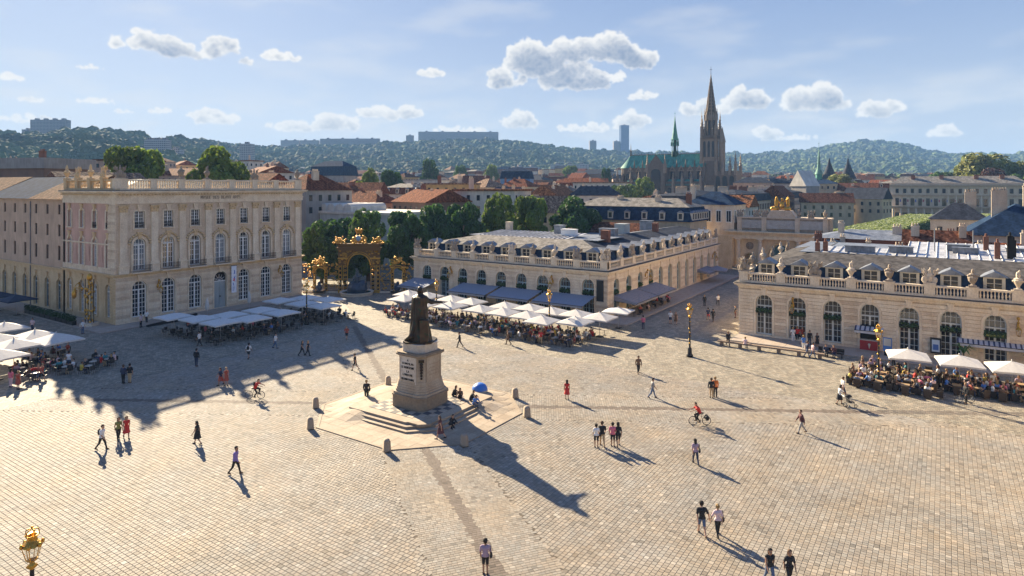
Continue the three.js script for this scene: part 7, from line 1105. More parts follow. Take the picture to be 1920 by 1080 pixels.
function wickerChair(x, z, turn, label, group) { const t = thing('wicker_armchair', label, 'armchair', [x, 0, z], turn, group); part(t, 'seat', armG.seat, wicker); part(t, 'backrest', armG.back, wicker); for (const s of [-1, 1]) part(t, 'armrest', armG.arm, wicker).position.x = s * 0.28; return t; }
function cafeTable(x, z, sq, m, label, group) { const t = thing('cafe_table', label, 'table', [x, 0, z], 0, group); part(t, 'tabletop', sq ? tableG.square : tableG.top, m); part(t, 'stem', tableG.stem, iron); part(t, 'foot', tableG.foot, iron); return t; }
const SEATS = [];                                           // seats to be filled with people: [x, z, turn, terrace]
function terrace(name, words, spots, { chairs = 4, sq = false, m = topPale, fill = 0.8, seed = 1, wick = false, cap = 999, empties = 1, cname = 'bistro_chair' }) {
  const r = rng(seed); let n = 0;
  for (const [x, z] of spots) {
    cafeTable(x, z, sq, m, `small cafe table on the ${words}`, `cafe tables of the ${name}`);
    const k = chairs, a0 = r() < 0.7 ? 0 : 0.78;
    for (let i = 0; i < k; i++) {
      const a = a0 + i * 6.2832 / k + (r() - 0.5) * 0.25, q = (wick ? 0.78 : 0.66) + 0.08 * r(), cx = x + Math.sin(a) * q, cz = z + Math.cos(a) * q, turn = a + Math.PI, sit = r() < fill;
      if (!sit && r() > empties) continue; if (n++ >= cap) continue;
      (wick ? wickerChair : bistroChair)(cx, cz, turn, wick ? `dark wicker armchair on the ${words}` : `dark bistro chair on the ${words}`, `chairs of the ${name}`, cname);
      if (sit) SEATS.push([cx, cz, turn, name, words]);
    }
  }
}
const grid = (x0, x1, nx, z0, z1, nz, skip, seed) => { const r = rng(seed), o = []; for (let j = 0; j < nz; j++) for (let i = 0; i < nx; i++) { if (r() < skip) continue; o.push([mix(x0, x1, nx > 1 ? i / (nx - 1) : 0) + (r() - 0.5) * 0.5, mix(z0, z1, nz > 1 ? j / (nz - 1) : 0) + (r() - 0.5) * 0.4]); } return o; };
terrace('central terrace', 'crowded central terrace', [...grid(-67.5, -57, 6, -70.4, -68.6, 2, 0.1, 3), ...grid(-56, -36.5, 10, -71.4, -66.9, 3, 0.06, 4), ...grid(-66, -36, 9, -74.6, -74.6, 1, 0.2, 6)], { fill: 0.86, seed: 11, empties: 0.7, cap: 172 });
terrace('right terrace', 'sunny right terrace', [...grid(-6.6, -1.2, 4, -72.6, -69.2, 3, 0, 7), ...grid(1.0, 5.8, 4, -75.0, -71.6, 3, 0, 8), ...grid(-6.4, -1.5, 3, -75.4, -75.4, 1, 0, 9)], { fill: 0.72, seed: 12, sq: true, wick: true, empties: 0.75, m: mat('tablewood', lin(0.36, 0.24, 0.12), { roughness: 0.6 }) });
terrace('left terrace', 'cream parasol terrace', [...grid(-81.5, -73.2, 6, -31.8, -26.5, 3, 0.1, 13), [-73.0, -33.0], [-75.2, -33.4], [-71.8, -30.6]], { fill: 0.62, seed: 14, empties: 0.8, cap: 60 });
terrace('museum terrace', 'shaded museum terrace', [...grid(-82, -71.9, 6, -47.2, -44.3, 2, 0, 15), ...grid(-77.6, -71.6, 4, -51, -48.6, 2, 0, 16), ...grid(-76.5, -71.4, 4, -55.4, -53, 2, 0, 17), ...grid(-79.4, -70.6, 5, -64, -59, 3, 0.05, 18)], { fill: 0.12, seed: 19, empties: 0.95, cap: 165, cname: 'terrace_chair', m: topDark });
// hedged side terrace by the museum wall
for (let k = 0; k < 9; k++) { const t = thing('hedge_planter', `dark hedge box of the side terrace, ${ORD[k]} from the museum corner`, 'planter', [-98.4 - k * 1.75, 0.1, -39.9 - 0.0 * k], 0, 'hedge boxes of the side terrace'); part(t, 'trough', once('hpt', () => join(bx(1.6, 0.55, 0.5))), iron); part(t, 'foliage', once('hpf' + k % 3, () => leafClump(1.6, 0.75, 0.6, 260, 60 + k % 3, 0.12)), leafM('hedgeleaf', 0.03, 0.07, 0.02)).position.y = 0.85; }
// bench and ramp by the museum wall
{ const b = thing('dark_ramp', 'low dark ramp wall in front of the museum windows', 'ramp', [-89.0, 0, -48.5], Math.PI / 2); part(b, 'ramp', join(poly([[-3.5, 0], [3.5, 0], [3.5, 0.75], [-3.5, 0.25]], 0.3)), iron); part(b, 'handrail', join(rod(V(-3.5, 0.9, 0.15), V(3.5, 1.4, 0.15), 0.03, 0.03, 5)), lead); }
// grouped side-street furniture
terrace('street terrace', 'terrace under the grey street awnings', grid(-38.8, -37.0, 2, -102, -87, 6, 0.1, 21), { fill: 0.25, seed: 22, chairs: 3, empties: 0.5, cap: 22, m: topDark });

// ---------- people ----------
const WALKERS = [
  ["man in white shirt with black backpack walking, far left of the open square", -50.09, -22.23, 123.7, 1.78, "walk", "sh_tr", "short", "white", "black", "pack"],
  ["woman in olive top walking beside the red dress", -50.97, -23.76, 78, 1.68, "walk2", "sl_tr", "long", "olive", "black", ""],
  ["woman in short red dress walking at the left", -50.79, -24.24, 78, 1.68, "walk", "dress", "long", "red", "red", ""],
  ["woman in black dress walking left of the monument", -45.33, -26.56, -56.3, 1.68, "walk2", "dress", "long", "black", "black", ""],
  ["man in purple shirt and dark trousers striding at the left", -38.56, -25.18, 123.7, 1.82, "walk", "lo_tr", "short", "purple", "black", ""],
  ["woman in dark top and red skirt on the shadow edge", -57.01, -35.72, -11, 1.66, "walk", "skirt", "long", "navy", "rust", ""],
  ["woman in patterned red dress beside the red skirt", -56.43, -35.9, 78, 1.68, "stand", "dress", "bun", "rust", "rust", ""],
  ["person in dark clothes standing in the museum shadow, left of a pair", -65.22, -30.84, -146.3, 1.74, "stand", "lo_tr", "short", "navy", "black", ""],
  ["man in black top and tan trousers standing, right of a pair in shadow", -64.89, -31.26, -146.3, 1.8, "stand", "sh_tr", "short", "black", "tan", ""],
  ["person in dark jacket standing alone in the museum shadow", -65.06, -38.01, -146.3, 1.8, "stand", "lo_tr", "short", "black", "navy", ""],
  ["person in white top with dark backpack and shorts in the shadow", -63.14, -42.82, -146.3, 1.74, "walk", "sh_so", "short", "white", "black", "pack"],
  ["person in white top and jeans with backpack near the museum terrace", -64.72, -47.37, 123.7, 1.74, "walk2", "sh_tr", "short", "white", "denim", "pack"],
  ["woman in black walking with a friend at the shadow edge, left one", -59.4, -46.92, 123.7, 1.68, "walk", "sl_tr", "long", "black", "black", ""],
  ["woman in black walking with a friend at the shadow edge, right one", -58.85, -47.28, 123.7, 1.66, "walk2", "sl_tr", "long", "black", "black", ""],
  ["person in dark red top walking between the terraces", -61.03, -54.88, 33.7, 1.7, "walk", "sh_so", "short", "rust", "black", ""],
  ["woman in black walking towards the monument", -50.19, -46.27, -56.3, 1.7, "walk", "sh_so", "bun", "black", "black", ""],
  ["waiter in white shirt before the museum terrace", -73.01, -43.05, -56.3, 1.76, "walk2", "sh_tr", "short", "white", "black", ""],
  ["person in long black clothes with electric scooter on the platform", -42.24, -40.24, -146.3, 1.76, "stand", "lo_tr", "short", "black", "black", "bag"],
  ["woman in dark dress stepping down the platform steps", -31.21, -37.18, -56.3, 1.72, "walk", "dress", "long", "maroon", "black", ""],
  ["man in dark suit walking behind the statue", -47.18, -59.68, -56.3, 1.76, "walk", "lo_tr", "short", "black", "black", ""],
  ["man in brown walking before the central terrace", -43.16, -63.89, -56.3, 1.74, "walk2", "lo_tr", "short", "brown", "brown", ""],
  ["person in black and blue jeans at the central terrace edge", -44.65, -67.16, -146.3, 1.72, "stand", "lo_tr", "short", "black", "denim", ""],
  ["person in red top and tan trousers at the central terrace edge", -40.08, -66.27, 33.7, 1.74, "walk", "sh_tr", "short", "red", "tan", ""],
  ["woman in red dress alone right of the monument", -27.71, -50.28, -146.3, 1.68, "stand", "dress", "long", "red", "red", ""],
  ["man in grey top and jeans walking across the square", -21.6, -54.87, 123.7, 1.76, "walk", "sh_tr", "short", "grey", "denim", ""],
  ["man in brown coming towards the viewer", -25.6, -61.31, 33.7, 1.76, "walk2", "lo_tr", "short", "brown", "black", ""],
  ["person in black beside the orange jacket", -17.22, -57.8, -146.3, 1.72, "stand", "lo_tr", "short", "black", "tan", ""],
  ["person in orange jacket beside the black one", -16.98, -58.13, -146.3, 1.78, "stand", "lo_tr", "short", "orange", "black", ""],
  ["woman in white top and dark shorts, first of four walking away", -20.85, -42.2, -146.3, 1.66, "stand", "sh_so", "bun", "white", "black", "bag"],
  ["man in black top and beige trousers, second of four walking away", -20.58, -42.61, -146.3, 1.8, "walk", "sh_tr", "short", "black", "tan", ""],
  ["person in pink top and dark shorts, third of four walking away", -19.94, -43.03, -146.3, 1.68, "stand", "sh_so", "short", "pink", "black", ""],
  ["person in black, fourth of four walking away", -19.62, -43.25, -146.3, 1.72, "walk2", "sh_so", "long", "black", "black", ""],
  ["woman in mauve top and dark jeans with a bag walking away", -14.01, -43.41, -146.3, 1.68, "walk", "sh_tr", "long", "mauve", "navy", "bag"],
  ["man in dark jumper and grey trousers striding left", -9.04, -53.36, -56.3, 1.78, "walk", "lo_tr", "short", "maroon", "grey", ""],
  ["man in black tee and denim shorts of the couple holding hands", -10.87, -34.76, -146.3, 1.8, "walkR", "sh_so", "short", "black", "denim", ""],
  ["woman in pale pink tee and black jeans of the couple holding hands", -10.12, -35.13, -146.3, 1.68, "walkL", "sh_tr", "bun", "palepink", "black", "bag"],
  ["woman in black vest and jeans at the bottom edge", -6.87, -32.29, 33.7, 1.7, "walk", "sl_tr", "long", "black", "denim", ""],
  ["woman in black tee at the bottom edge, right one", -6.08, -32.72, 33.7, 1.66, "walk2", "sh_tr", "long", "black", "black", ""],
  ["person in mauve top and black shorts with black bag at the bottom", -18.5, -25.4, -146.3, 1.68, "stand", "sh_so", "short", "mauve", "black", "bag"],
  ["woman in white top and black skirt pushing the stroller", -7.51, -62.24, 123.7, 1.68, "walk", "skirt", "long", "white", "black", ""],
  ["man in white shirt walking behind the stroller", -7.54, -64.61, 123.7, 1.78, "walk2", "sh_tr", "short", "white", "navy", ""],
  ["person in black coming past the end of the stone bench", -21.18, -77.63, 33.7, 1.76, "walk", "lo_tr", "short", "black", "black", ""],
  ["person in white at the shop door of the right pavilion", -15.21, -84.14, -146.3, 1.74, "stand", "sh_tr", "short", "white", "white", ""],
  ["person in red at the shop door of the right pavilion", -14.83, -84.72, -146.3, 1.76, "stand", "sh_tr", "short", "red", "black", ""],
  ["person in rust red at the shop door, rightmost", -14.34, -85.04, 33.7, 1.72, "stand", "sh_tr", "short", "rust", "maroon", ""],
  ["person in blue top and white trousers behind the long bench", -13.4, -80.43, -146.3, 1.7, "stand", "sh_tr", "bun", "blue", "white", ""],
  ["person in navy walking before the right pavilion", -12.6, -77.6, 123.7, 1.74, "walk", "sh_tr", "short", "navy", "denim", ""],
  ["person in white and red walking before the right pavilion", -11.95, -77.24, 123.7, 1.74, "walk2", "sh_tr", "short", "palepink", "denim", ""],
  ["person in black robe standing by the third arch of the right pavilion", -12.32, -82.63, 33.7, 1.68, "stand", "dress", "long", "black", "black", ""],
  ["person in black with white cap by the second arch", -13.22, -83.25, 33.7, 1.76, "stand", "lo_tr", "short", "black", "navy", ""],
  ["person in pink top and navy trousers at the street corner", -33.03, -80.72, -146.3, 1.74, "stand", "sh_tr", "short", "pink", "navy", ""],
  ["man in white tee and dark shorts in the side street", -31.22, -85.93, 33.7, 1.76, "stand", "sh_so", "short", "white", "navy", ""],
  ["woman in brown dress in the side street", -30.37, -85.67, 33.7, 1.7, "stand", "dress", "long", "brown", "brown", ""],
  ["person in navy and red walking up the side street", -27.65, -91.3, -146.3, 1.74, "walk", "sh_so", "short", "navy", "red", ""],
  ["person in black walking up the side street", -26.76, -90.59, -146.3, 1.76, "walk2", "lo_tr", "short", "black", "black", ""],
  ["person in dark clothes by the corner of the right pavilion", -24.86, -94.95, -56.3, 1.7, "stand", "sh_tr", "short", "black", "maroon", ""],
  ["person in pale top far along the side street", -29.87, -103.66, 33.7, 1.72, "walk", "sh_tr", "short", "white", "black", ""],
  ["person in dark top by the middle of the side street", -31.35, -101.57, -146.3, 1.72, "stand", "lo_tr", "short", "black", "black", ""],
  ["person in white tee by the museum side terrace", -91.51, -38.35, 123.7, 1.76, "stand", "sh_tr", "short", "white", "denim", ""],
  ["waiter in pale blue behind the cream parasols", -98.26, -35.31, 33.7, 1.74, "stand", "sh_tr", "short", "palepink", "navy", ""],
  ["man in red top and dark shorts walking from the left terrace", -72.3, -26.73, 123.7, 1.76, "walk", "sh_so", "short", "rust", "black", ""],
  ["woman in pink at the edge of the left terrace", -72.79, -24.41, -146.3, 1.68, "stand", "sh_tr", "long", "pink", "palepink", ""],
  ["woman in red dress at the edge of the left terrace", -71.44, -24.53, -146.3, 1.66, "stand", "dress", "bun", "rust", "rust", ""],
  ["person in white top and jeans standing by the left terrace chairs", -75.26, -30.25, -146.3, 1.74, "stand", "sl_tr", "short", "white", "denim", ""],
  ["waiter in white standing by the museum wall", -91.33, -46.24, 33.7, 1.76, "stand", "sh_tr", "short", "white", "black", ""],
  ["waiter in pale shirt behind the museum terrace", -89.21, -44.41, 123.7, 1.74, "stand", "sh_tr", "short", "palepink", "black", ""],
  ["man in dark clothes with a bicycle at the right terrace", 1.58, -68.46, -56.3, 1.76, "stand", "lo_tr", "short", "black", "black", ""],
  ["waiter in white shirt under the right parasols", 3.75, -73.95, 33.7, 1.76, "stand", "sh_tr", "short", "white", "black", ""],
  ["waiter in white at the ice-cream counter", -8.04, -89.91, 33.7, 1.74, "stand", "sh_tr", "short", "white", "white", ""],
  ["person in dark top between the right terrace tables", -4.37, -77.78, 33.7, 1.74, "stand", "sh_tr", "short", "maroon", "black", ""],
];
const SITTERS = [
  ["person in dark clothes sitting on the platform, left of three", -35.77, -44.28, 123.7, "sitg", "sh_tr", "long", "black", "black"],
  ["person in dark clothes sitting on the platform, middle of three", -34.96, -44.3, 33.7, "sitg", "sh_tr", "long", "brown", "black"],
  ["person in black sitting at the end of the steps", -33.72, -44.12, 123.7, "sitg", "sh_tr", "short", "black", "navy"],
  ["person in blue sitting on the steps at the right", -32.8, -43.43, 78, "sitg", "sh_tr", "short", "blue", "denim"],
  ["person in black sitting on the front steps", -31.73, -39.01, 78, "sitg", "lo_tr", "long", "black", "black"],
];
const HUE = { white: [0.72, 0.7, 0.67], black: [0.018, 0.018, 0.02], navy: [0.03, 0.04, 0.08], denim: [0.09, 0.13, 0.22], red: [0.5, 0.035, 0.03], rust: [0.36, 0.08, 0.05], maroon: [0.1, 0.035, 0.04], olive: [0.2, 0.2, 0.06], purple: [0.25, 0.17, 0.42], tan: [0.45, 0.32, 0.18], brown: [0.14, 0.08, 0.045], grey: [0.3, 0.29, 0.28], orange: [0.6, 0.16, 0.03], pink: [0.62, 0.16, 0.22], palepink: [0.66, 0.48, 0.48], mauve: [0.35, 0.25, 0.32], blue: [0.08, 0.2, 0.5], teal: [0.05, 0.22, 0.24], yellow: [0.6, 0.45, 0.08], skinA: [0.46, 0.27, 0.18], skinB: [0.33, 0.18, 0.11], hairD: [0.02, 0.014, 0.01], hairB: [0.09, 0.05, 0.025], hairF: [0.3, 0.2, 0.09] };
const dye = (k) => mat('dye_' + k, lin(...HUE[k]), { roughness: k.startsWith('skin') ? 0.6 : 0.85 });
const rad = (d) => d * Math.PI / 180;
// joint angles in degrees: thigh, shin (forward positive), upper arm, forearm; lean of the trunk; seat height when sitting
const POSES = {
  walk: { tL: 24, sL: 14, tR: -17, sR: -38, aL: -22, fL: -6, aR: 22, fR: 40, lean: 4 }, walk2: { tL: -14, sL: -34, tR: 22, sR: 12, aL: 18, fL: 34, aR: -20, fR: -4, lean: 3 },
  stand: { tL: 3, sL: 0, tR: -3, sR: -4, aL: 6, fL: 24, aR: 2, fR: 12, lean: 1 }, sit: { tL: 84, sL: 4, tR: 80, sR: -8, aL: 28, fL: 88, aR: 22, fR: 96, lean: 2, seat: 0.53 }, sit2: { tL: 82, sL: -14, tR: 86, sR: 12, aL: 40, fL: 60, aR: 10, fR: 70, lean: 10, seat: 0.53 }, sit3: { tL: 86, sL: 6, tR: 78, sR: -4, aL: 4, fL: 60, aR: 44, fR: 118, lean: -8, seat: 0.53 },
  walkR: { tL: 24, sL: 14, tR: -17, sR: -38, aL: -22, fL: -6, aR: 4, fR: 6, oR: 0.17, lean: 4 }, walkL: { tL: -14, sL: -34, tR: 22, sR: 12, aL: 4, fL: 6, oL: 0.17, aR: -20, fR: -4, lean: 3 },
  sitg: { tL: 112, sL: -22, tR: 104, sR: -30, aL: 48, fL: 70, aR: 46, fR: 74, lean: 22, seat: 0.14 }, ride: { tL: 74, sL: -14, tR: 26, sR: -30, aL: 62, fL: 70, aR: 62, fR: 70, lean: 24, seat: 0.98 }, push: { tL: 22, sL: 12, tR: -14, sR: -34, aL: 30, fL: 70, aR: 30, fR: 70, lean: 8 },
};
function skeleton(p, fem) {
  const dn = (a, L) => [Math.sin(rad(a)) * L, -Math.cos(rad(a)) * L], hw = fem ? 0.1 : 0.092, sw = fem ? 0.165 : 0.195;
  const legs = [[p.tL, p.sL, 1], [p.tR, p.sR, -1]].map(([t, s, side]) => { const [z1, y1] = dn(t, 0.43), [z2, y2] = dn(s, 0.42); return { side, k: [y1, z1], a: [y1 + y2, z1 + z2], s }; });
  const hipY = p.seat ?? -Math.min(legs[0].a[0], legs[1].a[0]) + 0.085, lz = Math.sin(rad(p.lean)), ly = Math.cos(rad(p.lean)), up = (h, f = 0) => [hipY + h * ly - f * lz, h * lz + f * ly];
  const B = [], J = {}, add = (a, b, ra, rb, reg, t0 = 0, t1 = 0) => B.push({ a, b, ra, rb, reg, t0, t1 }), P = (x, [y, z]) => [x, y, z];
  add(P(-hw * 0.8, up(0.02)), P(hw * 0.8, up(0.02)), 0.115, 0.115, 'hip'); add(P(0, up(0.06)), P(0, up(0.26)), fem ? 0.115 : 0.13, fem ? 0.115 : 0.135, 'torso'); add(P(-sw * 0.5, up(0.4)), P(sw * 0.5, up(0.4)), 0.12, 0.12, 'torso'); add(P(-sw * 0.85, up(0.48)), P(sw * 0.85, up(0.48)), 0.07, 0.07, 'torso');
  if (fem) { for (const s of [-1, 1]) add(P(s * 0.07, up(0.36, 0.07)), P(s * 0.07, up(0.37, 0.09)), 0.06, 0.055, 'torso'); }
  add(P(0, up(0.5)), P(0, up(0.6, 0.015)), 0.055, 0.05, 'skin'); const hd = up(0.7, 0.03), hd2 = up(0.78, 0.015);
  add(P(0, up(0.66, 0.05)), P(0, hd2), 0.082, 0.098, 'head'); add(P(0, up(0.7, 0.125)), P(0, up(0.715, 0.135)), 0.018, 0.014, 'nose'); for (const s of [-1, 1]) add(P(s * 0.092, up(0.7, 0.02)), P(s * 0.094, up(0.735, 0.015)), 0.016, 0.018, 'ear');
  J.head = hd2;
  for (const l of legs) { const hx = l.side * hw, hp = [hx, hipY, 0], k = [hx + l.side * 0.005, hipY + l.k[0], l.k[1]], a = [hx, hipY + l.a[0], l.a[1]]; add(hp, k, 0.09, 0.06, 'leg', 0, 0.5); add(k, a, 0.058, 0.04, 'leg', 0.5, 1); const ft = p.seat !== undefined ? 0 : Math.min(0, l.s + 15) * 0.8, fz = Math.cos(rad(ft)) * 0.15, fy = Math.sin(rad(ft)) * 0.15 - 0.035; add([a[0], a[1] - 0.035, a[2] - 0.03], [a[0] + l.side * 0.015, a[1] + fy, a[2] + fz], 0.046, 0.036, 'shoe'); }
  J.hands = [];
  for (const [u, f, s, ou = 0] of [[p.aL, p.fL, 1, p.oL], [p.aR, p.fR, -1, p.oR]]) { const [sy, sz] = up(0.46), [z1, y1] = dn(u, 0.28), [z2, y2] = dn(f, 0.25), sh = [s * (sw + 0.02), sy, sz], e = [s * (sw + 0.065 + ou * 0.6), sy + y1, sz + z1], w = [s * (sw + 0.05 + ou), sy + y1 + y2, sz + z1 + z2]; add(sh, e, 0.056, 0.044, 'arm', 0, 0.5); add(e, w, 0.042, 0.03, 'arm', 0.5, 1); const [hz, hy] = dn(f, 0.085), h = [w[0] - s * 0.008, w[1] + hy, w[2] + hz]; add(w, h, 0.03, 0.032, 'skin'); J.hands.push({ w, h, f, s }); }
  J.up = up; J.hipY = hipY; return { B, J };
}
const OUT = { sh_tr: { sleeve: 0.42, leg: 1.0 }, lo_tr: { sleeve: 1.0, leg: 1.0 }, sl_tr: { sleeve: 0.08, leg: 1.0 }, sh_so: { sleeve: 0.42, leg: 0.46 }, dress: { sleeve: 0.1, leg: 0.2, skirt: 0.42 }, skirt: { sleeve: 0.4, leg: 0.2, skirt: 0.44 } };
function figure(pose, outfit, hair, cell) {
  return once('fig' + [pose, outfit, hair, cell], () => {
    const p = POSES[pose], o = OUT[outfit], fem = hair !== 'short', { B, J } = skeleton(p, fem);
    const f = (q) => { let d = 9; for (const b of B) d = smin(d, capsule(q, b.a, b.b, b.ra, b.rb)[0], b.reg === 'arm' || b.reg === 'leg' ? 0.03 : 0.035); return d; };
    const lo = [9, 9, 9], hi = [-9, -9, -9]; for (const b of B) for (const e of [b.a, b.b]) for (let k = 0; k < 3; k++) { lo[k] = Math.min(lo[k], e[k] - 0.18); hi[k] = Math.max(hi[k], e[k] + 0.18); }
    const net = surfaceNet(f, lo, hi, cell), n = net.pos.length / 3, g = netGeo(net), nr = g.attributes.normal, reg = [];
    const hd = J.head;
    for (let i = 0; i < n; i++) {
      const q = [net.pos[3 * i], net.pos[3 * i + 1], net.pos[3 * i + 2]]; let best = 9, R0 = 'skin';
      for (const b of B) { const [d, t] = capsule(q, b.a, b.b, b.ra, b.rb); if (d < best) { best = d; const u = mix(b.t0, b.t1, t); const hh = (q[1] - J.hipY) * Math.cos(rad(p.lean)) + q[2] * Math.sin(rad(p.lean)); R0 = b.reg === 'torso' || b.reg === 'hip' || (b.reg === 'leg' && u < 0.12) ? (hh > 0.0 ? 'top' : 'bottom') : b.reg === 'arm' ? (u <= o.sleeve ? 'top' : 'skin') : b.reg === 'leg' ? (u <= o.leg ? 'bottom' : 'skin') : b.reg === 'shoe' ? 'shoe' : b.reg === 'head' ? (q[2] < hd[1] + (q[1] > hd[0] + 0.03 ? 0.075 : q[1] > hd[0] - 0.1 ? 0.0 : -0.05) ? 'hair' : 'skin') : 'skin'; } }
      reg.push(R0);
    }
    const cut = (name, off) => { const idx = [], map = new Map(), pos = []; for (let i = 0; i < net.idx.length; i += 3) { const t = [net.idx[i], net.idx[i + 1], net.idx[i + 2]]; if (t.filter((v) => reg[v] === name).length < 2) continue; for (const v of t) { if (!map.has(v)) { map.set(v, pos.length / 3); pos.push(net.pos[3 * v] + nr.getX(v) * off, net.pos[3 * v + 1] + nr.getY(v) * off, net.pos[3 * v + 2] + nr.getZ(v) * off); } idx.push(map.get(v)); } } return idx.length ? netGeo({ pos, idx }) : null; };
    // hands: five fingers each, curled a little
    const fg = []; for (const { w, h, f: fa, s } of J.hands) { const d = V(0, -Math.cos(rad(fa)), Math.sin(rad(fa))), c = V(0, -Math.cos(rad(fa + 38)), Math.sin(rad(fa + 38))); for (let k = 0; k < 4; k++) { const a = V(h[0], h[1], h[2]).add(V(0, Math.sin(rad(fa)), Math.cos(rad(fa))).multiplyScalar((k - 1.5) * 0.017)), L = [0.038, 0.044, 0.04, 0.03][k], m = a.clone().addScaledVector(d, L + 0.02); fg.push(rod(a, m, 0.01, 0.009, 4), rod(m, m.clone().addScaledVector(c, L * 0.8).add(V(-s * 0.012, 0, 0)), 0.009, 0.007, 4)); } const th = V(w[0] - s * 0.012, mix(w[1], h[1], 0.45), mix(w[2], h[2], 0.45)); fg.push(rod(th, th.clone().add(V(-s * 0.03, d.y * 0.045, d.z * 0.045 + 0.012)), 0.011, 0.008, 4)); }
    const body = mergeGeometries([clean(g), ...fg.map((q) => { q.deleteAttribute('uv'); return q; })].map((q) => { q.deleteAttribute('uv'); return q; }));
    const parts = { body, top: cut('top', 0.014), bottom: cut('bottom', 0.012), shoe: cut('shoe', 0.008), hair: cut('hair', 0.022) };
    if (o.skirt) { const [y0, z0] = J.up(0.12), y1 = J.hipY - o.skirt; parts.skirt = lathe([[0.145, y0], [0.185, J.hipY], [0.22, mix(J.hipY, y1, 0.5)], [0.27, y1]], 14, 0, 0, 0); const pp = parts.skirt.attributes.position; for (let i = 0; i < pp.count; i++) { const a = Math.atan2(pp.getX(i), pp.getZ(i)), k = 1 + 0.07 * Math.sin(a * 7) * sstep(y0, y1, pp.getY(i)); pp.setX(i, pp.getX(i) * k); pp.setZ(i, pp.getZ(i) * k * 1.05); } parts.skirt.computeVertexNormals(); }
    if (hair === 'long') parts.hair2 = ball(0.1, 0, hd[0] - 0.13, hd[1] - 0.085, 1.05, 1.9, 0.55, 9); if (hair === 'bun') parts.hair2 = ball(0.06, 0, hd[0] + 0.05, hd[1] - 0.11, 1, 1, 1, 8);
    parts.eyes = join(ball(0.013, -0.033, hd[0] - 0.055, hd[1] + 0.1, 1, 0.7, 0.6, 5), ball(0.013, 0.033, hd[0] - 0.055, hd[1] + 0.1, 1, 0.7, 0.6, 5)); parts.J = J; return parts;
  });
}
const bagG = { pack: metreUV(jit(join(ball(0.17, 0, 0, 0, 0.95, 1.35, 0.6, 10)), 0.02, 5)), bag: join(ball(0.14, 0, 0, 0, 0.55, 1.15, 1.1, 9), tube([V(0, 0.1, 0.1), V(0.02, 0.5, 0.02), V(0, 0.1, -0.1)], 0.012, 4)) };
function person(label, x, y, z, deg, h, pose, outfit, hair, top, bottom, extra = '', { cell = 0.026, group, skin, hairC, eyes = true } = {}) {
  const p = figure(pose, outfit, hair, cell), t = thing('person', label, 'person', [x, y, z], rad(deg), group), k = h / 1.75, sk = skin ?? pick(['skinA', 'skinA', 'skinB']), hc = hairC ?? pick(['hairD', 'hairD', 'hairB', 'hairF']);
  t.scale.setScalar(k);
  part(t, 'body', p.body, dye(sk)); if (p.top) part(t, 'top', p.top, dye(top));
  const o = OUT[outfit]; if (p.bottom) part(t, outfit === 'dress' ? 'dress_seat' : o.leg < 0.9 ? 'shorts' : 'trousers', p.bottom, dye(bottom)); if (p.skirt) part(t, 'skirt', p.skirt, dye(outfit === 'dress' ? top : bottom));
  if (p.shoe) part(t, 'shoes', p.shoe, dye(h > 1.75 ? 'brown' : 'black')); if (p.hair) part(t, 'hair', p.hair, dye(hc)); if (p.hair2) part(t, 'hair_tail', p.hair2, dye(hc)); if (eyes) part(t, 'eyes', p.eyes, dye('black'));
  if (extra) { const [by, bz] = p.J.up(0.36); const b = thing(extra === 'pack' ? 'backpack' : 'shoulder_bag', `${extra === 'pack' ? 'dark backpack on the back' : 'dark bag on the shoulder'} of the ${label}`.split(' ').slice(0, 16).join(' '), 'bag'); part(b, 'sack', bagG[extra], dye('black')); part(b, 'strap', once('strap' + extra, () => join(tube(extra === 'pack' ? [V(-0.08, 0.16, 0.06), V(-0.1, 0.2, 0.16), V(-0.1, 0.0, 0.2)] : [V(0, 0.1, 0.0), V(0.06, 0.34, 0), V(0.0, 0.5, 0.02)], 0.016, 4))), dye('black')); const off = (extra === 'pack' ? V(0, by, bz - 0.2) : V(-0.29, p.J.up(0.05)[0], 0)).multiplyScalar(k).applyAxisAngle(V(0, 1, 0), rad(deg)); b.position.set(x + off.x, y + off.y, z + off.z); b.rotation.y = rad(deg); b.scale.setScalar(k); }
  return t;
}
for (const [l, x, z, d, h, pose, outfit, hair, top, bottom, extra] of WALKERS) person(l, x, 0, z, d, h, l.includes('pushing') ? 'push' : pose, outfit, hair, top, bottom, extra);
for (const [l, x, z, d, pose, outfit, hair, top, bottom] of SITTERS) person(l, x, l.includes('front steps') ? 0.33 : 0.47, z, d, 1.7, pose, outfit, hair, top, bottom);
person('person in dark coat on the dark bench, left one', -10.9, -0.02, -79.0, 20, 1.72, 'sit', 'lo_tr', 'short', 'navy', 'black'); person('person in maroon on the dark bench, right one', -10.1, -0.02, -79.0, 10, 1.7, 'sit3', 'lo_tr', 'short', 'maroon', 'navy'); person('person in pale top sitting on the long stone bench', -19.2, 0.02, -77.5, 170, 1.7, 'sit', 'sh_tr', 'short', 'palepink', 'grey');
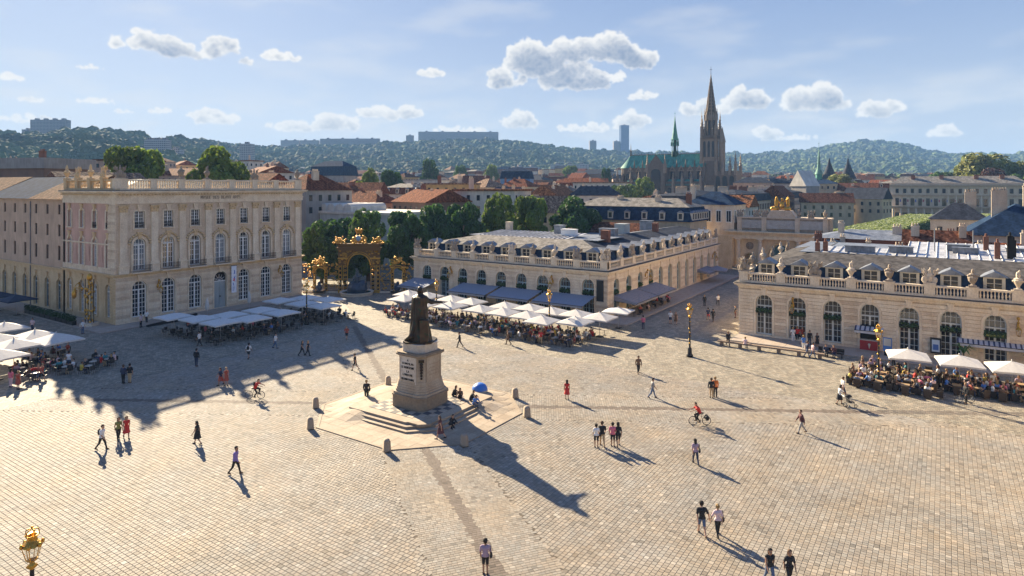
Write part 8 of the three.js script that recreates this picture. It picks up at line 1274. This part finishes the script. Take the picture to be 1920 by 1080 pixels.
// seated guests
{
  const r = rng(555), tops = ['white', 'white', 'black', 'black', 'navy', 'red', 'rust', 'pink', 'palepink', 'grey', 'denim', 'blue', 'brown', 'mauve', 'yellow', 'teal', 'maroon'], bots = ['black', 'navy', 'denim', 'tan', 'black'], seen = {};
  for (const [x, z, turn, name, words] of SEATS) {
    const top = pick(tops, r), hair = pick(['short', 'short', 'long', 'bun'], r), label = `seated guest in ${top === 'palepink' ? 'pale pink' : top} top${hair === 'long' ? ' with long hair' : hair === 'bun' ? ' with hair tied up' : ''} on the ${words}`.split(' ').slice(0, 16).join(' ');
    person(label, x + Math.sin(turn) * 0.02, -0.02, z + Math.cos(turn) * 0.02, turn * 180 / Math.PI, 1.62 + 0.18 * r(), pick(['sit', 'sit2', 'sit3'], r), 'sh_tr', hair, top, pick(bots, r), '', { cell: 0.04, group: `guests seated on the ${name}`, skin: pick(['skinA', 'skinA', 'skinB'], r), hairC: pick(['hairD', 'hairB', 'hairF'], r), eyes: false });
  }
  console.log('seated', SEATS.length);
}
// ---------- bicycles, scooter, stroller ----------
const wheelG = join(clean(new THREE.TorusGeometry(0.34, 0.022, 6, 24))), rimG = join(clean(new THREE.TorusGeometry(0.31, 0.012, 4, 24)), ...Array.from({ length: 9 }, (_, i) => { const a = i * Math.PI / 9; return rod(V(-Math.cos(a) * 0.31, -Math.sin(a) * 0.31, 0), V(Math.cos(a) * 0.31, Math.sin(a) * 0.31, 0), 0.004, 0.004, 3); }), cyl(0.03, 0.03, 0.06, 0, -0.03, 0, 6));
function bicycle(x, z, deg, label, fm, pannier) {            // faces local +z
  const t = thing('bicycle', label, 'bicycle', [x, 0, z], rad(deg)), b = rad(90);
  for (const wz of [0.53, -0.53]) { const w = sub(t, 'wheel', [0, 0.36, wz], b); part(w, 'tyre', wheelG, iron); part(w, 'rim', rimG, lead); }
  const T = (a, c, r0 = 0.018) => rod(V(0, ...a), V(0, ...c), r0, r0, 6);
  part(t, 'frame', join(T([0.36, -0.53], [0.9, -0.22], 0.012), T([0.3, -0.05], [0.92, -0.2]), T([0.3, -0.05], [0.82, 0.34]), T([0.86, -0.18], [0.88, 0.33]), T([0.36, -0.53], [0.3, -0.05], 0.012)), fm); part(t, 'fork', join(T([0.36, 0.53], [0.95, 0.33], 0.014)), fm); part(t, 'handlebar', join(T([0.94, 0.33], [1.06, 0.34]), rod(V(-0.28, 1.07, 0.25), V(0.28, 1.07, 0.25), 0.014, 0.014, 5), rod(V(0, 1.06, 0.34), V(0, 1.07, 0.25), 0.014, 0.014, 5)), iron); part(t, 'saddle', join(ball(0.12, 0, 0.96, -0.22, 0.75, 0.4, 1.25, 8)), iron); part(t, 'crank', join(cyl(0.09, 0.09, 0.02, 0, 0.29, -0.05, 10), rod(V(0.06, 0.3, -0.05), V(0.06, 0.14, -0.0), 0.012, 0.012, 4), rod(V(-0.06, 0.3, -0.05), V(-0.06, 0.46, -0.1), 0.012, 0.012, 4)), poleM);
  if (pannier) for (const s of [-1, 1]) part(t, 'pannier', join(ball(0.2, s * 0.16, 0.6, -0.55, 0.5, 1, 0.9, 8)), iron);
  return t;
}
bicycle(-50.77, -35.07, 123.7, 'dark bicycle ridden right at the shadow edge', iron); person('cyclist in red top with black backpack riding right', -50.77, 0, -35.07, 123.7, 1.74, 'ride', 'sh_tr', 'short', 'red', 'black', 'pack');
bicycle(-16.02, -50.69, -56.3, 'dark bicycle with black pannier ridden left', iron, true); person('cyclist in red top riding left right of the middle', -16.02, 0, -50.69, -56.3, 1.76, 'ride', 'sh_tr', 'short', 'red', 'black');
bicycle(1.5, -68.6, -56.3, 'parked bicycle held at the right terrace edge', iron);
{ const t = thing('electric_scooter', 'black electric scooter on the platform beside its rider', 'scooter', [-41.75, 0.3, -40.35], rad(-100)); part(t, 'deck', join(bx(0.16, 0.05, 0.8, 0, 0.1, 0)), iron); part(t, 'stem', join(rod(V(0, 0.1, 0.42), V(0, 1.1, 0.3), 0.025, 0.022, 6), rod(V(-0.22, 1.1, 0.3), V(0.22, 1.1, 0.3), 0.016, 0.016, 5)), iron); for (const z of [0.46, -0.42]) { const w = part(t, 'wheel', once('scw', () => { const g = new THREE.TorusGeometry(0.08, 0.03, 6, 12); g.rotateY(Math.PI / 2); return metreUV(clean(g)); }), iron); w.position.set(0, 0.1, z); } }
{ const t = thing('pushchair', 'dark three-wheeled pushchair with a child pushed past the right terrace', 'pushchair', [-6.63, 0, -61.69], rad(123.7)); for (const [x, z, s] of [[-0.28, -0.3, 1], [0.28, -0.3, 1], [0, 0.48, 0.8]]) { const w = part(t, 'wheel', once('pcw', () => { const g = new THREE.TorusGeometry(0.16, 0.03, 6, 16); g.rotateY(Math.PI / 2); return metreUV(clean(g)); }), iron); w.position.set(x, 0.19 * s, z); w.scale.setScalar(s); } part(t, 'frame', join(rod(V(-0.25, 0.2, -0.3), V(-0.2, 0.55, 0.1), 0.02), rod(V(0.25, 0.2, -0.3), V(0.2, 0.55, 0.1), 0.02), rod(V(-0.22, 0.4, 0.3), V(-0.24, 1.05, -0.6), 0.02), rod(V(0.22, 0.4, 0.3), V(0.24, 1.05, -0.6), 0.02), rod(V(-0.24, 1.05, -0.6), V(0.24, 1.05, -0.6), 0.022), rod(V(0, 0.18, 0.48), V(0, 0.5, 0.2), 0.02)), poleM); part(t, 'seat', join(bx(0.42, 0.08, 0.45, 0, 0.48, 0.05), bx(0.42, 0.55, 0.07, 0, 0.5, -0.2)), iron); part(t, 'hood', (() => { const g = new THREE.SphereGeometry(0.3, 10, 6, 0, Math.PI * 2, 0, Math.PI / 2); g.scale(0.8, 0.7, 1); g.translate(0, 0.95, -0.15); return metreUV(clean(g)); })(), dye('black')); }

renderer.render(scene, camera);
